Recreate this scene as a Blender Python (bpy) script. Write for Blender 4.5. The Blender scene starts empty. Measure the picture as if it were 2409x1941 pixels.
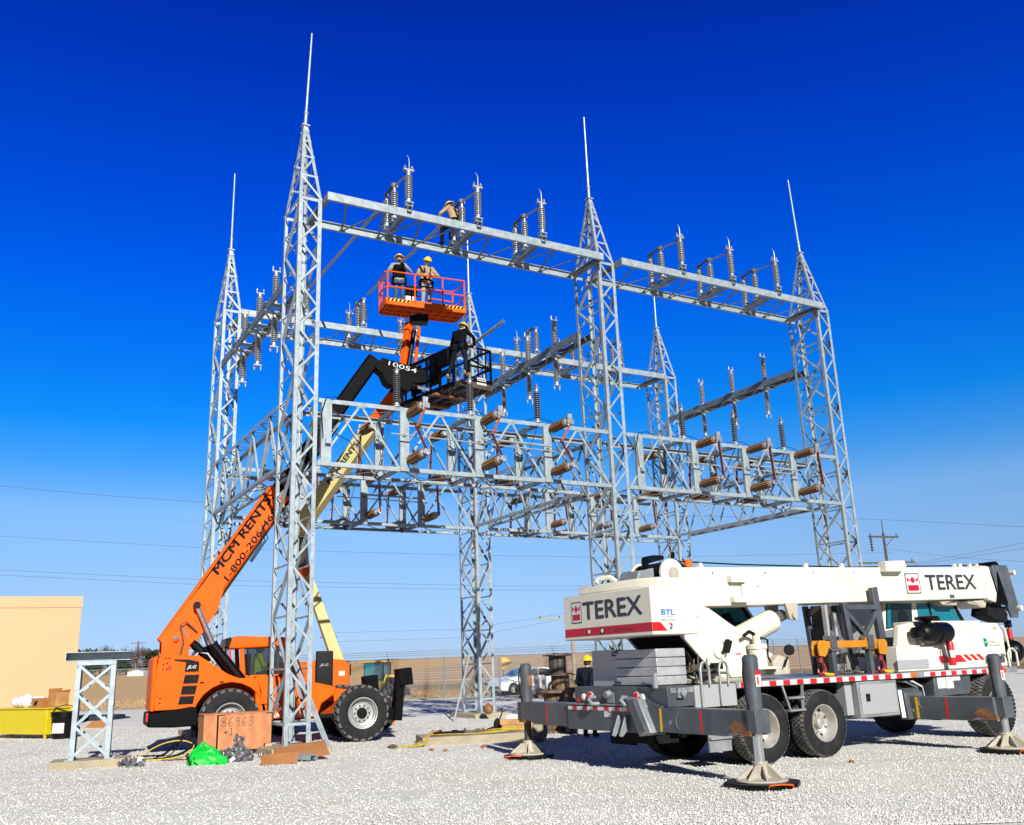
import bpy, bmesh, math, random
import numpy as np
from mathutils import Vector, Matrix
random.seed(7)
R=math.radians
scene=bpy.context.scene
COL=scene.collection
# ------------------------------------------------------------------ camera model
CAMH=1.6; FPX=2161.0; PITCH=R(15.395); ROLL=R(-2.084)
_fw=Vector((0,math.cos(PITCH),math.sin(PITCH))); _u0=Vector((0,-math.sin(PITCH),math.cos(PITCH))); _r0=Vector((1,0,0))
_rt=_r0*math.cos(ROLL)+_u0*math.sin(ROLL); _up=-_r0*math.sin(ROLL)+_u0*math.cos(ROLL)
def ray(px,py): return _fw+_rt*((px-1204.5)/FPX)-_up*((py-970.5)/FPX)
def at(px,py,Y):
    d=ray(px,py); return Vector((0,0,CAMH))+d*(Y/d.y)
def gp(px,py,z=0.0):
    d=ray(px,py); return Vector((0,0,CAMH))+d*((z-CAMH)/d.z)
cam=bpy.data.cameras.new('camera'); camo=bpy.data.objects.new('camera',cam); COL.objects.link(camo)
cam.sensor_width=36; cam.sensor_fit='HORIZONTAL'; cam.lens=36*FPX/2409; cam.clip_end=6000; cam.clip_start=.1
M=Matrix((_rt,_up,-_fw)).transposed().to_4x4(); M.translation=Vector((0,0,CAMH)); camo.matrix_world=M
scene.camera=camo
# ------------------------------------------------------------------ mesh builder
def basis(d,up=(0,0,1)):
    d=Vector(d).normalized(); up=Vector(up)
    if abs(d.dot(up.normalized()))>.995: up=Vector((1,0,0)) if abs(d.x)<.9 else Vector((0,1,0))
    s=d.cross(up).normalized(); u=s.cross(d).normalized()
    return d,s,u
class MB:
    def __init__(s): s.v=[]; s.f=[]; s.mi=[]; s.cur=0
    def add(s,vs,fs):
        n=len(s.v); s.v+=[tuple(v) for v in vs]; s.f+=[tuple(i+n for i in f) for f in fs]; s.mi+=[s.cur]*len(fs); return s
    def hexa(s,p): return s.add(p,[(0,3,2,1),(4,5,6,7),(0,1,5,4),(1,2,6,5),(2,3,7,6),(3,0,4,7)])
    def box(s,c,d,rz=0,rot=None):
        x,y,z=d[0]/2,d[1]/2,d[2]/2
        p=[Vector(q) for q in((-x,-y,-z),(x,-y,-z),(x,y,-z),(-x,y,-z),(-x,-y,z),(x,-y,z),(x,y,z),(-x,y,z))]
        m=rot if rot else Matrix.Rotation(rz,3,'Z')
        return s.hexa([m@q+Vector(c) for q in p])
    def b2(s,a,b):  # box from two corners
        return s.box([(a[i]+b[i])/2 for i in range(3)],[abs(a[i]-b[i]) for i in range(3)])
    def bar(s,p0,p1,w,h,up=(0,0,1)):
        p0,p1=Vector(p0),Vector(p1); d,sd,u=basis(p1-p0,up); a=sd*w/2; b=u*h/2
        return s.hexa([p0-a-b,p0+a-b,p1+a-b,p1-a-b,p0-a+b,p0+a+b,p1+a+b,p1-a+b])
    def taper(s,p0,p1,w0,h0,w1,h1,up=(0,0,1)):
        p0,p1=Vector(p0),Vector(p1); d,sd,u=basis(p1-p0,up)
        return s.hexa([p0-sd*w0/2-u*h0/2,p0+sd*w0/2-u*h0/2,p1+sd*w1/2-u*h1/2,p1-sd*w1/2-u*h1/2,p0-sd*w0/2+u*h0/2,p0+sd*w0/2+u*h0/2,p1+sd*w1/2+u*h1/2,p1-sd*w1/2+u*h1/2])
    def angle(s,p0,p1,a,b,size,t=.012):  # L section: flanges run from the heel along a and b
        p0,p1,a,b=Vector(p0),Vector(p1),Vector(a),Vector(b)
        for e,n in((a,b),(b,a)):
            o=n*(0 if e is a else t)
            q0=p0+(b*0 if e is a else a*0); 
            st=0 if e is a else t
            s.hexa([p0+e*st,p0+e*size,p0+e*size+n*t,p0+e*st+n*t,p1+e*st,p1+e*size,p1+e*size+n*t,p1+e*st+n*t])
        return s
    def chan(s,p0,p1,web,fl,out,t=.012,up=(0,0,1)):  # C section: web centred on line, flanges run along 'out'
        p0,p1,o,u=Vector(p0),Vector(p1),Vector(out).normalized(),Vector(up)
        def slab(c0,c1,e1,l1,e2,l2):
            s.hexa([c0,c0+e1*l1,c0+e1*l1+e2*l2,c0+e2*l2,c1,c1+e1*l1,c1+e1*l1+e2*l2,c1+e2*l2])
        h=web/2
        slab(p0-u*h,p1-u*h,o,t,u,web)
        for k in(-1,1):
            c=-h if k<0 else h-t
            slab(p0+u*c+o*t,p1+u*c+o*t,o,fl-t,u,t)
        return s
    def lathe(s,prof,base,axis,n=16,cap=True):
        base=Vector(base); d,sd,u=basis(axis); n0=len(s.v); vs=[]; fs=[]
        for r,t in prof:
            for k in range(n):
                a=2*math.pi*k/n; vs.append(base+d*t+(sd*math.cos(a)+u*math.sin(a))*r)
        for i in range(len(prof)-1):
            for k in range(n):
                k2=(k+1)%n; fs.append((i*n+k,i*n+k2,(i+1)*n+k2,(i+1)*n+k))
        if cap:
            fs.append(tuple(range(n-1,-1,-1))); fs.append(tuple((len(prof)-1)*n+k for k in range(n)))
        return s.add(vs,fs)
    def cyl(s,p0,p1,r0,r1=None,n=12):
        p0,p1=Vector(p0),Vector(p1); r1=r0 if r1 is None else r1
        return s.lathe([(r0,0),(r1,(p1-p0).length)],p0,p1-p0,n)
    def pipe(s,p0,p1,r,ri,n=14):
        p0,p1=Vector(p0),Vector(p1); L=(p1-p0).length
        return s.lathe([(ri,.0),(r,0),(r,L),(ri,L),(ri,0)],p0,p1-p0,n,cap=False)
    def tube(s,pts,r,n=8,close=False):
        pts=[Vector(p) for p in pts]; vs=[]; fs=[]; N=len(pts); pu=None
        for i,p in enumerate(pts):
            if close: d=pts[(i+1)%N]-pts[i-1]
            else: d=(pts[min(i+1,N-1)]-pts[max(i-1,0)])
            d,sd,u=basis(d,pu if pu else (0.03,0.02,1)); pu=u
            rr=r[i] if isinstance(r,(list,tuple)) else r
            for k in range(n):
                a=2*math.pi*k/n; vs.append(p+(sd*math.cos(a)+u*math.sin(a))*rr)
        for i in range(N if close else N-1):
            j=(i+1)%N
            for k in range(n):
                k2=(k+1)%n; fs.append((i*n+k,i*n+k2,j*n+k2,j*n+k))
        if not close: fs.append(tuple(range(n-1,-1,-1))); fs.append(tuple((N-1)*n+k for k in range(n)))
        return s.add(vs,fs)
    def prism(s,poly,t,o=(0,0,0),ex=(1,0,0),ey=(0,0,1),ez=(0,1,0)):  # polygon in ex,ey, thickness t along ez from origin
        o,ex,ey,ez=Vector(o),Vector(ex),Vector(ey),Vector(ez); n=len(poly)
        a=[o+ex*p[0]+ey*p[1] for p in poly]; b=[q+ez*t for q in a]
        return s.add(a+b,[tuple(range(n)),tuple(range(2*n-1,n-1,-1))]+[(i,i+n,(i+1)%n+n,(i+1)%n) for i in range(n)])
    def ball(s,c,r,nu=12,nv=8,rot=None):
        if not isinstance(r,(list,tuple)): r=(r,r,r)
        c=Vector(c); vs=[]; fs=[]
        for i in range(nv+1):
            th=math.pi*i/nv
            for k in range(nu):
                a=2*math.pi*k/nu; q=Vector((r[0]*math.sin(th)*math.cos(a),r[1]*math.sin(th)*math.sin(a),r[2]*math.cos(th)))
                vs.append((rot@q if rot else q)+c)
        for i in range(nv):
            for k in range(nu):
                k2=(k+1)%nu; fs.append((i*nu+k,(i+1)*nu+k,(i+1)*nu+k2,i*nu+k2))
        return s.add(vs,fs)
    def cap(s,p0,p1,r0,r1=None,n=10):
        r1=r0 if r1 is None else r1; p0,p1=Vector(p0),Vector(p1); L=(p1-p0).length; prof=[]
        for k in range(4): a=math.pi/2*k/4; prof.append((max(r0*math.sin(a),.001),-r0*math.cos(a)))
        prof+=[(r0,0),(r1,L)]
        for k in range(1,5): a=math.pi/2*k/4; prof.append((max(r1*math.cos(a),.001),L+r1*math.sin(a)))
        return s.lathe(prof,p0,p1-p0,n)
    def plate(s,poly,z0,z1): return s.prism(poly,z1-z0,(0,0,z0),(1,0,0),(0,1,0),(0,0,1))
    def build(s,name,m,parent=None,smooth=True,bevel=0,seg=2,ang=35):
        me=bpy.data.meshes.new(name); me.from_pydata(s.v,[],s.f)
        bm=bmesh.new(); bm.from_mesh(me)
        bmesh.ops.recalc_face_normals(bm,faces=bm.faces[:]); bm.to_mesh(me); bm.free()
        ms=m if isinstance(m,(list,tuple)) else [m]
        for q in ms: me.materials.append(q)
        if len(ms)>1: me.polygons.foreach_set('material_index',s.mi)
        if smooth:
            me.polygons.foreach_set('use_smooth',[True]*len(me.polygons)); me.set_sharp_from_angle(angle=R(ang))
        me.update()
        o=bpy.data.objects.new(name,me); COL.objects.link(o)
        if parent: o.parent=parent
        if bevel:
            b=o.modifiers.new('bevel','BEVEL'); b.width=bevel; b.segments=seg; b.limit_method='ANGLE'; b.angle_limit=R(40); b.harden_normals=False
        return o
def tag(o,label,cat,group=None,kind=None):
    if label: o['label']=label
    if cat: o['category']=cat
    if group: o['group']=group
    if kind: o['kind']=kind
    return o
def thing(name,label,cat,loc=(0,0,0),rz=0,group=None):
    o=bpy.data.objects.new(name,None); COL.objects.link(o); o.location=loc; o.rotation_euler=(0,0,rz); o.empty_display_size=.2
    return tag(o,label,cat,group)
KIDS={}
def kids(o): return [c for c in COL.objects if c.parent==o]
def dup(root,loc,rz=None,label=None,group=None):
    r=root.copy(); COL.objects.link(r); r.location=loc
    if rz is not None: r.rotation_euler=(0,0,rz)
    if label: r['label']=label
    if group: r['group']=group
    def rec(a,b):
        for ch in kids(a):
            if ch is b: continue
            c=ch.copy(); COL.objects.link(c); c.parent=b; rec(ch,c)
    rec(root,r)
    return r
# ------------------------------------------------------------------ materials
def _nt(name):
    m=bpy.data.materials.new(name); m.use_nodes=True; nt=m.node_tree; return m,nt,nt.nodes['Principled BSDF'],nt.nodes,nt.links
def mat(name,col,rough=.5,metal=0,col2=None,var=.12,scale=3.0,bump=0,bscale=40,dirt=None,dscale=1.5,damt=.5,coat=0,spec=None,detail=6):
    m,nt,b,N,L=_nt(name)
    tc=N.new('ShaderNodeTexCoord'); no=N.new('ShaderNodeTexNoise'); no.inputs['Scale'].default_value=scale; no.inputs['Detail'].default_value=detail
    L.new(tc.outputs['Object'],no.inputs['Vector'])
    mx=N.new('ShaderNodeMix'); mx.data_type='RGBA'; c2=col2 or tuple(max(0,c*(1-var*2)) for c in col)
    mx.inputs['A'].default_value=(*c2,1); mx.inputs['B'].default_value=(*col,1)
    rp=N.new('ShaderNodeMapRange'); rp.inputs['From Min'].default_value=.35; rp.inputs['From Max'].default_value=.65
    L.new(no.outputs['Fac'],rp.inputs['Value']); L.new(rp.outputs['Result'],mx.inputs['Factor']); out=mx.outputs['Result']
    if dirt:
        n2=N.new('ShaderNodeTexNoise'); n2.inputs['Scale'].default_value=dscale; n2.inputs['Detail'].default_value=8; n2.inputs['Roughness'].default_value=.65
        L.new(tc.outputs['Object'],n2.inputs['Vector'])
        r2=N.new('ShaderNodeMapRange'); r2.inputs['From Min'].default_value=.52; r2.inputs['From Max'].default_value=.75; r2.inputs['To Max'].default_value=damt
        L.new(n2.outputs['Fac'],r2.inputs['Value'])
        m2=N.new('ShaderNodeMix'); m2.data_type='RGBA'; m2.inputs['B'].default_value=(*dirt,1)
        L.new(out,m2.inputs['A']); L.new(r2.outputs['Result'],m2.inputs['Factor']); out=m2.outputs['Result']
    L.new(out,b.inputs['Base Color']); b.inputs['Roughness'].default_value=rough; b.inputs['Metallic'].default_value=metal
    rr=N.new('ShaderNodeMapRange'); rr.inputs['To Min'].default_value=max(.05,rough-.1); rr.inputs['To Max'].default_value=min(1,rough+.12)
    L.new(no.outputs['Fac'],rr.inputs['Value']); L.new(rr.outputs['Result'],b.inputs['Roughness'])
    if coat: b.inputs['Coat Weight'].default_value=coat; b.inputs['Coat Roughness'].default_value=.12
    if spec is not None: b.inputs['Specular IOR Level'].default_value=spec
    if bump:
        n3=N.new('ShaderNodeTexNoise'); n3.inputs['Scale'].default_value=bscale; n3.inputs['Detail'].default_value=5
        L.new(tc.outputs['Object'],n3.inputs['Vector']); bp=N.new('ShaderNodeBump'); bp.inputs['Strength'].default_value=bump; bp.inputs['Distance'].default_value=.02
        L.new(n3.outputs['Fac'],bp.inputs['Height']); L.new(bp.outputs['Normal'],b.inputs['Normal'])
    return m
def glass(name,col=(.02,.10,.13),rough=.06,alpha=1):
    m,nt,b,N,L=_nt(name); b.inputs['Base Color'].default_value=(*col,1); b.inputs['Roughness'].default_value=rough; b.inputs['Specular IOR Level'].default_value=.8
    if alpha<1:
        b.inputs['Alpha'].default_value=alpha
    return m
m_galv=mat('galvanised_steel',(.33,.385,.41),.45,.3,(.25,.298,.325),scale=6,bump=.05,bscale=60,spec=.3)
m_galv2=mat('weathered_galvanised_steel',(.19,.232,.258),.5,.35,(.135,.165,.188),scale=6,dirt=(.1,.088,.075),damt=.35,spec=.2)
m_alu=mat('aluminium',(.36,.37,.38),.45,.5,(.25,.26,.27),scale=12)
m_chrome=mat('chrome',(.62,.64,.66),.18,.9,scale=4,var=.05)
m_porc=mat('grey_porcelain',(.29,.305,.315),.3,0,var=.06,coat=.3)
m_porcd=mat('dark_grey_porcelain',(.10,.11,.12),.32,0,var=.06,coat=.2)
m_brown=mat('brown_insulator_glaze',(.27,.125,.03),.4,0,(.16,.065,.015),scale=20,coat=.2)
m_browndk=mat('dark_brown_glaze',(.045,.022,.012),.35)
m_copper=mat('dark_red_copper',(.16,.035,.022),.4,.4,(.1,.02,.015),scale=10)
m_copper_lit=mat('sunlit_tone_copper',(.6,.2,.09),.4,.3,(.5,.15,.06),scale=10)  # sunlit tone of the upper switch arms put into the colour
m_white=mat('white_paint',(.55,.55,.545),.4,var=.04)
m_black=mat('black_paint',(.0022,.0026,.0034),.6,var=.2,dirt=(.008,.008,.008),damt=.3,dscale=3,spec=.08)
m_blackg=mat('black_plastic',(.0025,.0028,.0036),.4,var=.2,spec=.2)
m_orange=mat('orange_paint',(.76,.098,.0),.5,var=.06,dirt=(.36,.055,.006),damt=.4,dscale=2.2,spec=.15)
m_orangel=mat('lift_orange_paint',(.68,.085,.002),.45,var=.05,dirt=(.3,.05,.01),damt=.35,dscale=4,spec=.12)
m_lcream=mat('lift_cream_paint',(.50,.43,.17),.42,var=.05,dirt=(.28,.22,.1),damt=.3)
m_cream=mat('crane_cream_paint',(.61,.585,.485),.38,var=.03,coat=.15,dirt=(.42,.36,.26),damt=.33,dscale=1.6)
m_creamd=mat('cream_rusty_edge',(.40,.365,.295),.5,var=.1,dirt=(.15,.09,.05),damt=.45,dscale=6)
m_grey=mat('crane_grey_paint',(.062,.073,.086),.42,var=.15,dirt=(.14,.145,.15),damt=.45,dscale=2,coat=.1)
m_greyl=mat('worn_grey_paint',(.24,.255,.27),.45,.25,var=.14,dirt=(.36,.35,.33),damt=.4,dscale=3)
m_red=mat('red_paint',(.48,.006,.010),.38,var=.05,coat=.2)
m_redd=mat('stripe_red',(.42,.004,.022),.4,var=.05)
m_yel=mat('yellow_paint',(.62,.38,.003),.38,var=.04,coat=.1)
m_yelb=mat('bright_yellow_paint',(.52,.41,.002),.42,var=.04,dirt=(.4,.3,.05),damt=.25)
m_tyre=mat('tyre_rubber',(.014,.014,.015),.8,var=.2,dirt=(.06,.058,.055),damt=.5,dscale=5,bump=.15,bscale=60,spec=.25)
m_tyred=mat('dusty_tread_rubber',(.13,.125,.118),.85,0,(.04,.039,.037),scale=9,bump=.2,bscale=70)
m_rim=mat('silver_wheel_paint',(.33,.33,.335),.38,.3,var=.06,dirt=(.22,.2,.18),damt=.35,dscale=5)
m_rimc=mat('polished_aluminium_wheel',(.55,.545,.53),.32,.6,(.42,.38,.32),scale=5)
m_conc=mat('pale_concrete',(.33,.275,.185),.85,0,(.25,.215,.15),scale=3,bump=.15,bscale=30)
m_concd=mat('grey_concrete',(.34,.32,.28),.85,0,(.25,.24,.21),scale=4,bump=.2,bscale=30)
m_wood=mat('weathered_timber',(.17,.105,.065),.8,0,(.08,.05,.033),scale=7,bump=.2)
m_woodb=mat('fresh_timber',(.42,.22,.07),.7,0,(.3,.14,.04),scale=6)
m_card=mat('cardboard',(.30,.125,.04),.85,0,(.25,.1,.03),scale=3)
m_tan=mat('tan_panel_paint',(.54,.285,.14),.55,var=.02,scale=1.2,dirt=(.45,.23,.11),damt=.25,dscale=.7)
m_blk=mat('matte_black',(.006,.0065,.008),.8,spec=.2)
m_navy=mat('navy_cloth',(.006,.010,.022),.85,var=.25,scale=9,spec=.15)
m_blackc=mat('black_cloth',(.004,.004,.005),.9,var=.2,scale=9,spec=.1)
m_jean=mat('blue_denim',(.035,.075,.16),.85,0,(.02,.04,.09),scale=10)
m_khaki=mat('khaki_cloth',(.36,.25,.14),.85,0,(.28,.19,.11),scale=9)
m_greyc=mat('grey_cloth',(.27,.27,.275),.85,0,(.2,.2,.2),scale=9)
m_skin=mat('skin',(.55,.29,.19),.55,var=.06)
m_hair=mat('dark_hair',(.03,.02,.015),.7)
m_hat=mat('yellow_hard_hat',(.72,.47,.001),.28,var=.02,coat=.4)
m_green=mat('green_tarpaulin',(.002,.42,.035),.4,var=.1,scale=5)
m_strap=mat('yellow_webbing',(.55,.43,.01),.7,var=.12,scale=14)
m_glasst=glass('teal_glass',(.005,.13,.17),.05)
m_glassd=glass('dark_glass',(.01,.02,.024),.05)
m_glassl=glass('pale_glass',(.25,.42,.46),.05)
m_amber=mat('amber_lens',(.62,.11,.002),.3,var=.03,coat=.3)
m_hivis=mat('hi_vis_cloth',(.5,.72,.02),.8)
m_rust=mat('rusty_steel',(.28,.11,.035),.7,.2,(.12,.06,.035),scale=7)
m_dirtst=mat('sooty_steel',(.045,.045,.045),.6,.3,(.1,.075,.05),scale=5)
m_blue=mat('blue_decal',(.01,.14,.5),.4)
m_navyd=mat('dark_blue_decal',(.03,.035,.05),.4)
m_dgreen=mat('green_decal',(.0,.18,.12),.4)
m_ochre=mat('ochre_orange_paint',(.50,.19,.006),.42,var=.1,dirt=(.2,.08,.02),damt=.4,dscale=8)
m_hook=mat('dull_red_hook',(.22,.012,.015),.45,var=.15)
m_alub=mat('brushed_aluminium_box',(.42,.43,.44),.42,.3,(.32,.33,.34),scale=6,dirt=(.26,.25,.24),damt=.3,dscale=3)
m_lead=mat('grey_cast_metal',(.30,.30,.31),.4,.6,(.12,.12,.125),scale=14)
m_darkflat=mat('dark_flat_shape',(.018,.022,.035),.7,var=.2)
def diamond_plate(name):
    m,nt,b,N,L=_nt(name); tc=N.new('ShaderNodeTexCoord'); hs=[]
    for a in(45,-45):
        mp=N.new('ShaderNodeMapping'); mp.inputs['Rotation'].default_value=(R(35),R(a),R(a)); w=N.new('ShaderNodeTexWave'); w.inputs['Scale'].default_value=11; L.new(tc.outputs['Object'],mp.inputs['Vector']); L.new(mp.outputs['Vector'],w.inputs['Vector']); hs.append(w)
    mm=N.new('ShaderNodeMath'); mm.operation='MULTIPLY'; L.new(hs[0].outputs['Fac'],mm.inputs[0]); L.new(hs[1].outputs['Fac'],mm.inputs[1])
    cr=N.new('ShaderNodeMix'); cr.data_type='RGBA'; cr.inputs['A'].default_value=(.27,.275,.28,1); cr.inputs['B'].default_value=(.66,.67,.68,1); L.new(mm.outputs[0],cr.inputs['Factor']); L.new(cr.outputs['Result'],b.inputs['Base Color'])
    bp=N.new('ShaderNodeBump'); bp.inputs['Strength'].default_value=.5; bp.inputs['Distance'].default_value=.01; L.new(mm.outputs[0],bp.inputs['Height']); L.new(bp.outputs['Normal'],b.inputs['Normal'])
    b.inputs['Metallic'].default_value=.25; b.inputs['Roughness'].default_value=.4; return m
m_diam=diamond_plate('diamond_plate')
def plywood():
    m,nt,b,N,L=_nt('plywood'); tc=N.new('ShaderNodeTexCoord'); mp=N.new('ShaderNodeMapping'); mp.inputs['Scale'].default_value=(.5,.5,1.6); no=N.new('ShaderNodeTexNoise'); no.inputs['Scale'].default_value=1.3; no.inputs['Detail'].default_value=3
    w=N.new('ShaderNodeTexWave'); w.inputs['Scale'].default_value=2.2; w.inputs['Distortion'].default_value=7; w.inputs['Detail'].default_value=3
    L.new(tc.outputs['Object'],mp.inputs['Vector']); L.new(mp.outputs['Vector'],w.inputs['Vector']); L.new(mp.outputs['Vector'],no.inputs['Vector'])
    cr=N.new('ShaderNodeMix'); cr.data_type='RGBA'; cr.inputs['A'].default_value=(.37,.135,.05,1); cr.inputs['B'].default_value=(.44,.175,.068,1); L.new(w.outputs['Fac'],cr.inputs['Factor']); 
    c2=N.new('ShaderNodeMix'); c2.data_type='RGBA'; c2.inputs['B'].default_value=(.27,.11,.05,1); L.new(cr.outputs['Result'],c2.inputs['A']); mr=N.new('ShaderNodeMapRange'); mr.inputs['From Min'].default_value=.5; mr.inputs['From Max'].default_value=.8; L.new(no.outputs['Fac'],mr.inputs['Value']); L.new(mr.outputs['Result'],c2.inputs['Factor'])
    L.new(c2.outputs['Result'],b.inputs['Base Color']); b.inputs['Roughness'].default_value=.7; return m
m_ply=plywood()
# ------------------------------------------------------------------ lettering
def text(body,m,parent,o,ex,ez,w,h,name='lettering',off=.0,extr=.0015,shear=0,bold=0):
    cu=bpy.data.curves.new(name,'FONT'); cu.body=body; cu.size=1; cu.extrude=0; cu.offset=off; cu.shear=shear; cu.resolution_u=3
    t=bpy.data.objects.new(name,cu); COL.objects.link(t); dg=bpy.context.evaluated_depsgraph_get(); dg.update()
    me=bpy.data.meshes.new_from_object(t.evaluated_get(dg)); bpy.data.objects.remove(t)
    xs=[v.co.x for v in me.vertices]; ys=[v.co.y for v in me.vertices]; x0,x1,y0,y1=min(xs),max(xs),min(ys),max(ys)
    ex,ez=Vector(ex).normalized(),Vector(ez).normalized(); o=Vector(o); nn=ex.cross(ez)
    for v in me.vertices:
        v.co=o+ex*((v.co.x-x0)/(x1-x0)*w)+ez*((v.co.y-y0)/(y1-y0)*h)+nn*extr
    if bold:
        n=len(me.vertices); vs=[v.co.copy() for v in me.vertices]; fs=[tuple(p.vertices) for p in me.polygons]; av=[];af=[]
        for k,(dx,dz) in enumerate(((0,0),(bold,0),(-bold,0),(0,bold*.7),(0,-bold*.7))):
            av+=[v+ex*dx+ez*dz+nn*(.0002*k) for v in vs]; af+=[tuple(i+n*k for i in f) for f in fs]
        me=bpy.data.meshes.new(name); me.from_pydata(av,[],af)
    me.materials.clear(); me.materials.append(m); me.name=name
    ob=bpy.data.objects.new(name,me); COL.objects.link(ob); ob.parent=parent; return ob
# ------------------------------------------------------------------ world, sun
SAZ=Vector((.28,-.96,0)).normalized(); SEL=R(27)
S=SAZ*math.cos(SEL)+Vector((0,0,math.sin(SEL)))
w=bpy.data.worlds.new('World'); scene.world=w; w.use_nodes=True
N=w.node_tree.nodes; L=w.node_tree.links; bg=N['Background']
sky=N.new('ShaderNodeTexSky'); sky.sky_type='NISHITA'; sky.sun_disc=False; sky.sun_elevation=SEL; sky.sun_rotation=math.atan2(SAZ.x,SAZ.y); sky.altitude=300; sky.air_density=1.0; sky.dust_density=.25; sky.ozone_density=4.0
tcw=N.new('ShaderNodeTexCoord'); spw=N.new('ShaderNodeSeparateXYZ'); L.new(tcw.outputs['Generated'],spw.inputs[0]); cw_=N.new('ShaderNodeValToRGB'); L.new(spw.outputs['Z'],cw_.inputs[0])
# deep blue overhead, unseen zenith darkened to weaken skylight, pale towards the horizon
SKY=[(0,.70,.92,1.62),(.03,.74,.94,1.59),(.095,.94,1.08,1.41),(.162,1.0,1.28,1.6),(.207,.34,1.12,1.79),(.252,.04,1.0,2.0),(.30,.02,.86,2.16),(.383,0,.66,2.41),(.464,0,.49,2.41),(.557,0,.36,2.2),(.637,0,.26,1.9),(.75,.02,.2,.9),(1,.05,.16,.4)]
while len(cw_.color_ramp.elements)<len(SKY): cw_.color_ramp.elements.new(.5)
for e,s in zip(cw_.color_ramp.elements,SKY): e.position=s[0]; e.color=(s[1]/2.5,s[2]/2.5,s[3]/2.5,1)
mw=N.new('ShaderNodeMix'); mw.data_type='RGBA'; mw.blend_type='MULTIPLY'; mw.inputs['Factor'].default_value=1; mw.clamp_result=False
# thin cirrus streak low in the sky
mpw=N.new('ShaderNodeMapping'); mpw.inputs['Scale'].default_value=(3,3,38); nw=N.new('ShaderNodeTexNoise'); nw.inputs['Scale'].default_value=1.2; nw.inputs['Detail'].default_value=5; L.new(tcw.outputs['Generated'],mpw.inputs['Vector']); L.new(mpw.outputs['Vector'],nw.inputs['Vector'])
bw=N.new('ShaderNodeValToRGB'); L.new(spw.outputs['Z'],bw.inputs[0]); bw.color_ramp.elements[0].position=.125; bw.color_ramp.elements[0].color=(0,0,0,1); bw.color_ramp.elements[1].position=.175; bw.color_ramp.elements[1].color=(0,0,0,1); ew=bw.color_ramp.elements.new(.148); ew.color=(1,1,1,1)
mc=N.new('ShaderNodeMapRange'); mc.inputs['From Min'].default_value=.5; mc.inputs['From Max'].default_value=.8; mc.inputs['To Max'].default_value=.35; L.new(nw.outputs['Fac'],mc.inputs['Value']); mb_=N.new('ShaderNodeMath'); mb_.operation='MULTIPLY'; L.new(mc.outputs['Result'],mb_.inputs[0]); L.new(bw.outputs['Color'],mb_.inputs[1])
cl=N.new('ShaderNodeMix'); cl.data_type='RGBA'; cl.inputs['B'].default_value=(3.2,4.6,6.2,1); L.new(mb_.outputs[0],cl.inputs['Factor']); L.new(mw.outputs['Result'],cl.inputs['A'])
L.new(sky.outputs['Color'],mw.inputs['A']); L.new(cw_.outputs['Color'],mw.inputs['B']); dm=N.new('ShaderNodeMapRange'); dm.inputs['From Min'].default_value=-.35; dm.inputs['From Max'].default_value=.25; dm.inputs['To Min'].default_value=.22; L.new(spw.outputs['Y'],dm.inputs['Value'])  # unseen sky behind the camera dimmed to weaken its fill light
dk=N.new('ShaderNodeVectorMath'); dk.operation='SCALE'; L.new(cl.outputs['Result'],dk.inputs[0]); L.new(dm.outputs['Result'],dk.inputs['Scale']); L.new(dk.outputs['Vector'],bg.inputs['Color']); bg.inputs['Strength'].default_value=.125
sl=bpy.data.lights.new('sun','SUN'); sl.energy=5.0; sl.angle=R(.5); sl.color=(1,.97,.90); so=bpy.data.objects.new('sun',sl); COL.objects.link(so); so.rotation_euler=S.to_track_quat('Z','Y').to_euler()
scene.view_settings.view_transform='Standard'; scene.view_settings.look='None'; scene.view_settings.exposure=.62; scene.view_settings.gamma=1
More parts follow.
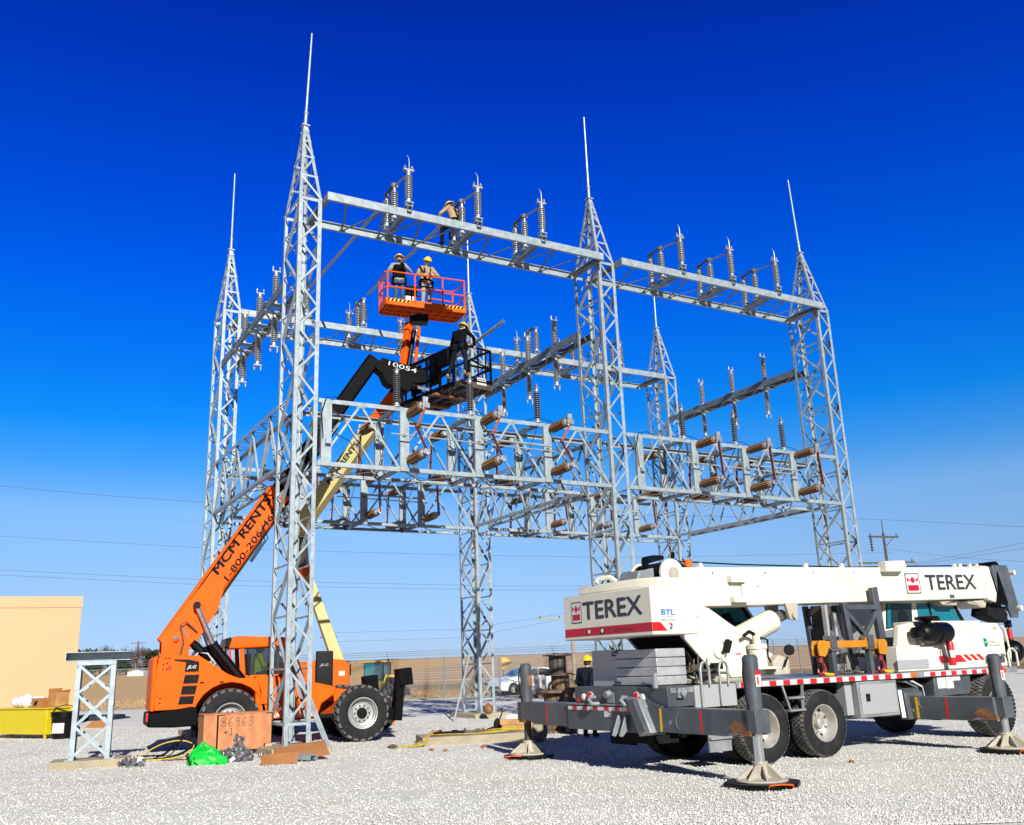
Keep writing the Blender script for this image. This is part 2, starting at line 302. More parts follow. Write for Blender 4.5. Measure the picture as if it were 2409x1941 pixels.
# ------------------------------------------------------------------ ground, field
def terrain():
    def h(x,y):
        d=max(0,y-70); e=7.6*(1-math.exp(-(d/270)**1.6))
        l=max(0,min(1,(-x-20)/120)); e+= l*1.0*(1-math.exp(-d/200))
        if y>520: e-= (y-520)*.012
        return e-.14 if y<52 else (e-.14+.12*(y-52)/4 if y<56 else e-.02)
    ys=[-40,0,20,40,50,56,62,70,80,90,100,115,130,150,170,195,220,250,280,310,340,370,400,440,480,520,600,800,1200,2000]
    xs=[-1500,-900,-600,-420,-300,-220,-160,-120,-90,-60,-40,-20,0,20,40,60,90,120,160,220,300,420,600,900,1500]
    me=bpy.data.meshes.new('field'); vs=[(x,y,h(x,y)) for y in ys for x in xs]; nx=len(xs)
    fs=[(j*nx+i,j*nx+i+1,(j+1)*nx+i+1,(j+1)*nx+i) for j in range(len(ys)-1) for i in range(nx-1)]
    me.from_pydata(vs,[],fs); me.polygons.foreach_set('use_smooth',[True]*len(fs))
    m,nt,b,N,L=_nt('crop_field'); tc=N.new('ShaderNodeTexCoord'); sp=N.new('ShaderNodeSeparateXYZ'); L.new(tc.outputs['Object'],sp.inputs[0])
    no=N.new('ShaderNodeTexNoise'); no.inputs['Scale'].default_value=.35; no.inputs['Detail'].default_value=8
    mp=N.new('ShaderNodeMapping'); mp.inputs['Scale'].default_value=(.25,1,1); L.new(tc.outputs['Object'],mp.inputs['Vector']); L.new(mp.outputs['Vector'],no.inputs['Vector'])
    n2=N.new('ShaderNodeTexNoise'); n2.inputs['Scale'].default_value=6; n2.inputs['Detail'].default_value=4; L.new(tc.outputs['Object'],n2.inputs['Vector'])
    wv=N.new('ShaderNodeTexWave'); wv.bands_direction='Y'; wv.inputs['Scale'].default_value=.022; wv.inputs['Distortion'].default_value=3.0; wv.inputs['Detail'].default_value=2; wv.inputs['Detail Scale'].default_value=.3; L.new(tc.outputs['Object'],wv.inputs['Vector'])
    def mixc(a,bc,fac):
        q=N.new('ShaderNodeMix'); q.data_type='RGBA'
        for s,v in(('A',a),('B',bc)):
            if isinstance(v,tuple): q.inputs[s].default_value=(*v,1)
            else: L.new(v,q.inputs[s])
        L.new(fac,q.inputs['Factor']); return q.outputs['Result']
    def mr(v,a,bb):
        q=N.new('ShaderNodeMapRange'); q.inputs['From Min'].default_value=a; q.inputs['From Max'].default_value=bb; L.new(v,q.inputs['Value']); return q.outputs['Result']
    far=mixc((.32,.195,.095),(.56,.395,.225),wv.outputs['Fac']); far=mixc(far,(.25,.15,.075),mr(no.outputs['Fac'],.5,.7))
    near=mixc((.24,.13,.045),(.50,.31,.11),n2.outputs['Fac'])
    yn=N.new('ShaderNodeMath'); yn.operation='ADD'; ns=N.new('ShaderNodeMath'); ns.operation='MULTIPLY'; ns.inputs[1].default_value=30; L.new(no.outputs['Fac'],ns.inputs[0]); L.new(sp.outputs['Y'],yn.inputs[0]); L.new(ns.outputs[0],yn.inputs[1])
    verge=mixc(near,(.17,.135,.06),mr(yn.outputs[0],86,94)); allc=mixc(verge,far,mr(yn.outputs[0],106,114))
    # golden stubble field on the west side
    gold=mixc((.34,.19,.06),(.60,.38,.14),n2.outputs['Fac']); xm=mr(sp.outputs['X'],-17,-19.5)
    allc=mixc(allc,gold,xm)
    L.new(allc,b.inputs['Base Color']); b.inputs['Roughness'].default_value=.95; b.inputs['Specular IOR Level'].default_value=.1
    me.materials.append(m); o=bpy.data.objects.new('field',me); COL.objects.link(o); o['kind']='structure'; return h
TH=terrain()
def gravel_ground():
    m,nt,b,N,L=_nt('crushed_limestone'); tc=N.new('ShaderNodeTexCoord')
    v1=N.new('ShaderNodeTexVoronoi'); v1.inputs['Scale'].default_value=24; v2=N.new('ShaderNodeTexVoronoi'); v2.inputs['Scale'].default_value=55
    no=N.new('ShaderNodeTexNoise'); no.inputs['Scale'].default_value=.45; no.inputs['Detail'].default_value=7; nf=N.new('ShaderNodeTexNoise'); nf.inputs['Scale'].default_value=9; nf.inputs['Detail'].default_value=8
    for q in(v1,v2,no,nf): L.new(tc.outputs['Object'],q.inputs['Vector'])
    def mixc(a,bc,fac,bt=None):
        q=N.new('ShaderNodeMix'); q.data_type='RGBA'
        if bt: q.blend_type=bt
        for s,v in(('A',a),('B',bc)):
            if isinstance(v,tuple): q.inputs[s].default_value=(*v,1)
            else: L.new(v,q.inputs[s])
        if isinstance(fac,float): q.inputs['Factor'].default_value=fac
        else: L.new(fac,q.inputs['Factor'])
        return q.outputs['Result']
    g=N.new('ShaderNodeRGBToBW'); L.new(v1.outputs['Color'],g.inputs[0]); g2=N.new('ShaderNodeRGBToBW'); L.new(v2.outputs['Color'],g2.inputs[0])
    c=mixc((.50,.495,.455),(.68,.675,.63),g.outputs[0]); c=mixc(c,mixc((.42,.415,.385),(.73,.725,.68),g2.outputs[0]),.6)
    r1=N.new('ShaderNodeMapRange'); r1.inputs['From Min'].default_value=.48; r1.inputs['From Max'].default_value=.72; r1.inputs['To Max'].default_value=.5; L.new(no.outputs['Fac'],r1.inputs['Value'])
    c=mixc(c,(.50,.43,.34),r1.outputs['Result'])
    mp=N.new('ShaderNodeMapping'); mp.inputs['Rotation'].default_value=(0,0,R(-12)); mp.inputs['Scale'].default_value=(.12,1.0,1); L.new(tc.outputs['Object'],mp.inputs['Vector']); nt_=N.new('ShaderNodeTexNoise'); nt_.inputs['Scale'].default_value=.9; nt_.inputs['Detail'].default_value=6; L.new(mp.outputs['Vector'],nt_.inputs['Vector'])
    r2=N.new('ShaderNodeMapRange'); r2.inputs['From Min'].default_value=.52; r2.inputs['From Max'].default_value=.68; r2.inputs['To Max'].default_value=.45; L.new(nt_.outputs['Fac'],r2.inputs['Value']); c=mixc(c,(.43,.41,.375),r2.outputs['Result'])
    L.new(c,b.inputs['Base Color']); b.inputs['Roughness'].default_value=.9; b.inputs['Specular IOR Level'].default_value=.2
    ad=N.new('ShaderNodeMath'); ad.operation='ADD'; L.new(v1.outputs['Distance'],ad.inputs[0]); a2=N.new('ShaderNodeMath'); a2.operation='MULTIPLY'; a2.inputs[1].default_value=.5; L.new(v2.outputs['Distance'],a2.inputs[0]); L.new(a2.outputs[0],ad.inputs[1])
    a3=N.new('ShaderNodeMath'); a3.operation='ADD'; L.new(ad.outputs[0],a3.inputs[0]); L.new(nf.outputs['Fac'],a3.inputs[1])
    bp=N.new('ShaderNodeBump'); bp.inputs['Strength'].default_value=.38; bp.inputs['Distance'].default_value=.025; bp.invert=True; L.new(a3.outputs[0],bp.inputs['Height']); L.new(bp.outputs['Normal'],b.inputs['Normal'])
    rnd=random.Random(3); xs=np.linspace(-75,60,91); ys=np.concatenate([np.linspace(-15,30,60),np.linspace(31.5,54,16)])
    vs=[];nx=len(xs)
    for y in ys:
        for x in xs:
            z=.0+.018*math.sin(x*1.7+y*.6)*math.sin(y*1.3-x*.4)+rnd.uniform(-.008,.008) - .018
            yy=y+(max(0,x-8)*1.05 if y>30 else 0)*((y-30)/24 if y>30 else 0)
            vs.append((x,yy,min(z,.0)))
    fs=[(j*nx+i,j*nx+i+1,(j+1)*nx+i+1,(j+1)*nx+i) for j in range(len(ys)-1) for i in range(nx-1)]
    me=bpy.data.meshes.new('gravel_ground'); me.from_pydata(vs,[],fs); me.polygons.foreach_set('use_smooth',[True]*len(fs)); me.materials.append(m)
    o=bpy.data.objects.new('gravel_ground',me); COL.objects.link(o); o['kind']='structure'
    o.location.z=.012
gravel_ground()
def scatter(name,n,region,smin,smax,m,flat=.7,seed=1,blade=False):
    rs=np.random.RandomState(seed); P=region(rs,n); n=len(P)
    base=np.array([(1,0,0),(-1,0,0),(0,1,0),(0,-1,0),(0,0,1),(0,0,-1)],float); F=np.array([(0,2,4),(2,1,4),(1,3,4),(3,0,4),(2,0,5),(1,2,5),(3,1,5),(0,3,5)])
    sc=rs.uniform(smin,smax,n)[:,None,None]*(.6+.8*rs.rand(n,1,3)); 
    if blade: sc=np.stack([rs.uniform(.01,.035,n),rs.uniform(.01,.03,n),rs.uniform(smin,smax,n)],1)[:,None,:]
    else: sc[:,:,2]*=flat
    V=base[None]*sc*(.8+.4*rs.rand(n,6,1))
    q=rs.normal(size=(n,4)); 
    if blade: q=np.stack([np.ones(n),rs.normal(size=n)*.35,rs.normal(size=n)*.35,rs.normal(size=n)*.3],1)
    q/=np.linalg.norm(q,axis=1)[:,None]; w_,x,y,z=q.T
    Rm=np.stack([1-2*(y*y+z*z),2*(x*y-z*w_),2*(x*z+y*w_),2*(x*y+z*w_),1-2*(x*x+z*z),2*(y*z-x*w_),2*(x*z-y*w_),2*(y*z+x*w_),1-2*(x*x+y*y)],1).reshape(n,3,3)
    V=np.einsum('nij,nkj->nki',Rm,V)+P[:,None,:]
    me=bpy.data.meshes.new(name); FF=(F[None]+6*np.arange(n)[:,None,None]).reshape(-1,3)
    me.vertices.add(n*6); me.vertices.foreach_set('co',V.reshape(-1)); me.loops.add(len(FF)*3); me.loops.foreach_set('vertex_index',FF.reshape(-1).astype(np.int32))
    me.polygons.add(len(FF)); me.polygons.foreach_set('loop_start',np.arange(0,len(FF)*3,3,dtype=np.int32)); me.polygons.foreach_set('loop_total',np.full(len(FF),3,dtype=np.int32)); me.update(calc_edges=True); me.validate()
    me.materials.append(m); o=bpy.data.objects.new(name,me); COL.objects.link(o); return o
def island_mat(name,c0,c1,c2=None):
    m,nt,b,N,L=_nt(name); ge=N.new('ShaderNodeNewGeometry'); cr=N.new('ShaderNodeValToRGB'); L.new(ge.outputs['Random Per Island'],cr.inputs[0]); cr.color_ramp.elements[0].color=(*c0,1); cr.color_ramp.elements[1].color=(*c1,1)
    if c2: e=cr.color_ramp.elements.new(.5); e.color=(*c2,1)
    L.new(cr.outputs[0],b.inputs['Base Color']); b.inputs['Roughness'].default_value=.9; b.inputs['Specular IOR Level'].default_value=.2; return m
def reg_near(rs,n):
    y=9.5+25*rs.rand(n)**1.9; x=(rs.rand(n)*2-1)*(y*.60+.5); return np.stack([x,y,np.full(n,.004)],1)
tag(scatter('gravel_stones',120000,reg_near,.005,.0135,island_mat('limestone_chips',(.44,.435,.405),(.73,.72,.675),(.62,.612,.572)),.7,5),'loose pale grey limestone chips over the whole yard','gravel',kind='stuff')
def reg_stub(rs,n):
    x=-46+60*rs.rand(n); y=54.6+(26*rs.rand(n)**1.8); keep=(x<-17)|(y<62)|(rs.rand(n)<.12); x,y=x[keep],y[keep]
    return np.stack([x,y,np.array([TH(a,b)+.05 for a,b in zip(x,y)])],1)
tag(scatter('corn_stubble',16000,reg_stub,.05,.22,island_mat('dry_corn_leaves',(.26,.14,.05),(.62,.42,.19),(.42,.25,.09)),seed=9,blade=True),'golden dry corn stubble and leaves behind the chain link fence','stubble',kind='stuff')
# ================================================================== steel structure
YAW=R(30.024); SO=Vector((-5.0443,20.773,0)); UX=Vector((math.cos(YAW),math.sin(YAW),0)); VX=Vector((-UX.y,UX.x,0))
SW=8.072; L1=8.7954; L2=8.8951; WU=.57; WV=1.279; HU=WU/2; HV=WV/2; US=(0,L1,L1+L2)
def SP(u,v,z=0): return SO+UX*u+VX*v+Vector((0,0,z))
X,Y,Z=Vector((1,0,0)),Vector((0,1,0)),Vector((0,0,1))
ZB=.14; ZS=12.79; ZP=15.14
def flat(mb,p0,p1,w,t,n): mb.bar(p0,p1,w,t,n)
def tower(label,loc,tilt,shade):
    t=thing('lattice_tower',label,'lattice tower',loc,YAW,'lattice towers of the steel structure')
    hu,hv=HU,HV; cs=((-1,-1),(1,-1),(1,1),(-1,1))
    for sx,sy in cs:
        p=Vector((sx*hu,sy*hv,ZB)); mb=MB(); mb.angle(p,p+Z*(ZS-ZB),X*-sx,Y*-sy,.095,.013)
        mb.b2((p.x+sx*.05-sx*0,p.y+sy*.05,ZB+.001),(p.x-sx*.16,p.y-sy*.16,ZB+.025))
        mb.prism([(-.09,0),(.16,0),(.06,.26),(-.02,.26)],.012,(p.x+sx*.006,p.y,ZB+.02),Y*-sy,Z,X*-sx)
        for k in range(22):
            zz=ZB+.35+k*.56; mb.cyl(p+Z*zz+X*-sx*.05+Y*sy*-.001,p+Z*zz+X*-sx*.05+Y*sy*.018,.014,n=6)
        mb.build('leg',m_galv,t)
    # faces: (axis along face, normal, half width, half offset, rise)
    for (e,n,hw,ho,rise,hor) in ((X,-Y,hu,hv,.562,0),(X,Y,hu,hv,.562,0),(Y,-X,hv,hu,1.124,1),(Y,X,hv,hu,1.124,1)):
        mb=MB(); rise=(ZS-.03-ZB-.45)/round((ZS-.03-ZB-.45)/rise); z=ZB+.45; s=-1 if (n==-Y or n==X) else 1; k=0
        while z+rise<=ZS:
            a=e*(s*(hw-.05))+n*(ho-.02)+Z*z; b=e*(-s*(hw-.05))+n*(ho-.02)+Z*(z+rise)
            mb.bar(a,b,.046,.01,n); d=(b-a).normalized(); sd=d.cross(n).normalized()
            mb.bar(a-n*.03+sd*.025,b-n*.03+sd*.025,.01,.05,n)
            if hor:
                mb.bar(e*-(hw-.03)+n*(ho-.025)+Z*z,e*(hw-.03)+n*(ho-.025)+Z*z,.045,.01,n)
                mb.bar(e*(s*(hw-.05))+n*(ho-.035)+Z*(z),e*0+n*(ho-.035)+Z*(z+rise*.5),.04,.01,n)
            s=-s; z+=rise
        mb.bar(e*-hw+n*(ho-.012)+Z*(ZS-.02),e*hw+n*(ho-.012)+Z*(ZS-.02),.08,.014,n)
        mb.bar(e*-hw+n*(ho-.012)+Z*(ZB+.44),e*hw+n*(ho-.012)+Z*(ZB+.44),.06,.014,n)
        mb.build('bracing',m_galv,t)
    pk=MB(); q=.055
    def L(f,sx,sy): return Vector((sx*(hu+(q-hu)*f),sy*(hv+(q*.9-hv)*f),ZS+(ZP-ZS)*f))
    for sx,sy in cs: pk.angle(L(0,sx,sy),L(1,sx,sy),X*-sx,Y*-sy,.075,.012)
    fr=[0,.3,.56,.78,.93]
    for i in range(5):
        f0=fr[i]; f1=fr[i+1] if i<4 else 1
        for j in range(4):
            a,b=cs[j],cs[(j+1)%4]; n=(L(f0,*a)+L(f0,*b))/2; n=Vector((n.x,n.y,0)).normalized()
            if i: pk.bar(L(f0,*a),L(f0,*b),.05,.01,n)
            c,d=(a,b) if (i+j)%2 else (b,a); pk.bar(L(f0,*c),L(f1,*d),.045,.01,n)
    pk.b2((-.1,-.09,ZP),(.1,.09,ZP+.03)); pk.build('peak',m_galv,t)
    rd=MB(); a=Vector((0,0,ZP+.03)); b=Vector((tilt,0,17.98)); d=b-a
    rd.cyl(a,a+d*.13,.045,.04); rd.cyl(a+d*.125,a+d*.14,.06,.06); rd.cyl(a+d*.13,b,.033,.022,n=8); rd.build('lightning_rod',m_galv,t)
    return t
TL={(0,0):('galvanised lattice tower beside the plywood crate, tallest in the picture with its own rod',.11),
 (1,0):('galvanised lattice tower rising directly behind the crane counterweight with rod on top',.0),
 (2,0):('rightmost galvanised lattice tower with rod, rising behind the middle of the crane boom',-.13),
 (0,1):('leftmost galvanised lattice tower with rod, behind the rear of the orange telehandler',.0),
 (1,1):('galvanised lattice tower on a pier beside the white car, behind the boom basket',.0),
 (2,1):('smallest looking galvanised lattice tower, far right corner behind the orange beacon of the crane',.04)}
for (i,j),(lb,ti) in TL.items(): tower(lb,SP(US[i],j*SW),ti,0)
def pier(u,v,du,dv,label,m,h=ZB,cat='concrete pier'):
    t=MB(); t.box((0,0,h/2-.15),(du,dv,h+.3)); o=t.build('concrete_pier',m,bevel=.02); o.location=SP(u,v); o.rotation_euler=(0,0,YAW); return tag(o,label,cat,'concrete piers')
pier(0,0,1.25,2.05,'low concrete pier under the tower next to the plywood crate',m_conc)
pier(L1,SW,1.25,1.9,'tan concrete pier under the tower near the white car',m_conc)
pier(0,SW,1.25,1.9,'concrete pier under the leftmost tower, behind the orange telehandler',m_conc)
pier(L1,0,1.25,1.9,'concrete pier under the tower behind the crane counterweight',m_conc)
# ---- top girders
GW=[(-.97,.60),(SW-.66,SW+.98)]
def girder(i,j,label):
    L=(L1,L2)[i]; t=thing('top_girder',label,'girder',SP(US[i],0,0),YAW,'top girders of the steel structure'); v0,v1=GW[j]; a,b=HU+.035,L-HU-.035
    zc=12.78
    for v,o in((v0,Y),(v1,-Y)):
        mb=MB(); mb.chan((a,v,zc),(b,v,zc),.21,.075,o,.013)
        for k in range(9):
            u=a+.35+k*(b-a-.7)/8
            for q in(-.04,.04): mb.cyl((u+q,v-(.008 if o==Y else -.008),zc-.06),(u+q,v+(.02 if o==Y else -.02),zc-.06),.014,n=6)
        mb.build('chord',m_galv,t)
    for u,o in((a,X),(b,-X)):
        mb=MB(); mb.chan((u,v0+.02,zc),(u,v1-.02,zc),.19,.07,o,.012); mb.build('end_beam',m_galv2,t)
    mb=MB(); n=8; du=(b-a-.1)/n
    for k in range(n):
        u=a+.05+k*du
        mb.bar((u+du*.82,v1-.05,zc-.07),(u+du*.45,v0+.05,zc-.07),.055,.012); mb.bar((u+du*.82,v1-.05,zc-.083),(u+du*1.45 if k<n-1 else b-.05,v0+.05,zc-.083),.055,.012)
        mb.box((u+du*.82,v1-.07,zc-.095),(.16,.12,.012))
    mb.build('lacing',m_galv2,t)
    return t
girder(0,0,'front top girder right of the tallest tower, with a worker sitting on it')
girder(1,0,'front top girder between the tower behind the counterweight and the rightmost tower')
girder(0,1,'back top girder passing behind the orange basket, left half of the rear row')
girder(1,1,'back top girder of the rear row right half, ending at the smallest tower')
# ---- insulators / disconnect switches
def stack(mb,p,d,L,r,n=11,rc=None):
    p=Vector(p); d=Vector(d); rc=rc or r*.62; prof=[(rc*.9,0),(rc*.9,.03)]
    h=L-.06
    for k in range(n):
        z=.03+h*k/n; q=h/n; prof+=[(rc*.72,z+q*.1),(r,z+q*.45),(r,z+q*.6),(rc*.72,z+q*.75)]
    prof+=[(rc*.9,L-.03),(rc*.9,L)]; mb.lathe(prof,p,d,14); return mb
def post(t,x,y,z0,L=.72,ped=.2,m=m_porc,name='insulator'):
    mb=MB(); stack(mb,(x,y,z0+ped),Z,L,.098,11); o=mb.build(name,m,t,ang=50)
    mb=MB(); mb.cyl((x,y,z0+ped-.09),(x,y,z0+ped+.01),.055,.06,10); mb.b2((x-.1,y-.07,z0),(x+.1,y+.07,z0+.02)); mb.b2((x-.09,y-.06,z0+.02),(x-.075,y+.06,z0+ped-.06)); mb.b2((x+.075,y-.06,z0+.02),(x+.09,y+.06,z0+ped-.06)); mb.b2((x-.11,y-.075,z0+ped-.1),(x+.11,y+.075,z0+ped-.07)); mb.build('pedestal',m_galv,t)
    return o
def make_switch(f,label):   # f=+1: front row (tall contact post towards viewer), f=-1: mirrored rear row
    t=thing('disconnect_switch',label,'disconnect switch'); z=.0
    mb=MB(); mb.chan((-.06,-.9*f,z-.02),(-.06,.66*f,z-.02),.16,.06,X,.012); mb.chan((.06,-.9*f,z-.02),(.06,.66*f,z-.02),.16,.06,-X,.012); mb.build('base_beam',m_galv2,t)
    ya,yb,yc=-.82*f,.12*f,.64*f
    for y in(ya,yb,yc): post(t,0,y,.06)
    zt=.06+.2+.72
    mb=MB(); mb.cyl((0,ya,zt),(0,ya,zt+.1),.05,.07,10); mb.b2((-.14,ya-.05,zt+.1),(.14,ya+.05,zt+.15)); 
    for sx in(-1,1): mb.tube([(sx*.1,ya,zt+.15),(sx*.12,ya,zt+.2),(sx*.1,ya,zt+.27),(sx*.07,ya,zt+.2)],.011,6)
    mb.tube([(0.02,ya,zt+.14),(.02,ya,zt+.42),(.0,ya,zt+.5),(-.05,ya,zt+.56)],[.014,.012,.008,.004],6); mb.build('contact',m_alu,t)
    mb=MB(); mb.cyl((0,yb,zt),(0,yb,zt+.1),.05,.06,10); mb.box((0,yb,zt+.15),(.16,.13,.12)); mb.cyl((-.1,yb,zt+.16),(.1,yb,zt+.16),.04,n=8); mb.build('hinge',m_lead,t); mb=MB(); mb.cyl((0,yc,zt),(0,yc,zt+.09),.05,.045,10); mb.box((0,yc,zt+.12),(.13,.1,.09)); mb.build('terminal',m_lead,t)
    mb=MB(); mb.cyl((0,yb,zt+.15),(0,ya,zt+.03),.027,n=8); mb.build('blade',m_alu,t)
    mb=MB(); mb.tube([(0.03,yb,zt+.2),(.03,(yb*.6+yc*.4),zt+.27),(.03,(yb+yc)/2,zt+.2),(.03,yc,zt+.12)],.022,6); mb.tube([(-.05,yb,zt+.18),(-.05,(yb+yc)/2,zt+.13),(-.05,yc,zt+.14)],.03,6); mb.tube([(.09,yc,.1),(.1,yc+.02*f,.4),(.1,yc-.05*f,zt)],.014,6); mb.build('linkage',m_dirtst,t)
    return t
SWU=[[2.45,4.45,6.45],[2.6,4.6,6.55]]; ORD=['leftmost','middle','rightmost']; NEXT=['beside the tallest left tower','next to the worker','nearest the middle tower']
protoF=None
GL={(0,0):['disconnect switch on the front left girder, nearest the tallest tower','disconnect switch on the front left girder where the worker leans','disconnect switch on the front left girder, nearest the tower behind the counterweight'],
 (1,0):['leftmost disconnect switch on the front right girder, with closed blade','middle disconnect switch on the front right girder, with closed blade','disconnect switch on the front right girder nearest the rightmost tower'],
 (0,1):['disconnect switch on the rear girder seen just behind the tallest tower','disconnect switch on the rear girder just left of the orange basket','disconnect switch on the rear girder, partly hidden behind the boom of the basket'],
 (1,1):['disconnect switch on the rear right girder, left of the tower behind the counterweight','disconnect switch on the rear right girder seen through the tower behind the counterweight','disconnect switch on the rear right girder just right of the tower behind the counterweight']}
for j in(0,1):
    pr=None; f=1 if j==0 else -1
    for i in(0,1):
        for k in range(3):
            lb=GL[(i,j)][k]; v=-.14 if j==0 else SW-.02+.18
            loc=SP(US[i]+SWU[i][k],v,12.9)
            if pr is None: pr=make_switch(f,lb); pr.location=loc; pr.rotation_euler=(0,0,YAW); pr['group']='disconnect switches on the top girders'
            else: dup(pr,loc,YAW,lb)
# bus tubes spanning between the rows
def bus(p0,p1,r,label):
    mb=MB(); mb.pipe((0,0,0),Vector(p1)-Vector(p0),r,r*.72); o=mb.build('bus_tube',m_alu); o.location=p0; return tag(o,label,'bus tube','aluminium bus tubes')
bus(SP(2.45,7.3,13.97),SP(2.45,.6,13.87),.045,'long aluminium tube spanning between the two rows just right of the tallest tower')
bus(SP(4.45,7.2,14.04),SP(4.45,.65,13.9),.045,'long aluminium tube passing in front of the worker at the basket left end')
mb=MB()
# ---- cross beams with post insulators above and below
def crossbeam(i,label):
    t=thing('cross_beam',label,'cross beam',SP(US[i],0,0),YAW,'cross beams between the front and back rows')
    for s in(-1,1):
        mb=MB(); mb.chan((s*(HU-.02),HV+.02,10.96),(s*(HU-.02),SW-HV-.02,10.96),.2,.075,X*-s,.013)
        for k in range(7): 
            for q in(-.05,.05): mb.cyl((s*(HU-.02),1.3+k*.95+q,11.0),(s*(HU+.0),1.3+k*.95+q,11.0),.013,n=6)
        mb.build('channel',m_galv2,t)
    mb=MB()
    for v in(2.3,3.95,5.65):
        for z_,d_ in((11.0675,.13),(10.8525,.11)): mb=MB(); mb.box((0,v,z_),(2*HU+.04,2*d_,.015)); mb.build('mounting_plate',m_galv,t)
    mb=MB(); y=HV+.1
    k=0
    while y+.85<SW-HV:
        s=1 if k%2 else -1; mb.bar((s*(HU-.06),y,10.87),(-s*(HU-.06),y+.84,10.87),.05,.01); y+=.84; k+=1
    mb.build('lacing',m_galv2,t); return t
crossbeam(0,'inclined looking cross beam with hanging insulators between the tallest tower and the leftmost tower')
crossbeam(1,'cross beam with insulators right of the black platform, ending at the tower behind the counterweight')
crossbeam(2,'cross beam with three insulators on the right, ending at the rightmost tower')
def make_post(label,fork=True,name='post_insulator',m=m_porc):
    t=thing(name,label,'post insulator'); mb=MB(); mb.cyl((0,0,0),(0,0,.03),.1,n=12); mb.cyl((0,0,.03),(0,0,.1),.06,n=10); mb.build('base_flange',m_galv,t)
    mb=MB(); stack(mb,(0,0,.1),Z,.76,.092,13); mb.build('insulator',m,t,ang=50)
    mb=MB(); mb.cyl((0,0,.86),(0,0,.94),.055,.06,10)
    if fork:
        mb.b2((-.11,-.045,.94),(.11,.045,.97))
        for s in(-1,1): mb.tube([(s*.085,0,.96),(s*.098,0,1.03),(s*.085,0,1.10)],.016,6); mb.box((s*.088,0,1.06),(.022,.05,.05))
    else:
        mb.b2((-.07,-.07,.94),(.07,.07,.955)); mb.b2((-.012,-.04,.955),(.012,.04,1.07))
    mb.build('clamp',m_alu,t); return t
pp=None; WH=['on the left cross beam','on the cross beam right of the black platform','on the right cross beam']; VN=['front','middle','rear']
for i in range(3):
    for k,v in enumerate((2.3,3.95,5.65)):
        for up in(1,0):
            nm=(['nearest','middle','farthest'][k])
            lb=('%s upright post insulator standing %s'%(nm,WH[i])) if up else ('%s post insulator hanging upside down %s'%(nm,WH[i]))
            loc=SP(US[i],v,11.076 if up else 10.844)
            if pp is None: pp=make_post(lb); o=pp; o['group']='post insulators on the cross beams'
            else: o=dup(pp,loc,YAW,lb)
            o.location=loc; o.rotation_euler=(0,0,YAW) if up else (math.pi,0,-YAW)
            if not up: o.rotation_euler=Matrix.Rotation(YAW,3,'Z').__matmul__(Matrix.Rotation(math.pi,3,'X')).to_euler()
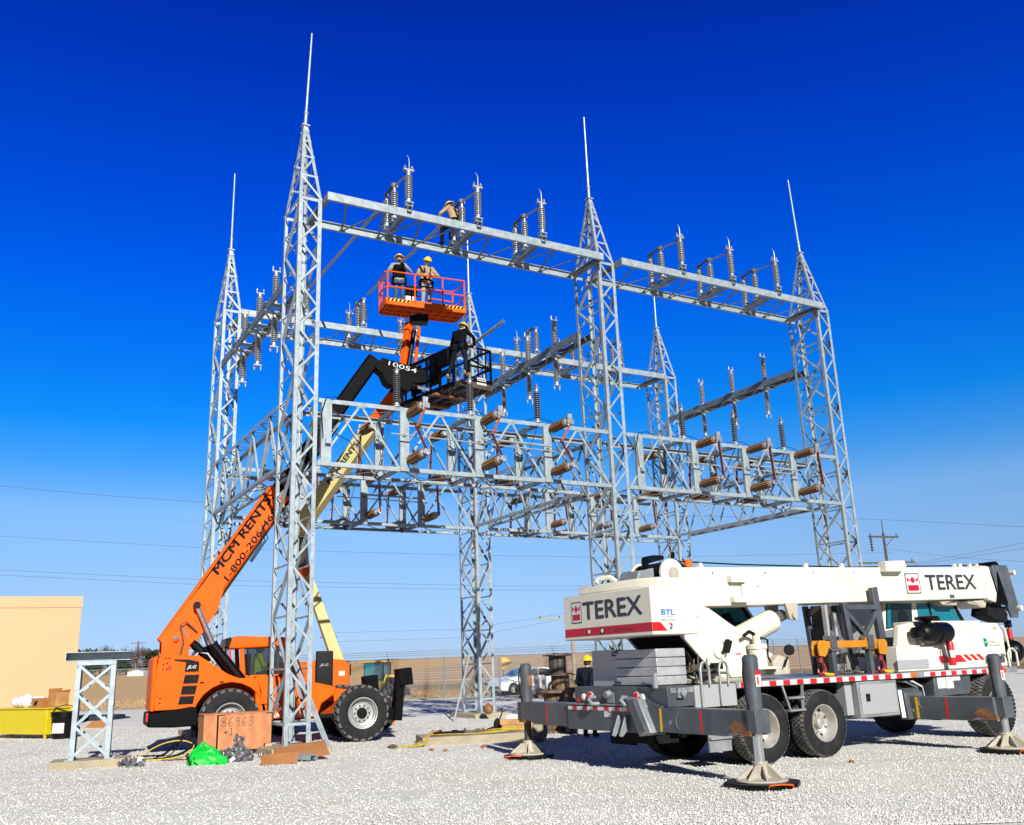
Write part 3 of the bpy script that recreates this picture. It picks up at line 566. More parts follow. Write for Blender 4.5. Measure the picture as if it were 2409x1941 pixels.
# ---- lower box trusses
def boxtruss(i,j,label):
    L=(L1,L2)[i]; t=thing('box_truss',label,'box truss',SP(US[i],j*SW,0),YAW,'box trusses along the rows'); a,b=HU+.02,L-HU-.02; zt,zb=7.68,6.19
    for v in(-HV,HV):
        for z in(zt,zb):
            mb=MB(); q=1 if v<0 else -1; mb.angle((a,v,z+(.05 if z==zt else -.05)),(b,v,z+(.05 if z==zt else -.05)),Y*q,Z*(-1 if z==zt else 1),.1,.012); mb.build('chord',m_galv,t)
    off=.13*(i)
    top=[1.34+off,3.41+off,5.43+off,7.48+off]; bot=[a+.02,2.34+off,4.36+off,6.38+off,b-.02]
    for v,q in((-HV,1),(HV,-1)):
        mb=MB(); n=Y*-q
        for k in range(4):
            for e,sg in((bot[k],0),(bot[k+1],1)):
                y=v+q*(.02+.012*sg); p0,p1=Vector((e,y,zb)),Vector((top[k],y,zt)); mb.bar(p0,p1,.05,.01,n); d=(p1-p0).normalized(); sd=d.cross(n); mb.bar(p0-n*.03+sd*.028,p1-n*.03+sd*.028,.01,.05,n)
        for e,z in [(x,zt-.02) for x in top]+[(x,zb+.02) for x in bot[1:4]]: mb.box((e,v+q*.014,z),(.2,.008,.13))
        mb.build('diagonal_bracing',m_galv,t)
    for z,mm in((zt-.02,m_galv2),(zb+.02,m_galv2)):
        mb=MB(); nn=[a]+[x for p in zip(top,bot[1:]) for x in p]
        for k in range(len(nn)-1):
            s=1 if k%2 else -1; mb.bar((nn[k],s*(HV-.05),z),(nn[k+1],-s*(HV-.05),z),.05,.01)
        mb.build('lacing',mm,t)
    for u in bot[1:4]:
      for z_,w_ in((zt+.02,.11),(zb-.02,.1)):
        mb=MB(); mb.chan((u-.1,-HV+.02,z_),(u-.1,HV-.02,z_),w_,.05,X,.01); mb.build('cross_member',m_galv2,t)
    for u in (): mb.chan((u-.1,-HV+.02,zt+.02),(u-.1,HV-.02,zt+.02),.11,.05,X,.01); mb.chan((u-.1,-HV+.02,zb-.02),(u-.1,HV-.02,zb-.02),.1,.05,X,.01)
    if j==0:
        mb=MB(); u=.50+.2*i; mb.chan((u,-HV-.03,zb-.05),(u,-HV-.03,zt+.02),.24,.1,Y,.01,up=X); mb.box((u+.02,-HV-.08,zb+.5),(.12,.1,.1)); mb.build('vertical_channel',m_galv,t)
    mb=MB(); mb.cyl((a+1.7,-HV-.25,6.98),(b-1.9,-HV-.25,6.92),.018,n=6); mb.cyl((bot[2]+.1,-HV-.22,7.08),(bot[3]+.1,-HV-.22,7.06),.03,n=8); mb.build('operating_rod',m_galv,t)
    if j==0:
        u=.5+.2*i; mb=MB(); mb.tube([(u-.1,-HV-.09,zb+.6),(u-.15,-HV-.1,zt-.3),(u-.05,-HV-.1,zt+.05),(u+.3,-HV-.05,zt+.12),(u+.9,-HV+.2,zt+.06)],.011,5); mb.build('jumper_cable',m_blk,t)
        mb=MB(); mb.tube([(u+.1,-HV-.09,zb+.75),(u+.6,-HV+.1,zb+.6),(u+1.0,-HV+.4,zb+.25),(u+1.15,-HV+.6,zb-.2)],.010,5); mb.build('jumper_cable',m_blk,t)
    for e in bot[1:4]:
        mb=MB(); mb.tube([(e-.5,-HV+.05,zt+.07),(e-.2,-HV-.05,zt+.16),(e+.1,-HV-.1,zt+.1),(e+.45,-HV+.02,zt+.06)],.009,5); mb.build('jumper_cable',m_blk,t)
        mb=MB(); mb.bar((e-.14,-HV+.04,zt-.05),(e-.14,HV-.04,zb+.05),.045,.01,X); mb.bar((e-.12,HV-.04,zt-.05),(e-.12,-HV+.04,zb+.05),.045,.01,X); mb.build('diagonal_bracing',m_galv2,t)
    return t
boxtruss(0,0,'front box truss carrying brown switches between the tallest tower and the middle tower')
boxtruss(1,0,'front box truss carrying brown switches between the middle tower and the rightmost tower')
boxtruss(0,1,'rear box truss seen lower behind the front one, left half of the rear row')
boxtruss(1,1,'rear box truss in the right half of the rear row, behind the crane beacon')
def make_gang(label,knee):
    t=thing('gang_switch',label,'load switch'); zt,zb=7.64,6.15
    mb=MB(); mb.chan((0,-.02,zb),(0,-.02,zt+.02),.23,.09,Y,.01,up=X); mb.build('switch_channel',m_galv,t)
    mb=MB(); mb.box((-.02,-.034,7.02),(.09,.004,.08)); mb.build('rating_plate',m_lead,t)
    for z,L0 in((7.58,.66),(6.42,.70)):
        mb=MB(); mb.cur=0
        p=Vector((.14,-.06,z)); d=Vector((.0,-1,.02)); n=10
        prof=[(.10,0)]
        for k in range(18): prof+=[(.105,L0*k/18+.005),(.118,L0*k/18+.016),(.105,L0*k/18+.028)]
        prof+=[(.1,L0)]; mb.lathe(prof,p,d,10); g=mb.build('brown_insulator',m_brown,t,smooth=False)
        mb=MB()
        for k in range(10):
            a=2*math.pi*(k+.5)/10; c=p+Vector((math.cos(a)*.117,0,math.sin(a)*.117)); mb.bar(c,c+d*L0,.012,.012)
        mb.build('rib',m_browndk,g)
        mb=MB(); e=p+d*L0; mb.cyl(p+Y*.04,p,.09,n=12); mb.build('base_fitting',m_alu,g); mb=MB(); mb.cyl(e,e+d*.05,.095,.085,12); mb.cyl(e+d*.05,e+d*.14,.05,n=8)
        if z>7: mb.box(e+d*.12+Vector((.03,0,.06)),(.13,.05,.26)); mb.box(e+d*.12+Vector((.1,0,-.02)),(.06,.09,.12)); mb.cyl(e+d*.1-Z*.1,e+d*.1,.03,n=8)
        else: mb.box(e+d*.12+Vector((.02,0,.02)),(.1,.07,.12)); mb.tube([e+d*.1,e+d*.14+Vector((.05,0,-.05)),e+d*.15+Vector((.1,0,-.02)),e+d*.14+Vector((.1,0,.08))],.025,6)
        mb.build('end_fitting',m_alu,g)
    a=Vector((.16,-.86,7.5)); b=Vector((.2,-.9,6.42))
    if knee:
        k=Vector((.06,-.6,7.1)); mb=MB(); mb.taper(a,k,.05,.03,.06,.03); mb.build('upper_arm',m_copper_lit,t); mb=MB(); mb.taper(k,b,.07,.035,.05,.03); mb.cyl(k-X*.04,k+X*.04,.035,n=8); mb.build('lower_arm',m_copper,t)  # upper arm coloured as sunlit, lower arm plain dark red
    else:
        mb=MB(); mb.bar(a,b,.065,.035); mb.build('contact_arm',m_copper,t)
        mb=MB(); mb.bar(a+X*.05,b+X*.05,.012,.02); mb.build('stay_rod',m_alu,t)
    return t
gk=gs=None; GU=[[2.44,4.46,6.49],[2.70,4.66,6.64]]
GN={(0,0):['switch with brown insulators and bent copper arm under the black platform','switch with brown insulators and bent copper arm, middle of the front left truss','switch with brown insulators and bent copper arm, nearest the tower behind the counterweight'],
    (1,0):['leftmost front switch with straight red arm on the right truss, above the crane beacon','middle front switch with straight red arm on the right truss','front switch with straight red arm nearest the rightmost tower']}
for i in(0,1):
    for j in(0,1):
        for side in(-1,1):
            for k in range(3):
                u=US[i]+GU[i][k]+(0 if side<0 else -.15); v=j*SW+side*(HV+.012); loc=SP(u,v,0); knee=(i==0 and j==0 and side<0)
                if j==0 and side<0: lb=GN[(i,0)][k]
                else:
                    lb='%s brown switch on the %s face of the %s truss, %s half'%(['left','middle','right'][k],['near','far'][side>0],['front','rear'][j],['left','right'][i])
                if knee:
                    if gk is None: gk=o=make_gang(lb,True); o['group']='brown gang switches on the box trusses'
                    else: o=dup(gk,loc,0,lb)
                else:
                    if gs is None: gs=o=make_gang(lb,False); o['group']='brown gang switches on the box trusses'
                    else: o=dup(gs,loc,0,lb)
                o.location=loc; o.rotation_euler=(0,0,YAW if side<0 else YAW+math.pi)
# post insulators standing on the front box trusses
sp_=None; SN=['dark post insulator standing on the front truss against the black telehandler head','dark post insulator standing on the front truss below the black platform sign','dark post insulator standing alone on the front truss right of the black platform','leftmost dark post insulator on the right front truss','middle dark post insulator on the right front truss, under a hanging one','dark post insulator on the right front truss nearest the rightmost tower']
for i in(0,1):
    for k in range(3):
        loc=SP(US[i]+(2.27,4.27,6.26)[k]+.12*i,-HV+.06,7.735)
        if sp_ is None: sp_=make_post(SN[0],False,m=m_porcd); sp_.location=loc; sp_.rotation_euler=(0,0,YAW); sp_['group']='dark post insulators on the front trusses'
        else: dup(sp_,loc,YAW,SN[i*3+k])
# suspended insulators under the front truss
hp=None
for k,(u,lb) in enumerate(((2.6,'small dark insulator hanging below the front left truss beside the orange boom lift arm'),(4.55,'small dark insulator hanging below the front left truss, middle'),(6.6,'small dark insulator below the front truss nearest the tower behind the counterweight'))):
    loc=SP(u,SW-1.2,8.75-.9)
    if hp is None: hp=make_post(lb,False,m=m_porc); hp.location=loc; hp.rotation_euler=(0,0,YAW); hp['group']='insulators on the rear trusses'; 
    else: dup(hp,loc,YAW,lb)
for o,k in zip([x for x in COL.objects if x.get('group')=='insulators on the rear trusses'],range(3)):
    o['label']='%s grey post insulator standing on the rear box truss, seen below the front truss'%['leftmost','middle','rightmost'][k]; o.location=SP((2.3,4.3,6.3)[k],SW-HV+.06,7.735)
# ---- lower cross trusses
def crosstruss(i,label):
    t=thing('cross_truss',label,'cross truss',SP(US[i],0,0),YAW,'cross trusses between the front and back rows'); a,b=HV+.02,SW-HV-.02; zt,zb=7.78,6.28
    for s in(-1,1):
        for z in(zt,zb):
            mb=MB(); e=.05 if z==zt else -.05; mb.angle((s*HU,a,z+e),(s*HU,b,z+e),X*-s,Z*(-1 if z==zt else 1),.09,.012); mb.build('chord',m_galv,t)
        mb=MB(); n=4; dv=(b-a)/n; nn=X*s
        for k in range(n):
            v=a+k*dv; x=s*(HU-.02)
            for p0,p1 in((Vector((x,v,zb)),Vector((x,v+dv*.5,zt))),(Vector((x-s*.012,v+dv*.5,zt)),Vector((x-s*.012,v+dv,zb)))):
                mb.bar(p0,p1,.046,.01,nn); mb.bar(p0-nn*.03,p1-nn*.03,.01,.045,nn)
        mb.build('diagonal_bracing',m_galv,t)
    for z in(zt-.01,zb+.01):
        mb=MB(); n=8; dv=(b-a)/n
        for k in range(n):
            s=1 if k%2 else -1; mb.bar((s*(HU-.04),a+k*dv,z),(-s*(HU-.04),a+(k+1)*dv,z),.05,.01)
            if k%2: mb.bar((-HU+.02,a+k*dv,z+.012),(HU-.02,a+k*dv,z+.012),.07,.01)
        mb.build('lacing',m_galv2,t)
    return t
crosstruss(0,'lower cross truss at the left above the letters on the orange boom')
crosstruss(1,'lower cross truss in the middle, ending at the tower behind the counterweight')
crosstruss(2,'lower cross truss at the right, ending at the rightmost tower')
# ================================================================== wheels
def wheel(t,c,Rr,W,rim,style,out=-1,name='wheel',rm=None,steer=0):
    """wheel at c, axle along local y, outer face towards out*y"""
    c=Vector(c); ax=Matrix.Rotation(steer,3,'Z')@(Y*out); h=W/2
    e=bpy.data.objects.new(name,None); COL.objects.link(e); e.parent=t; e.empty_display_size=.1
    mb=MB(); rr=rim
    prof=[(rr,-h*.8),(rr*1.08,-h*.95),(Rr*.86,-h),(Rr*.955,-h*.86),(Rr*.975,-h*.5),(Rr*.98,0),(Rr*.975,h*.5),(Rr*.955,h*.86),(Rr*.86,h),(rr*1.25,h*1.02),(rr*1.08,h*.95),(rr,h*.8),(rr*.97,h*.5)]
    mb.lathe(prof,c,ax,40,cap=False); mb.build('tyre',m_tyre,e)
    d,sd,u=basis(ax); mb=MB()
    def P(a,r,y): return c+(sd*math.cos(a)+u*math.sin(a))*r+d*y
    if style=='lug':
        n=22
        for k in range(n):
            for s in(-1,1):
                a=2*math.pi*(k+(.5 if s>0 else 0))/n; w=2*math.pi/n
                ps=[]
                for (da,y) in((-.36,s*h*.97),(.22,s*h*.97),(.42,s*h*.45),(.12,s*h*.02),(-.2,s*h*.02),(-.1,s*h*.45)): ps.append((a+da*w,y))
                vs=[P(q,Rr*.9 if abs(y)>h*.9 else Rr*.955,y) for q,y in ps]+[P(q,Rr*(.968 if abs(y)>h*.9 else 1.0),y) for q,y in ps]; m=len(ps)
                mb.add(vs,[tuple(range(m,2*m))]+[(i,(i+1)%m,(i+1)%m+m,i+m) for i in range(m)])
        mb.build('tread',m_tyred,e,smooth=False)
    else:
        n=46
        for k in range(n):
            a=2*math.pi*k/n; w=2*math.pi/n
            for y0,y1,of in((-.98,-.62,0),(-.54,-.2,.5),(-.13,.13,0),(.2,.54,.5),(.62,.98,0)):
                b=a+of*w; q=[(b-.36*w,y0*h),(b+.36*w,y0*h),(b+.36*w,y1*h),(b-.36*w,y1*h)]
                vs=[P(x,Rr*.95 if abs(y)>.9*h else Rr*.97,y) for x,y in q]+[P(x,Rr*.972 if abs(y)>.9*h else Rr,y) for x,y in q]
                mb.add(vs,[(4,5,6,7),(0,1,5,4),(1,2,6,5),(2,3,7,6),(3,0,4,7)])
        mb.build('tread',m_tyred if style=='road' else m_tyre,e,smooth=False)
    mb=MB(); r=rim; rm=rm or m_rim
    if style=='lug':
        mb.lathe([(r*1.02,h*.93),(r*1.0,h*.99),(r*.93,h*.96),(r*.9,h*.62),(r*.84,h*.58),(r*.8,h*.2),(r*.66,h*.12),(r*.6,h*.3),(r*.42,h*.34),(.01,h*.34)],c,ax,36,cap=False); mb.lathe([(r*.97,-h*.8),(r*.9,-h*.2),(.01,-h*.1)],c,ax,24,cap=False); mb.build('rim',rm,e)
        mb=MB(); mb.cyl(c+d*h*.3,c+d*h*.62,r*.36,r*.33,18); mb.cyl(c+d*h*.6,c+d*h*.74,r*.2,r*.18,12); hb=mb.build('hub',m_blackg,e)
        mb=MB()
        for k in range(10): a=2*math.pi*k/10; q=P(a,r*.5,h*.34); mb.cyl(q,q+d*.04,r*.05,n=6)
        mb.build('wheel_nut',m_dirtst,e)
    else:
        mb.lathe([(r*1.03,h*.93),(r*1.02,h*1.0),(r*.95,h*.97),(r*.9,h*.7),(r*.86,h*.1),(r*.8,-h*.25),(r*.62,-h*.3),(r*.5,-h*.22),(.01,-h*.2)],c,ax,36,cap=False); mb.build('rim',rm or m_rimc,e)
        mb=MB(); mb.lathe([(r*.36,-h*.25),(r*.35,h*.2),(r*.3,h*.42),(r*.16,h*.55),(.01,h*.58)],c,ax,20,cap=False)
        for k in range(10): a=2*math.pi*k/10; q=P(a,r*.5,-h*.24); mb.cyl(q,q+d*.05,r*.05,n=6)
        mb.build('hub',m_rimc if rm is None or rm==m_rimc else m_greyl,e)
        mb=MB()
        for k in range(8): a=2*math.pi*(k+.5)/8; q=P(a,r*.71,-h*.285); mb.cyl(q,q+d*.012,r*.075,n=10)
        mb.build('hand_hole',m_blk,e)
    return e
# ================================================================== telehandler (front wheel contact = local origin)
TY=R(24.5); T=thing('telehandler','orange telehandler with raised boom and black work platform, parked behind the tallest tower','telehandler',(-4.26,23.83,0),TY)
for x,z in((0,.645),(-3.03,.665)):
    for s in(-1,1): wheel(T,(x,s*.99,z),.645 if x==0 else .665,.40,.355,'lug',out=s)
# chassis
mb=MB(); mb.b2((-3.9,-.5,.55),(.55,.5,.95)); mb.b2((-.25,-1.0,.5),(.25,1.0,.78)); mb.b2((-3.25,-1.0,.5),(-2.8,1.0,.8)); mb.build('chassis',m_blk,T,bevel=.02)
# engine pod on right with wheel arch
def arch(cx,cz,r,a0,a1,n=10): return [(cx+r*math.cos(R(a0+(a1-a0)*k/n)),cz+r*math.sin(R(a0+(a1-a0)*k/n))) for k in range(n+1)]
pod=[(-4.62,.92),(-4.66,1.4),(-4.60,2.02),(-4.5,2.10),(-3.74,2.06),(-3.40,1.84),(-3.1,1.64),(-2.85,1.54),(-2.42,1.53),(-2.28,.80)]+[p for p in arch(-3.03,.66,.80,8,168) ]+[(-3.86,.93)]
mb=MB(); mb.prism(pod,.62,(0,-1.04,0)); mb.build('engine_cover',m_orange,T,bevel=.03,seg=3)
mb=MB(); mb.prism([(-4.55,.92),(-4.6,2.05),(-3.9,2.02),(-3.55,1.7),(-2.3,1.5),(-2.3,.8),(-3.9,.95)],1.2,(0,-.4,0)); mb.build('rear_body',m_orange,T,bevel=.03)
mb=MB(); mb.prism([(-4.71,.9),(-4.71,2.03),(-4.62,2.1),(-4.62,.9)],1.75,(0,-1.0,0)); mb.build('rear_panel',m_orange,T,bevel=.03)
mb=MB(); mb.prism([(-4.74,.58),(-4.74,.86),(-4.3,.92),(-3.86,.98),(-3.72,.95),(-3.7,.56),(-4.2,.55)],1.9,(0,-1.06,0)); mb.build('counterweight',m_black,T,bevel=.03)
mb=MB(); mb.b2((-4.77,-.98,.7),(-4.735,-.72,.88)); mb.build('tail_lamp',m_red,T)
# louvres and decals on pod
mb=MB()
for (x0,x1,z0,z1) in((-4.06,-3.75,1.47,1.655),(-4.1,-3.79,1.235,1.42),(-4.14,-3.83,1.03,1.20)):
    mb.prism([(x0,z0),(x1,z0),(x1+.03,z1),(x0+.03,z1)],.012,(0,-1.052,0))
mb.build('louvre',m_blackg,T)
mb=MB(); mb.prism([(-4.27,2.0),(-3.95,1.985),(-3.74,1.93),(-3.74,1.72),(-4.04,1.72),(-4.02,1.93),(-4.27,1.97)],.012,(0,-1.052,0)); mb.build('decal_panel',m_blackg,T)
text('JLG',m_white,T,(-4.0,-1.0565,1.77),X,Z,.21,.09,off=.02,shear=.3)
mb=MB(); mb.b2((-4.39,-1.05,1.77),(-4.32,-1.043,1.86)); mb.build('safety_sticker',m_red,T)
mb=MB()
for x,z in((-4.5,1.9),(-4.5,1.8),(-4.52,1.18),(-4.52,1.08),(-4.45,2.03),(-4.38,2.03),(-4.42,1.92),(-4.42,1.79)): mb.cyl((x,-1.06,z),(x,-1.035,z),.016,n=8)
for x in(-3.7,-3.28): mb.b2((x,-1.05,1.46),(x+.09,-1.04,1.49))
mb.build('latch',m_blk,T)
# front frame between wheels
mb=MB(); mb.prism([(-2.44,.62),(-2.5,1.5),(-2.44,1.58),(-1.84,1.56),(-.6,1.26),(-.62,1.12),(-.95,.9),(-1.05,.60)],.5,(0,-1.02,0)); mb.build('side_body',m_orange,T,bevel=.03)
mb=MB(); mb.b2((-2.36,-1.03,.95),(-2.2,-1.06,1.45)); mb.build('access_step',m_orange,T,bevel=.02)
text('SKYTRAK',m_white,T,(-2.13,-1.026,.645),X,Z,1.02,.1,off=.02,shear=.25)
mb=MB(); mb.prism([(-2.5,.62),(-2.5,1.5),(-.5,1.22),(.55,1.1),(.62,.8),(-.5,.62)],1.0,(0,-.5,0)); mb.build('front_frame',m_orange,T,bevel=.03)
# cab
def cabbox():
    mb=MB()
    x0,x1,x2,y0,y1,z0,z1=-2.95,-2.62,-1.45,.02,.95,1.45,2.42
    mb.prism([(-2.98,2.22),(-2.9,2.50),(-2.75,2.52),(-1.5,2.46),(-1.36,2.36),(-1.4,2.26)],y1-y0+.1,(0,y0-.05,0)); mb.build('cab_roof',m_orange,T,bevel=.04,seg=3)
    mb=MB(); mb.prism([(-3.06,2.24),(-3.04,2.46),(-2.93,2.5),(-2.9,2.26)],y1-y0,(0,y0,0)); mb.build('roof_visor',m_blackg,T,bevel=.02)
    mb=MB()
    for y in(y0,y1-.06):
        mb.prism([(-2.66,1.5),(-2.72,2.26),(-2.62,2.26),(-2.55,1.5)],.06,(0,y,0)); mb.prism([(-1.3,1.5),(-1.55,2.28),(-1.42,2.3),(-1.16,1.5)],.06,(0,y,0)); mb.prism([(-2.9,1.5),(-2.96,2.26),(-2.92,2.26),(-2.86,1.5)],.05,(0,y,0))
        mb.prism([(-2.9,1.3),(-2.9,1.60),(-1.15,1.60),(-1.1,1.3)],.06,(0,y,0));
    mb.b2((-2.95,y0,1.3),(-2.9,y1,1.6)); mb.b2((-1.2,y0,1.25),(-1.14,y1,1.6)); mb.build('cab_frame',m_orange,T,bevel=.015)
    mb=MB(); mb.b2((-2.72,y0+.1,1.35),(-1.3,y1-.1,1.45)); mb.b2((-2.55,.3,1.45),(-2.4,.7,2.1)); mb.b2((-2.5,.3,1.45),(-2.0,.7,1.62)); mb.b2((-1.5,.35,1.45),(-1.3,.65,1.75)); mb.build('seat',m_blk,T,bevel=.03)
    mb=MB(); mb.prism([(-2.5,1.6),(-2.55,2.3),(-1.53,2.3),(-1.3,1.6)],.012,(0,y0+.02,0)); mb.prism([(-2.5,1.6),(-2.55,2.3),(-1.53,2.3),(-1.3,1.6)],.012,(0,y1-.04,0)); mb.b2((-2.93,y0+.05,1.6),(-2.92,y1-.05,2.24)); mb.build('cab_glass',glass('cab_glass',(.02,.035,.04),.04,.42),T)
    mb=MB(); mb.prism([(-2.5,1.56),(-2.57,2.34),(-1.56,2.34),(-1.27,1.56),(-1.32,1.6),(-1.59,2.3),(-2.53,2.3),(-2.46,1.6)],.02,(0,y0-.012,0)); mb.build('window_seal',m_blackg,T)
cabbox()
# boom : pivot (-4.25,2.45), 57 deg
BA=R(57.0); bd=Vector((math.cos(BA),0,math.sin(BA))); bn=Vector((-math.sin(BA),0,math.cos(BA))); bp=Vector((-4.22,0,2.47))
def BP(s,n,y=0): return bp+bd*s+bn*n+Y*y
def boomsec(name,m,s0,s1,h,w,y=0,ch=.06,nb=0,parent=None):
    mb=MB(); pr=[(-w/2+ch,-h/2),(w/2-ch,-h/2),(w/2,-h/2+ch),(w/2,h/2-ch),(w/2-ch,h/2),(-w/2+ch,h/2),(-w/2,h/2-ch),(-w/2,-h/2+ch)]
    mb.prism(pr,s1-s0,BP(s0,nb,y),Y,bn,bd); return mb.build(name,m,parent or T,bevel=.012)
b1=boomsec('main_boom',m_orange,-.2,4.25,.60,.5,nb=.02)
mb=MB(); mb.prism([(-.28,-.3),(-.05,-.52),(1.0,-.42),(1.4,-.27),(1.4,-.2),(-.2,-.1)],.06,(0,0,0),bd,bn,Y)
mb2=MB()
for y in(-.29,.23):
    mb2.prism([(-.28,-.36),(.1,-.44),(1.0,-.42),(1.5,-.26),(1.5,.22),(-.2,.3)],.06,BP(0,0,y),bd,bn,Y)
mb2.build('boom_reinforcement',m_orange,b1,bevel=.01)
mb=MB(); mb.prism([(-.24,-.33),(4.2,-.33),(4.2,-.29),(-.24,-.29)],.4,BP(0,0,-.2),bd,bn,Y); mb.build('dark_underside_strip',m_blackg,b1)  # thin black strip along the underside of the boom
for s,n,h,txt,w in((1.72,.06,.2,'MCM RENTS.',2.3),(1.72,-.22,.14,'1-800-206-4686',2.25)):
    text(txt,m_blk,b1,BP(s,n,-.2525),bd,bn,w,h,shear=.1,bold=.016 if h>.15 else .008)
b2=boomsec('boom_second_section',m_black,3.4,6.55,.50,.42,nb=.0)
boomsec('boom_third_section',m_black,6.0,8.82,.40,.34,nb=.04)
mb=MB()
for y in(-.24,.24): mb.cyl(BP(6.35,.28,y-.03),BP(6.35,.28,y+.03),.13,n=14)
mb.b2((0,0,0),(.001,.001,.001)); mb.bar(BP(6.3,.2,-.22),BP(6.3,.2,.22),.25,.1,bn); mb.build('chain_sheave',m_blackg,b2)
mb=MB(); mb.tube([BP(-.1,.2,-.27),BP(.6,.24,-.275),BP(1.6,.25,-.272),BP(4.2,.25,-.272)],.012,5); mb.build('boom_hose',m_blk,b1)
for s in(1.45,3.95): mb=MB(); mb.bar(BP(s,-.24,-.254),BP(s,.26,-.254),.02,.008,Y); mb.build('weld_seam',m_orange,b1)
mb=MB()
for k in range(6): mb.cyl(BP(.2+.2*k,-.30,-.262),BP(.2+.2*k,-.30,-.24),.018,n=6)
for k in range(3): mb=MB(); mb.tube([BP(3.3,-.1,-.26),BP(2.9+.1*k,-.34-.03*k,-.27),BP(2.4,-.36-.03*k,-.25)],.013,5); mb.build('boom_hose',m_blk,b1)
# pivot tower plates
mb=MB()
for y in(-.36,.3): mb.prism([(-4.5,1.95),(-4.52,2.5),(-4.3,2.68),(-4.05,2.6),(-3.85,1.95)],.06,(0,y,0))
mb.cyl((-4.22,-.42,2.47),(-4.22,.42,2.47),.07,n=14); mb.build('boom_support',m_orange,T,bevel=.01)
mb=MB(); mb.cyl((-4.22,-.45,2.5),(-4.22,-.4,2.5),.055,n=10); mb.cyl((-3.8,-.4,3.24),(-3.8,-.3,3.24),.06,n=12); mb.build('pivot_pin',m_chrome,T)
# lift cylinders
for y in(-.46,.42):
    mb=MB(); a=Vector((-2.72,y,1.5)); b=Vector((-3.38,y,2.3)); mb.cyl(a,b,.115,.105,16); mb.cyl(b,b+(b-a).normalized()*.05,.12,n=16); mb.build('lift_cylinder',m_blackg,T)
    mb=MB(); c=Vector((-3.8,y,3.22)); mb.cyl(b,c,.055,n=12); o=mb.build('piston_rod',m_chrome,T); mb=MB(); mb.cyl(c-Y*.07,c+Y*.07,.085,n=14); mb.build('rod_eye',m_blackg,o)
mb=MB(); mb.cyl((-3.42,-.25,1.98),(-3.85,-.25,2.38),.1,n=14); mb.build('slave_cylinder',m_blackg,T); 
mb=MB(); mb.cyl((-3.85,-.25,2.38),(-4.07,-.27,2.74),.035,n=10); mb.build('slave_rod',m_chrome,T)
for k in range(3):
    mb=MB(); mb.tube([(-3.36-.06*k,-.36,1.95),(-3.5-.05*k,-.4,2.12+.03*k),(-3.7-.05*k,-.38,2.16),(-3.8-.04*k,-.36,2.02)],.018,6); mb.build('hydraulic_hose',(m_white,m_blackg,m_blackg)[k],T)
mb=MB(); mb.tube([(-4.1,-.38,2.1),(-4.05,-.42,2.4),(-4.14,-.4,2.78),(-4.0,-.38,2.84),(-3.75,-.34,2.62)],.02,6); mb.build('hydraulic_hose',m_dirtst,T)
# stabilisers at the front
def stab(x,y,z0,z1,xt):
    mb=MB(); mb.taper((x,y,z0),(xt,y,z1),.2,.34,.2,.3,up=Y); mb.build('stabiliser_leg',m_black,T,bevel=.015)
    mb=MB(); mb.box((xt+.09,y,z1-.02),(.34,.42,.4),rot=Matrix.Rotation(R(-6),3,'Y')); mb.build('stabiliser_foot',m_black,T,bevel=.015)
stab(.92,-.82,.42,1.45,1.02); stab(.62,.8,.5,1.3,.62)
mb=MB(); mb.b2((.45,-.9,.45),(1.0,.9,.7)); mb.build('front_axle_beam',m_black,T,bevel=.02)
# boom head
mb=MB(); hd=[(.50,9.62),(.74,9.90),(.95,9.86),(2.0,9.66),(2.05,9.32),(1.62,9.22),(1.5,8.98),(1.28,9.02),(1.18,9.2),(.98,9.10),(.82,9.2),(.72,9.44)]
mb.prism(hd,.36,(0,-.2,0)); H=mb.build('boom_head',m_black,T,bevel=.02)
hdir=Vector((1.26,0,-.245)).normalized(); hup=Vector((.245,0,1.26)).normalized()
text('10054',m_white,H,(.90,-.2035,9.70),hdir,hup,.82,.125,off=.0)
mb=MB(); mb.cyl((1.72,-.12,9.18),(2.1,-.12,9.12),.05,n=10); mb.build('tilt_rod',m_chrome,H)
mb=MB(); mb.cyl((1.35,-.12,9.16),(1.75,-.12,9.18),.075,n=12); mb.build('tilt_cylinder',m_blackg,H)
# carriage + platform: local sub frame rotated by 14 deg about (2.2,-.3)
pc=Vector((2.1,.04,0)); pr_=Matrix.Rotation(R(16.5),3,'Z')
def PF(x,y,z): return pc+pr_@Vector((x,y,0))+Z*z
px_,py_=pr_@X,pr_@Y
ZF=9.05
mb=MB()
for y in(-1.25,-.62,.0,.62,1.25): mb.bar(PF(.0,y,ZF-.05),PF(0,y,ZF+1.05),.07,.07,px_)
for z in(.0,.35,.75,1.03): mb.bar(PF(0,-1.28,ZF+z),PF(0,1.5,ZF+z),.05,.1,Z)
mb.bar(PF(.0,-.35,ZF+.15),PF(0,-.35,ZF+1.0),.45,.05,px_); mb.bar(PF(0.02,.55,ZF+.1),PF(.02,.55,ZF+.95),.5,.04,px_); mb.build('carriage',m_black,T,bevel=.008)
mb=MB(); mb.bar(PF(-.05,-.9,ZF+.55),PF(-.05,-.9,ZF+1.02),.5,.16,px_); mb.build('control_box',m_black,T,bevel=.02)
mb=MB()
for y in(-1.38,1.5): mb.bar(PF(.12,y,ZF),PF(1.22,y,ZF),.08,.16)
for x in(.14,.5,.86,1.2): mb.bar(PF(x,-1.4,ZF),PF(x,1.5,ZF),.08,.13)
for k in range(12): mb.bar(PF(.16,-1.3+k*.245,ZF+.075),PF(1.2,-1.3+k*.245,ZF+.075),.13,.012)
P_=mb.build('platform_floor',m_dirtst,T)
mb=MB()
for y in(-.45,.55): mb.bar(PF(-.1,y,ZF-.14),PF(1.15,y,ZF-.12),.16,.06)
mb.build('fork',m_rust,T)
mb=MB(); r=.022
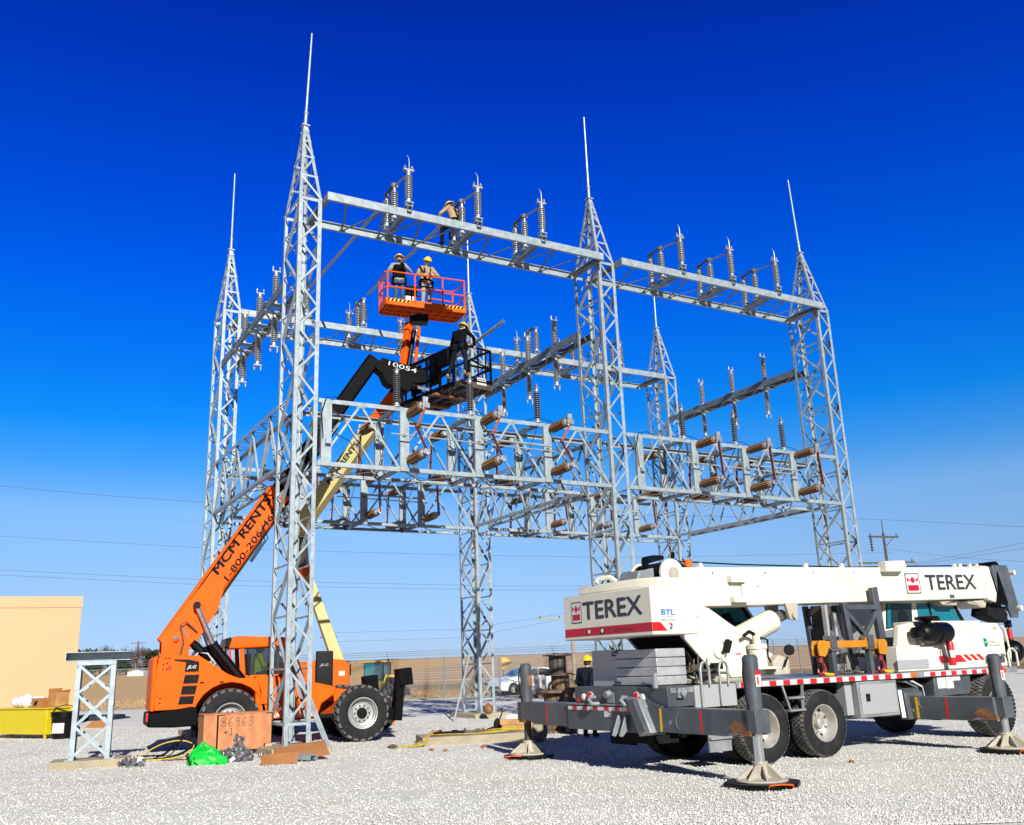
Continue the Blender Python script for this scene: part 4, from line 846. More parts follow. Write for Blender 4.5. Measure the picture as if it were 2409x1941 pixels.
def rail(a,b): mb.bar(a,b,.045,.045)
for x,y in((.3,-1.38),(1.2,-1.38),(1.2,-.4),(1.2,.6),(1.2,1.5),(.3,1.5)): mb.bar(PF(x,y,ZF),PF(x,y,ZF+1.1),.05,.05,px_)
for z in(.55,1.1): rail(PF(.3,-1.38,ZF+z),PF(1.2,-1.38,ZF+z)); rail(PF(1.2,-1.38,ZF+z),PF(1.2,1.5,ZF+z)); rail(PF(1.2,1.5,ZF+z),PF(.3,1.5,ZF+z))
mb.bar(PF(.3,-1.40,ZF+.1),PF(1.22,-1.40,ZF+.1),.03,.2); mb.bar(PF(1.22,-1.4,ZF+.1),PF(1.22,1.5,ZF+.1),.03,.2)
rail(PF(.55,-1.38,ZF+.2),PF(1.2,-1.38,ZF+.62)); mb.bar(PF(.75,-1.38,ZF),PF(.75,-1.38,ZF+1.1),.03,.03,px_); mb.bar(PF(1.02,-1.38,ZF),PF(1.02,-1.38,ZF+1.1),.03,.03,px_)
rail(PF(1.2,-1.3,ZF+.6),PF(1.2,-.5,ZF+1.1)); mb.build('guard_rail',m_black,T)
mb=MB(); mb.prism([(0,0),(.3,0),(.3,.09),(0,.09)],.006,PF(.68,-1.419,ZF+.14),px_,Z,-py_); mb.prism([(0,0),(.34,0),(.34,.06),(0,.06)],.006,PF(.66,-1.419,ZF+.03),px_,Z,-py_); s_=mb.build('warning_sign',m_white,T)
text('DANGER',m_red,s_,PF(.70,-1.4265,ZF+.158),px_,Z,.26,.052,off=.03)
# driver in the cab belongs to people section
# ================================================================== articulated boom lift behind the tower
BL=thing('boom_lift','orange and cream articulated boom lift carrying the orange basket, standing behind the telehandler','boom lift',(-5.45,27.3,0),R(12))
def bl(p): return p-BL.location if 0 else Matrix.Rotation(-R(12),3,'Z')@(Vector(p)-Vector((-5.45,27.3,0)))
for x in(-1.3,1.3):
    for s in(-1,1): wheel(BL,(x,s*1.0,.5),.5,.36,.28,'lug',out=s)
mb=MB(); mb.b2((-1.7,-.75,.45),(1.7,.75,.85)); mb.build('chassis',m_blk,BL,bevel=.03)
mb=MB(); mb.prism([(-.9,.95),(-.9,1.85),(-.2,1.98),(.35,1.92),(.48,1.75),(.5,.95)],1.9,(0,-1.0,0)); mb.build('engine_hood',m_orange,BL,bevel=.05,seg=3)
mb=MB(); mb.b2((-.95,-.9,.82),(.6,.9,.95)); mb.build('turntable',m_orangel,BL,bevel=.02)
mb=MB(); mb.box((-.2,-1.1,1.68),(.47,.18,.98)); mb.build('control_cabinet',m_blackg,BL,bevel=.03)
text('JLG',m_greyl,BL,(-.33,-1.194,1.75),X,Z,.25,.085,off=.02,shear=.3)
mb=MB(); mb.b2((.2,-1.008,1.5),(.36,-.995,1.62)); mb.build('sticker',m_white,BL)
mb=MB(); mb.lathe([(.16,0),(.16,.03)],(.507,-.6,1.65),X,16); mb.build('exhaust_grille',m_black,BL)
def seg(name,m,a,b,w0,h0,w1=None,h1=None,up=(0,0,1),par=None):
    mb=MB(); mb.taper(bl(a),bl(b),w0,h0,w1 or w0,h1 or h0,up); return mb.build(name,m,par or BL,bevel=.02)
a=at(803,1580,27.1); b=at(722,1352,26.7); tb=seg('tower_boom',m_lcream,a,b,.30,.34,.25,.25)
e=at(712,1335,26.6); seg('tower_boom_head',m_orangel,b,e,.30,.34,.30,.34)
mb=MB(); q=bl(at(705,1262,26.2)); mb.taper(bl(e),q,.3,.34,.34,.4); mb.build('upright',m_dirtst,BL,bevel=.02); mb=MB(); mb.box(q+Z*.1,(.42,.5,.3)); mb.build('elbow_cap',m_lcream,BL,bevel=.03)
m0=at(702,1245,26.0); m1=at(872,1010,25.4); m2=at(932,930,25.2); mb_=seg('main_boom',m_lcream,m0,m1,.36,.42)
d=(m1-m0).normalized(); side=Vector((d.x,d.y,0)).normalized(); 
seg('fly_boom',m_orangel,m1-d*.2,m2,.32,.38)
lo=bl(m0+(m1-m0)*.55); ld=(bl(m1)-bl(m0)).normalized(); ln=Vector((ld.y,-ld.x,0)).normalized(); lu=ln.cross(ld)
if lu.z<0: lu=-lu
text('MCM RENTS.',m_navyd,mb_,lo+ln*.2015-ld*.35-lu*.08,ld,ln.cross(ld)*-1 if ln.cross(ld).z<0 else ln.cross(ld),1.45,.17,off=.02)
j0=at(945,900,25.2); j1=at(962,760,25.5); mb=MB(); mb.taper(bl(m2),bl(j0),.34,.4,.3,.34); mb.build('boom_knuckle',m_blackg,BL,bevel=.02)
seg('jib',m_orangel,j0,j1,.2,.22,.18,.2); seg('jib_link',m_orangel,at(972,905,25.3),at(986,770,25.5),.07,.09)
mb=MB(); mb.cyl(bl(at(958,880,25.15)),bl(at(974,778,25.4)),.07,n=12); mb.build('jib_cylinder',m_blackg,BL)
mb=MB(); mb.box(bl(at(985,752,25.6)),(.55,.4,.24)); mb.build('basket_rotator',m_blackg,BL,bevel=.03)
# basket
fl=gp(880+215/7.892,560+1215/7.892,12.0); fr=gp(880+1700/7.892,560+1395/7.892,12.0); bx=(fr-fl); BW=bx.length; bx.normalize(); by=Vector((-bx.y,bx.x,0)); BD=.92
def BK(x,y,z=0): return bl(fl+bx*x+by*y+Z*z)
kx,ky=Matrix.Rotation(-R(12),3,'Z')@bx,Matrix.Rotation(-R(12),3,'Z')@by
K=bpy.data.objects.new('platform_basket',None); COL.objects.link(K); K.parent=BL
mb=MB(); c=.16; outl=[(c*.3,0),(BW,0),(BW,BD-c),(BW-c,BD),(c,BD),(0,BD-c),(0,c*.3)]
mb.prism(outl,.02,BK(0,0,.06),kx,ky,Z)
for y in(.02,.3,.6,BD-.05): mb.bar(BK(.03,y,.03),BK(BW-.03,y,.03),.04,.06)
for k in range(9): mb.bar(BK(.1+k*(BW-.2)/8,.0,.03),BK(.1+k*(BW-.2)/8,BD,.03),.03,.05)
mb.build('basket_floor',m_orangel,K)
mb=MB()
for k in range(len(outl)):
    p,q=outl[k],outl[(k+1)%len(outl)]; mb.bar(BK(p[0],p[1],.1),BK(q[0],q[1],.1),.02,.2)
TBd=mb.build('toe_board',m_orange,K)
mb=MB()
def rl(a,b): mb.cyl(a,b,.024,n=8)
ps=[(.06,.0),(BW*.36,0),(BW*.71,0),(BW-.02,0),(BW-.05,BD-.1),(BW*.7,BD),(.14,BD),(0.0,BD*.4)]
for x,y in((.06,0),(BW*.36,0),(BW*.71,0),(BW-.02,.02),(BW-.1,BD-.06),(.14,BD),(.0,BD*.75)): rl(BK(x,y,.1),BK(x,y,1.05))
for z in(.56,1.05):
    loop=[(.0,.1),(.08,0),(BW-.04,0),(BW,.05),(BW,BD-.16),(BW-.12,BD),(.12,BD),(0,BD-.12)]
    mb.tube([BK(x,y,z) for x,y in loop],.024,8,close=True)
rl(BK(BW*.45,BD-.02,.75),BK(BW*.95,BD-.02,.7)); mb.build('guard_rail',m_orangel,K)
for x0 in(.02,BW*.69):
    mb=MB(); nst=6
    mb.prism([(0,0),(.72,0),(.72,.08),(0,.08)],.004,BK(x0,-.0115,.105),kx,Z,-ky); hz=mb.build('hazard_strip',m_yel,K); mb=MB()
    for k in range(nst): x=x0+.02+k*.12; mb.prism([(0,0),(.06,0),(.1,.08),(.04,.08)],.003,BK(x,-.0158,.105),kx,Z,-ky)
    mb.build('hazard_mark',m_blk,hz)
text('JLG LIFT',m_navyd,K,BK(BW*.43,-.0135,.105),kx,Z,.46,.085,off=.02,shear=.3)
mb=MB(); mb.box(BK(.95,BD-.2,.35),(.32,.25,.5),rot=Matrix((kx,ky,Z)).transposed()); mb.build('control_console',m_white,K,bevel=.02)
mb=MB(); mb.box(BK(1.0,BD-.22,.8),(.34,.2,.3),rot=Matrix((kx,ky,Z)).transposed()); mb.build('control_panel',m_blk,K,bevel=.02)
# ================================================================== truck crane (x forward, right side y<0, rear tandem axle at x=0)
CY=R(31.5); CO=Vector((3.13,16.09,0))
C=thing('truck_crane','white cream truck crane on outriggers with its boom lying forward over the cab','truck crane',CO,CY)
def CW(p): return CO+Matrix.Rotation(CY,3,'Z')@Vector(p)
# wheels
for x in(-.02,1.31):
    for s in(-1,1):
        wheel(C,(x,s*1.09,.525),.525,.27,.285,'road',out=s,rm=m_rimc); 
        wheel(C,(x,s*.74,.525),.525,.27,.285,'road_',out=s,rm=m_greyl)
for x in(4.55,6.05):
    for s in(-1,1):
        if x>5: wheel(C,(x,s*1.06,.56),.56,.38,.29,'road',out=s,rm=m_rimc)
# frame and deck
mb=MB(); mb.b2((-1.9,-.45,.72),(7.1,.45,1.12)); 
for x in(-.02,1.31,5.95): mb.b2((x-.12,-.95,.42),(x+.12,.95,.62)); mb.ball((x,0,.5),.24,12,8)
mb.build('frame',m_blk,C,bevel=.02)
mb=MB(); mb.b2((-.55,-1.22,1.14),(3.62,1.22,1.24)); mb.b2((3.62,-1.22,1.14),(6.9,1.22,1.245)); mb.b2((-1.85,-1.2,1.12),(-.55,1.2,1.2)); mb.build('deck',m_greyl,C,bevel=.008)
mb=MB(); mb.b2((-.5,-1.232,1.15),(3.66,-1.222,1.225)); mb.b2((4.0,-1.232,1.155),(6.5,-1.222,1.23)); rs=mb.build('reflective_strip',m_white,C)
x=-.48
while x<6.45:
    if not 3.5<x<4.0: mb=MB(); mb.b2((x,-1.2375,1.151),(x+.15,-1.2325,1.224)); mb.build('red_block',m_red,rs)
    x+=.31
mb=MB(); mb.b2((3.62,-1.24,1.16),(3.78,-1.222,1.225)); mb.build('marker_lamp',m_amber,C)
# side boxes under deck
def tbox(name,a,b,m,door=None):
    mb=MB(); mb.b2(a,b); o=mb.build(name,m,C,bevel=.01)
    if door: mb=MB(); mb.b2((a[0]+.05,b[1]-.0 if 0 else min(a[1],b[1])-.014,min(a[2],b[2])+.05),(b[0]-.05,min(a[1],b[1])-.001,max(a[2],b[2])-.05)); mb.build('door',door,o,bevel=.004); mb=MB(); mb.b2((a[0]+.17,min(a[1],b[1])-.03,min(a[2],b[2])+.26),(a[0]+.26,min(a[1],b[1])-.013,min(a[2],b[2])+.38)); mb.build('door_handle',m_blk,o)
    return o
tbox('toolbox',(2.2,-1.22,.55),(3.22,-.7,1.13),m_greyl,m_diam)
mb=MB(); mb.b2((2.02,-1.1,.6),(2.19,-.7,1.13)); mb.build('step_panel',m_diam,C)
mb=MB(); mb.prism([(4.36,1.14),(5.44,1.14),(5.42,.9),(5.36,.8),(4.32,.8)],.3,(0,-1.16,0)); mb.build('fender_panel',m_grey,C,bevel=.01)
mb=MB()
for a,b,z0,z1 in((4.44,4.68,.93,1.12),(4.70,4.9,.92,1.13),(4.9,5.12,1.05,1.14)): mb.b2((a,-1.168,z0),(b,-1.161,z1))
mb.build('instruction_sheet',m_white,C)
mb=MB(); mb.b2((3.3,-1.0,.62),(4.3,-.5,1.12)); mb.build('fuel_tank',m_blk,C,bevel=.04)
for k in range(3): mb=MB(); mb.tube([(3.45+.05*k,-1.0,1.1),(3.6+.1*k,-1.12,1.08),(3.85+.08*k,-1.15,.98),(4.0+.05*k,-1.1,.82)],.016,6); mb.build('hydraulic_hose',(m_greyl,m_blk,m_white)[k],C)
mb=MB()
for x in(.44,.9): mb.bar((x,-1.2,1.14),(x+(-.06 if x>.6 else .12),-1.22,.74),.035,.03)
for z in(.95,.76): mb.bar((.5,-1.21,z),(.86,-1.21,z),.12,.03)
mb.build('step_ladder',m_greyl,C)
mb=MB(); mb.prism([(-.62,.5),(-.62,1.12),(2.0,1.12),(2.0,.95),(1.95,1.08),(.7,1.1),(-.5,1.08)],1.9,(0,-.95,0)); mb.build('wheel_arch_panel',m_blk,C)
# carrier cab, hood
mb=MB(); mb.prism([(3.66,1.69),(3.78,2.06),(4.32,2.13),(4.32,1.69)],.12,(0,-1.03,0)); mb.build('hood_side_panel',m_cream,C,bevel=.02)
mb=MB(); mb.prism([(4.32,1.25),(4.32,2.13),(6.24,2.13),(6.26,2.09),(6.80,2.08),(6.93,1.92),(6.92,1.25)],.55,(0,-1.03,0)); hood=mb.build('engine_hood',m_cream,C,bevel=.03,seg=3)
mb=MB(); mb.prism([(3.52,1.25),(3.55,1.69),(4.73,1.70),(4.73,1.25)],.25,(0,-1.08,0)); mb.build('hood_side_box',m_cream,C,bevel=.015)
mb=MB(); mb.prism([(0,0),(.88,0),(.88,.16),(0,.16)],.012,(3.50,-1.094,1.29)); mb.build('diamond_plate_strip',m_diam,C)
mb=MB(); mb.b2((4.74,-1.036,1.26),(4.75,-1.029,2.12)); mb.b2((5.16,-1.036,1.26),(5.165,-1.029,2.12)) if 0 else None; mb.build('panel_gap',m_greyl,hood)
mb=MB(); mb.prism([(4.74,1.49),(5.12,1.5),(5.26,1.37),(4.83,1.365)],.006,(0,-1.038,0)); mb.prism([(5.15,1.5),(5.44,1.5),(5.60,1.37),(5.28,1.37)],.006,(0,-1.038,0))
for x in(5.55,5.75,5.95): mb.prism([(x-.03,1.5),(x+.08,1.505),(x+.24,1.395),(x+.14,1.385)],.006,(0,-1.038,0))
mb.build('red_stripe',m_red,hood)
mb=MB(); mb.prism([(6.22,1.44),(6.84,1.44),(6.83,1.32),(6.19,1.32)],.006,(0,-1.038,0)); mb.build('grey_plate',m_grey,hood)
mb=MB(); mb.prism([(6.24,1.79),(6.33,1.79),(6.36,1.74),(6.25,1.71)],.006,(0,-1.038,0)); mb.prism([(6.25,1.70),(6.37,1.72),(6.36,1.65),(6.26,1.62)],.006,(0,-1.038,0)); mb.build('green_emblem',m_dgreen,hood)
text('Corn Belt',m_dgreen,hood,(6.40,-1.0385,1.70),X,Z,.20,.045); text('Power Cooperative',m_dgreen,hood,(6.40,-1.0385,1.63),X,Z,.38,.05); text('437',m_greyl,hood,(6.62,-1.0385,1.95),X,Z,.12,.06); text('USDOT 222791',m_greyl,hood,(6.42,-1.0385,1.465),X,Z,.38,.04)
mb=MB(); mb.tube([(4.95,-1.03,2.02),(4.95,-1.08,2.02),(5.0,-1.08,1.85),(5.0,-1.03,1.85)],.016,6); mb.build('hood_handle',m_blk,hood)
mb=MB(); mb.tube([(6.86,-1.06,2.02),(6.95,-1.07,1.95),(7.0,-1.07,1.5),(6.96,-1.06,1.3)],.02,8); mb.build('grab_rail',m_cream,C)
# air filter
mb=MB(); mb.lathe([(.07,-.2),(.1,-.18),(.11,0),(.13,.02),(.165,.1),(.17,.42),(.185,.43),(.19,.5),(.185,.58),(.19,.66),(.185,.74),(.15,.8),(.01,.81)],(4.12,-1.2,1.915),X,24); mb.cyl((4.36,-1.2,2.06),(4.36,-1.2,2.14),.07,n=14); mb.lathe([(.05,0),(.19,.02),(.22,.05),(.2,.08),(.1,.1),(.01,.1)],(4.36,-1.2,2.12),Z,20); af=mb.build('air_filter',m_blackg,C)
mb=MB(); mb.lathe([(.1,0),(.1,.004)],(4.935,-1.2,1.915),X,18); mb.lathe([(.055,.0045),(.055,.006)],(4.935,-1.2,1.915),X,14); mb.build('filter_badge',m_red,af)
for x in(4.2,4.75): mb=MB(); mb.b2((x,-1.15,1.7),(x+.06,-1.02,1.8)); mb.build('filter_bracket',m_greyl,C)
# fire extinguisher
mb=MB(); mb.lathe([(.01,0),(.062,.0),(.068,.03),(.068,.38),(.05,.44),(.03,.45),(.03,.48)],(4.92,-1.2,1.32),Z,18); fe=mb.build('fire_extinguisher',m_red,C)
mb=MB(); mb.lathe([(.0685,.14),(.0685,.27)],(4.92,-1.2,1.32),Z,18,cap=False); mb.build('extinguisher_label',m_white,fe)
mb=MB(); mb.tube([(4.92,-1.2,1.8),(4.82,-1.22,1.78),(4.79,-1.24,1.6),(4.82,-1.24,1.45)],.014,6); mb.b2((4.88,-1.23,1.79),(5.02,-1.17,1.82)); mb.cyl((4.92,-1.2,1.78),(4.92,-1.2,1.82),.03); mb.build('extinguisher_valve',m_blk,fe)
# cab (left side)
mb=MB(); mb.prism([(4.66,1.25),(4.70,1.98),(4.78,2.54),(4.88,2.6),(6.95,2.6),(7.3,2.1),(7.45,1.9),(7.45,.75),(6.9,.75),(6.9,1.25)],1.2,(0,.0,0)); cab=mb.build('carrier_cab',m_cream,C,bevel=.04)
mb=MB(); mb.prism([(4.66,1.27),(4.70,2.0),(5.0,2.03),(5.62,2.12),(5.62,1.27)],.012,(0,-.014,0)); mb.build('cab_lower_panel',m_greyl,cab)
mb=MB(); mb.prism([(4.74,2.04),(4.84,2.53),(5.62,2.53),(5.56,2.13)],.014,(0,-.02,0)); w1=mb.build('side_window',m_glassd,cab); mb=MB(); mb.prism([(5.78,2.17),(5.80,2.53),(6.89,2.53),(7.16,2.17)],.014,(0,-.02,0)); mb.build('side_window',m_glasst,cab)
mb=MB(); mb.prism([(4.76,2.06),(4.86,2.52),(4.95,2.52),(4.88,2.07)],.006,(0,-.028,0)); mb.build('window_reflection_panel',m_glasst,w1); mb=MB(); mb.prism([(5.12,2.12),(5.16,2.35),(5.25,2.40),(5.4,2.38),(5.45,2.2)],.006,(0,-.028,0)); mb.build('seat_back',m_blk,w1)
mb=MB(); mb.bar((6.2,-.03,2.15),(6.15,-.03,2.55),.04,.02,Y); mb.bar((6.95,-.03,2.57),(7.24,-.03,2.14),.06,.03,Y); mb.tube([(6.15,-.04,2.2),(6.3,-.1,2.24),(6.42,-.04,2.17)],.02,6); mb.build('window_pillar',m_blk,cab)
# boom : slope .022, right face y=-.35
BS=.0225
def bz(x): return 3.095+BS*x
def bl_(x): return 2.44+BS*x
YB=.33
mb=MB(); w0=-.96
mb.prism([(w0,bz(w0)),(7.78,bz(7.78)),(7.72,bl_(7.72)),(-.2,bl_(-.2)),(-.62,2.42),(-1.02,2.74)],2*YB,(0,-YB,0)); boom=mb.build('main_boom',m_cream,C,bevel=.025,seg=3)
mb=MB(); mb.prism([(7.62,bz(7.6)+.03),(7.92,bz(7.9)+.02),(8.06,bl_(8)+.1),(7.98,bl_(8)-.09),(7.7,bl_(7.7)-.02)],2*YB+.06,(0,-YB-.03,0)); mb.build('boom_collar',m_cream,boom,bevel=.02)
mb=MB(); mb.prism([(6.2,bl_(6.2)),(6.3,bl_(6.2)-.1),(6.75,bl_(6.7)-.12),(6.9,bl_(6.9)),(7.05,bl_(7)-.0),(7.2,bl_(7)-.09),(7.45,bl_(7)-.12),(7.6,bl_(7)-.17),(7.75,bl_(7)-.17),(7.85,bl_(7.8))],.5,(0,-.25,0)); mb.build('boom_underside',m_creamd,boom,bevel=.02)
mb=MB()
for x in(6.28,7.02): mb.bar((x,-YB+.0005,bl_(x)+.03),(x-.03,-YB+.0005,bz(x)-.05),.03,.006,Y)
mb.build('weld_seam',m_cream,boom)
mb=MB()
for x in(.0,1.25,2.5,3.6,4.45): mb.cyl((x,-YB-.004,bz(x)-.1),(x,-YB+.01,bz(x)-.1),.016,n=8)
mb.build('bolt',m_blk,boom)
bx_=Vector((1,0,BS)).normalized(); bz_=Vector((-BS,0,1)).normalized()
def logo(par,o,ex,ez,w,h,n):
    o,ex,ez,n=Vector(o),Vector(ex),Vector(ez),Vector(n)
    def fl(name,pl,m,k,p): mb=MB(); mb.prism([(a*w,b*h) for a,b in pl],.0015,o+n*(.0015*k),ex,ez,n); return mb.build(name,m,p,smooth=False)
    def rrect(q,r=.08):
        out=[]
        for cx,cy,a0 in((1-q-r,1-q-r*.75,0),(q+r,1-q-r*.75,90),(q+r,q+r*.75,180),(1-q-r,q+r*.75,270)):
            for k in range(4): a=R(a0+30*k); out.append((cx+r*math.cos(a),cy+r*.75*math.sin(a)))
        return out
    b=fl('emblem',rrect(0),m_navyd,0,par); fl('emblem_field',rrect(.05),m_white,1,b)
    fl('emblem_red',[(.13,.14),(.87,.14),(.87,.42),(.13,.42)],m_redd,2,b); fl('emblem_red',[(.13,.78),(.13,.62),(.29,.62)] if 0 else [(.10,.82),(.13,.56),(.31,.66)],m_redd,2,b); fl('emblem_red',[(.9,.82),(.69,.66),(.87,.56)],m_redd,2,b)
    fl('emblem_red',[(.5,.85),(.31,.66),(.5,.48),(.69,.66)],m_redd,2,b)
    fl('emblem_red',[(.13,.56),(.13,.8),(.31,.66)],m_redd,3,b); fl('emblem_red',[(.87,.56),(.69,.66),(.87,.8)],m_redd,3,b)
logo(boom,(5.10,-YB-.003,bz(5.1)-.52),bx_,bz_,.45,.40,(0,-1,0))
text('TEREX',m_navyd,boom,(5.74,-YB-.004,bz(5.74)-.45),bx_,bz_,1.66,.29,bold=.012)
mb=MB()
mb.b2((.32,-YB-.11,2.84),(.70,-YB,2.95)); mb.b2((.62,-YB-.05,2.55),(.68,-YB,2.85)); mb.b2((.35,-YB-.11,2.50),(.70,-YB,2.6)); mb.build('jib_bracket',m_cream,boom,bevel=.01)
mb=MB(); mb.prism([(4.36,bz(4.4)-.1),(4.38,bz(4.4)+.1),(4.95,bz(5)+.12),(5.0,bz(5)),(4.85,bz(4.8)-.1)],.2,(0,-YB-.16,0)); mb.build('jib_bracket',m_cream,boom,bevel=.015)
mb=MB()
for x in(-.02,3.6,2.6,7.15,7.35,7.7,7.95): mb.prism([(x-.07,bz(x)),(x-.03,bz(x)+.1),(x+.02,bz(x)+.1),(x+.06,bz(x))],.05,(0,-.1,0))
mb.build('lug',m_cream,boom)
mb=MB(); mb.tube([(-.62,0,3.22),(1,0,3.2),(4,0,3.22),(7.6,0,3.34),(8.5,0,3.4)],.014,6); mb.build('hoist_rope',m_blk,C)
mb=MB()
mb.prism([(7.9,3.27),(8.05,3.3),(8.0,2.55),(7.88,2.5)],.54,(0,-.27,0)); mb.prism([(8.06,3.29),(8.2,3.3),(8.22,2.6),(8.02,2.5)],.5,(0,-.25,0))
mb.prism([(8.2,3.33),(8.75,3.34),(8.92,2.5),(8.85,2.22),(8.6,2.22),(8.5,2.5),(8.22,2.62)],.05,(0,-.27,0)); mb.prism([(8.2,3.33),(8.75,3.34),(8.92,2.5),(8.85,2.22),(8.6,2.22),(8.5,2.5),(8.22,2.62)],.05,(0,.22,0)); mb.b2((8.25,-.22,2.6),(8.6,.22,3.3))
bh=mb.build('boom_head',m_grey,C,bevel=.01)
mb=MB(); mb.prism([(7.95,2.5),(8.3,2.6),(8.6,2.3),(8.5,2.12),(8.1,2.2),(7.85,2.28)],.4,(0,-.2,0)); mb.build('head_mechanism',m_blk,bh,bevel=.02)
for k,x in enumerate((8.05,8.3)): mb=MB(); mb.prism([(x-.1,2.5),(x+.02,3.2),(x+.2,2.55),(x+.18,2.46)],.02,(0,-.3,0)); mb.build('head_gusset',m_black,bh)
mb=MB(); mb.cyl((8.86,-.35,3.18),(8.86,.35,3.18),.05); mb.cyl((8.9,-.35,2.42),(8.9,.35,2.42),.06); mb.build('head_pin',m_cream,bh); mb=MB(); mb.cyl((8.45,-.2,3.3),(8.45,.2,3.3),.13,n=18); mb.build('head_sheave',m_blackg,bh)
# hook ball
mb=MB(); mb.tube([(8.55,0,2.15),(8.72,0,2.13),(8.75,0,2.05)],.015,6); mb.cyl((8.85,0,2.35),(8.85,0,1.95),.016,n=6); mb.box((8.85,0,2.1),(.12,.1,.16)); mb.build('hook_rope',m_blk,C)
mb=MB(); mb.cyl((8.85,0,2.0),(8.85,0,1.78),.05,.06,12); mb.build('hook_weight_neck',m_red,C); mb=MB(); mb.ball((8.85,0,1.52),.24,18,12); mb.cyl((8.85,0,1.6),(8.85,0,1.8),.09,.05,12); mb.build('hook_ball',m_blackg,C)
# superstructure
mb=MB()
pl=[(-1.25,2.72),(-1.0,2.78),(-.62,2.42),(-.5,2.38),(1.02,1.52),(1.05,1.32),(.6,1.30),(-.16,1.29),(-.2,1.38),(-.55,1.40),(-1.15,1.98),(-1.3,2.0)]
mb.prism(pl,.07,(0,-.72,0)); mb.prism(pl,.07,(0,.62,0)); mb.build('turntable_side_plate',m_cream,C,bevel=.012)
mb=MB(); mb.prism([(-1.2,2.0),(-.55,1.42),(.0,1.4),(-.6,2.2)],1.2,(0,-.63,0)); mb.build('turntable_inner',m_blk,C)
mb=MB(); mb.lathe([(.7,0),(.72,.05),(.66,.09),(.66,.14)],(.0,0,1.22),Z,32); mb.build('slew_ring',m_creamd,C)
mb=MB(); mb.b2((-.3,-.64,1.3),(1.0,.64,1.42)); mb.build('turntable_floor',m_cream,C)
mb=MB(); mb.lathe([(.045,0),(.045,.006)],(-1.12,-.722,2.06),-Y,14); mb.lathe([(.02,0),(.02,.006)],(.28,-.722,1.55),-Y,10); mb.build('access_hole',m_blk,C)
mb=MB(); mb.b2((-.03,-.724,1.56),(.10,-.7205,1.66)); dd=mb.build('warning_decal',m_white,C); mb=MB(); mb.b2((-.03,-.7255,1.645),(.10,-.7242,1.665)); mb.build('decal_band',m_red,dd)
mb=MB(); mb.b2((.98,-YB-.004,bz(1)-.42),(1.1,-YB-.001,bz(1)-.33)); dd=mb.build('boom_decal',m_white,C); mb=MB(); mb.b2((1.0,-YB-.0055,bz(1)-.345),(1.06,-YB-.0042,bz(1)-.33)); mb.build('decal_band',m_red,dd)
mb=MB(); mb.b2((6.45,-YB-.006,bl_(6.5)+.03),(6.6,-YB-.001,bl_(6.5)+.1)); mb.build('capacity_plate',m_grey,C)
mb=MB(); mb.bar((-1.28,-.735,2.70),(-.98,-.735,2.56),.02,.02,Y); mb.bar((-1.0,-.76,2.62),(-.86,-.76,2.62),.02,.03); mb.build('step_bracket',m_cream,C)
for k in range(4):
    mb=MB(); mb.tube([(-1.1+.1*k,-.5+.2*k,1.96),(-.9+.12*k,-.55+.18*k,1.7),(-.8+.1*k,-.6+.16*k,1.45),(-.7+.1*k,-.6+.2*k,1.25)],.022,6); mb.build('hydraulic_hose',(m_blk,m_greyl,m_blk,m_dirtst)[k],C)
mb=MB()
for a in range(0,360,30): mb.cyl((.62*math.cos(R(a)),.62*math.sin(R(a)),1.36),(.62*math.cos(R(a)),.62*math.sin(R(a)),1.385),.02,n=6)
# counterweight
mb=MB(); mb.prism([(-2.1,1.12),(-2.1,-1.2),(-1.2,-1.2),(-1.2,1.12)],.72,(0,0,1.965),X,Y,Z); cw=mb.build('counterweight',m_cream,C,bevel=.02)
mb=MB(); mb.prism([(-1.95,.88),(-1.95,-.7),(-1.75,-1.0),(-1.25,-1.0),(-1.25,.88)],.15,(0,0,2.69),X,Y,Z); mb.build('engine_cover',m_cream,C,bevel=.03,seg=3)
mb=MB(); mb.tube([(-1.95+.3*0,.35,2.86),(-1.9,.35,2.93),(-1.8,.15,2.94),(-1.75,.05,2.86)],.04,6); mb.build('lifting_lug',m_cream,C)
mY=-Y
text('TEREX',m_navyd,cw,(-2.1025,.55,2.285),mY,Z,1.53,.27,bold=.013)
logo(cw,(-2.1022,.89,2.235),mY,Z,.29,.345,(-1,0,0))
mb=MB(); mb.b2((-2.1035,-1.19,2.02),(-2.1015,1.10,2.15)); st=mb.build('red_stripe',m_redd,cw); mb=MB(); mb.prism([(-2.10,2.02),(-2.10,2.15),(-1.95,2.15),(-1.82,2.02)],.003,(0,-1.2035,0)); mb.build('red_stripe',m_red,cw)
text('I    ZEMKE',m_browndk,st,(-2.104,.0,2.05),mY,Z,.75,.06); 
mb=MB(); hp=[]
for k in range(24):
    a=2*math.pi*k/24; hp.append((16*math.sin(a)**3/17*.045,(13*math.cos(a)-5*math.cos(2*a)-2*math.cos(3*a)-math.cos(4*a))/17*.045))
mb.tube([Vector((-2.1045,-.14-p[0],2.085+p[1])) for p in hp],.004,4,close=True); mb.build('drawn_heart',m_browndk,st)
mb=MB()
for y in(.42,.06): mb.lathe([(.05,0),(.05,.008)],(-2.108,y,2.085),X,16)
mb.build('pin_hole',m_blk,cw); mb=MB()
for y in(.415,.055): mb.lathe([(.035,0),(.035,.004)],(-2.1105,y-.008,2.085),X,16)
mb.build('pin',m_cream,cw)
text('BTL',m_blue,cw,(-1.92,-1.2025,2.25),X,Z,.26,.085,off=.03); text('EQUIPMENT',m_blue,cw,(-1.92,-1.2025,2.215),X,Z,.25,.018); text('800-373-3916',m_navyd,cw,(-1.92,-1.2025,2.165),X,Z,.27,.03)
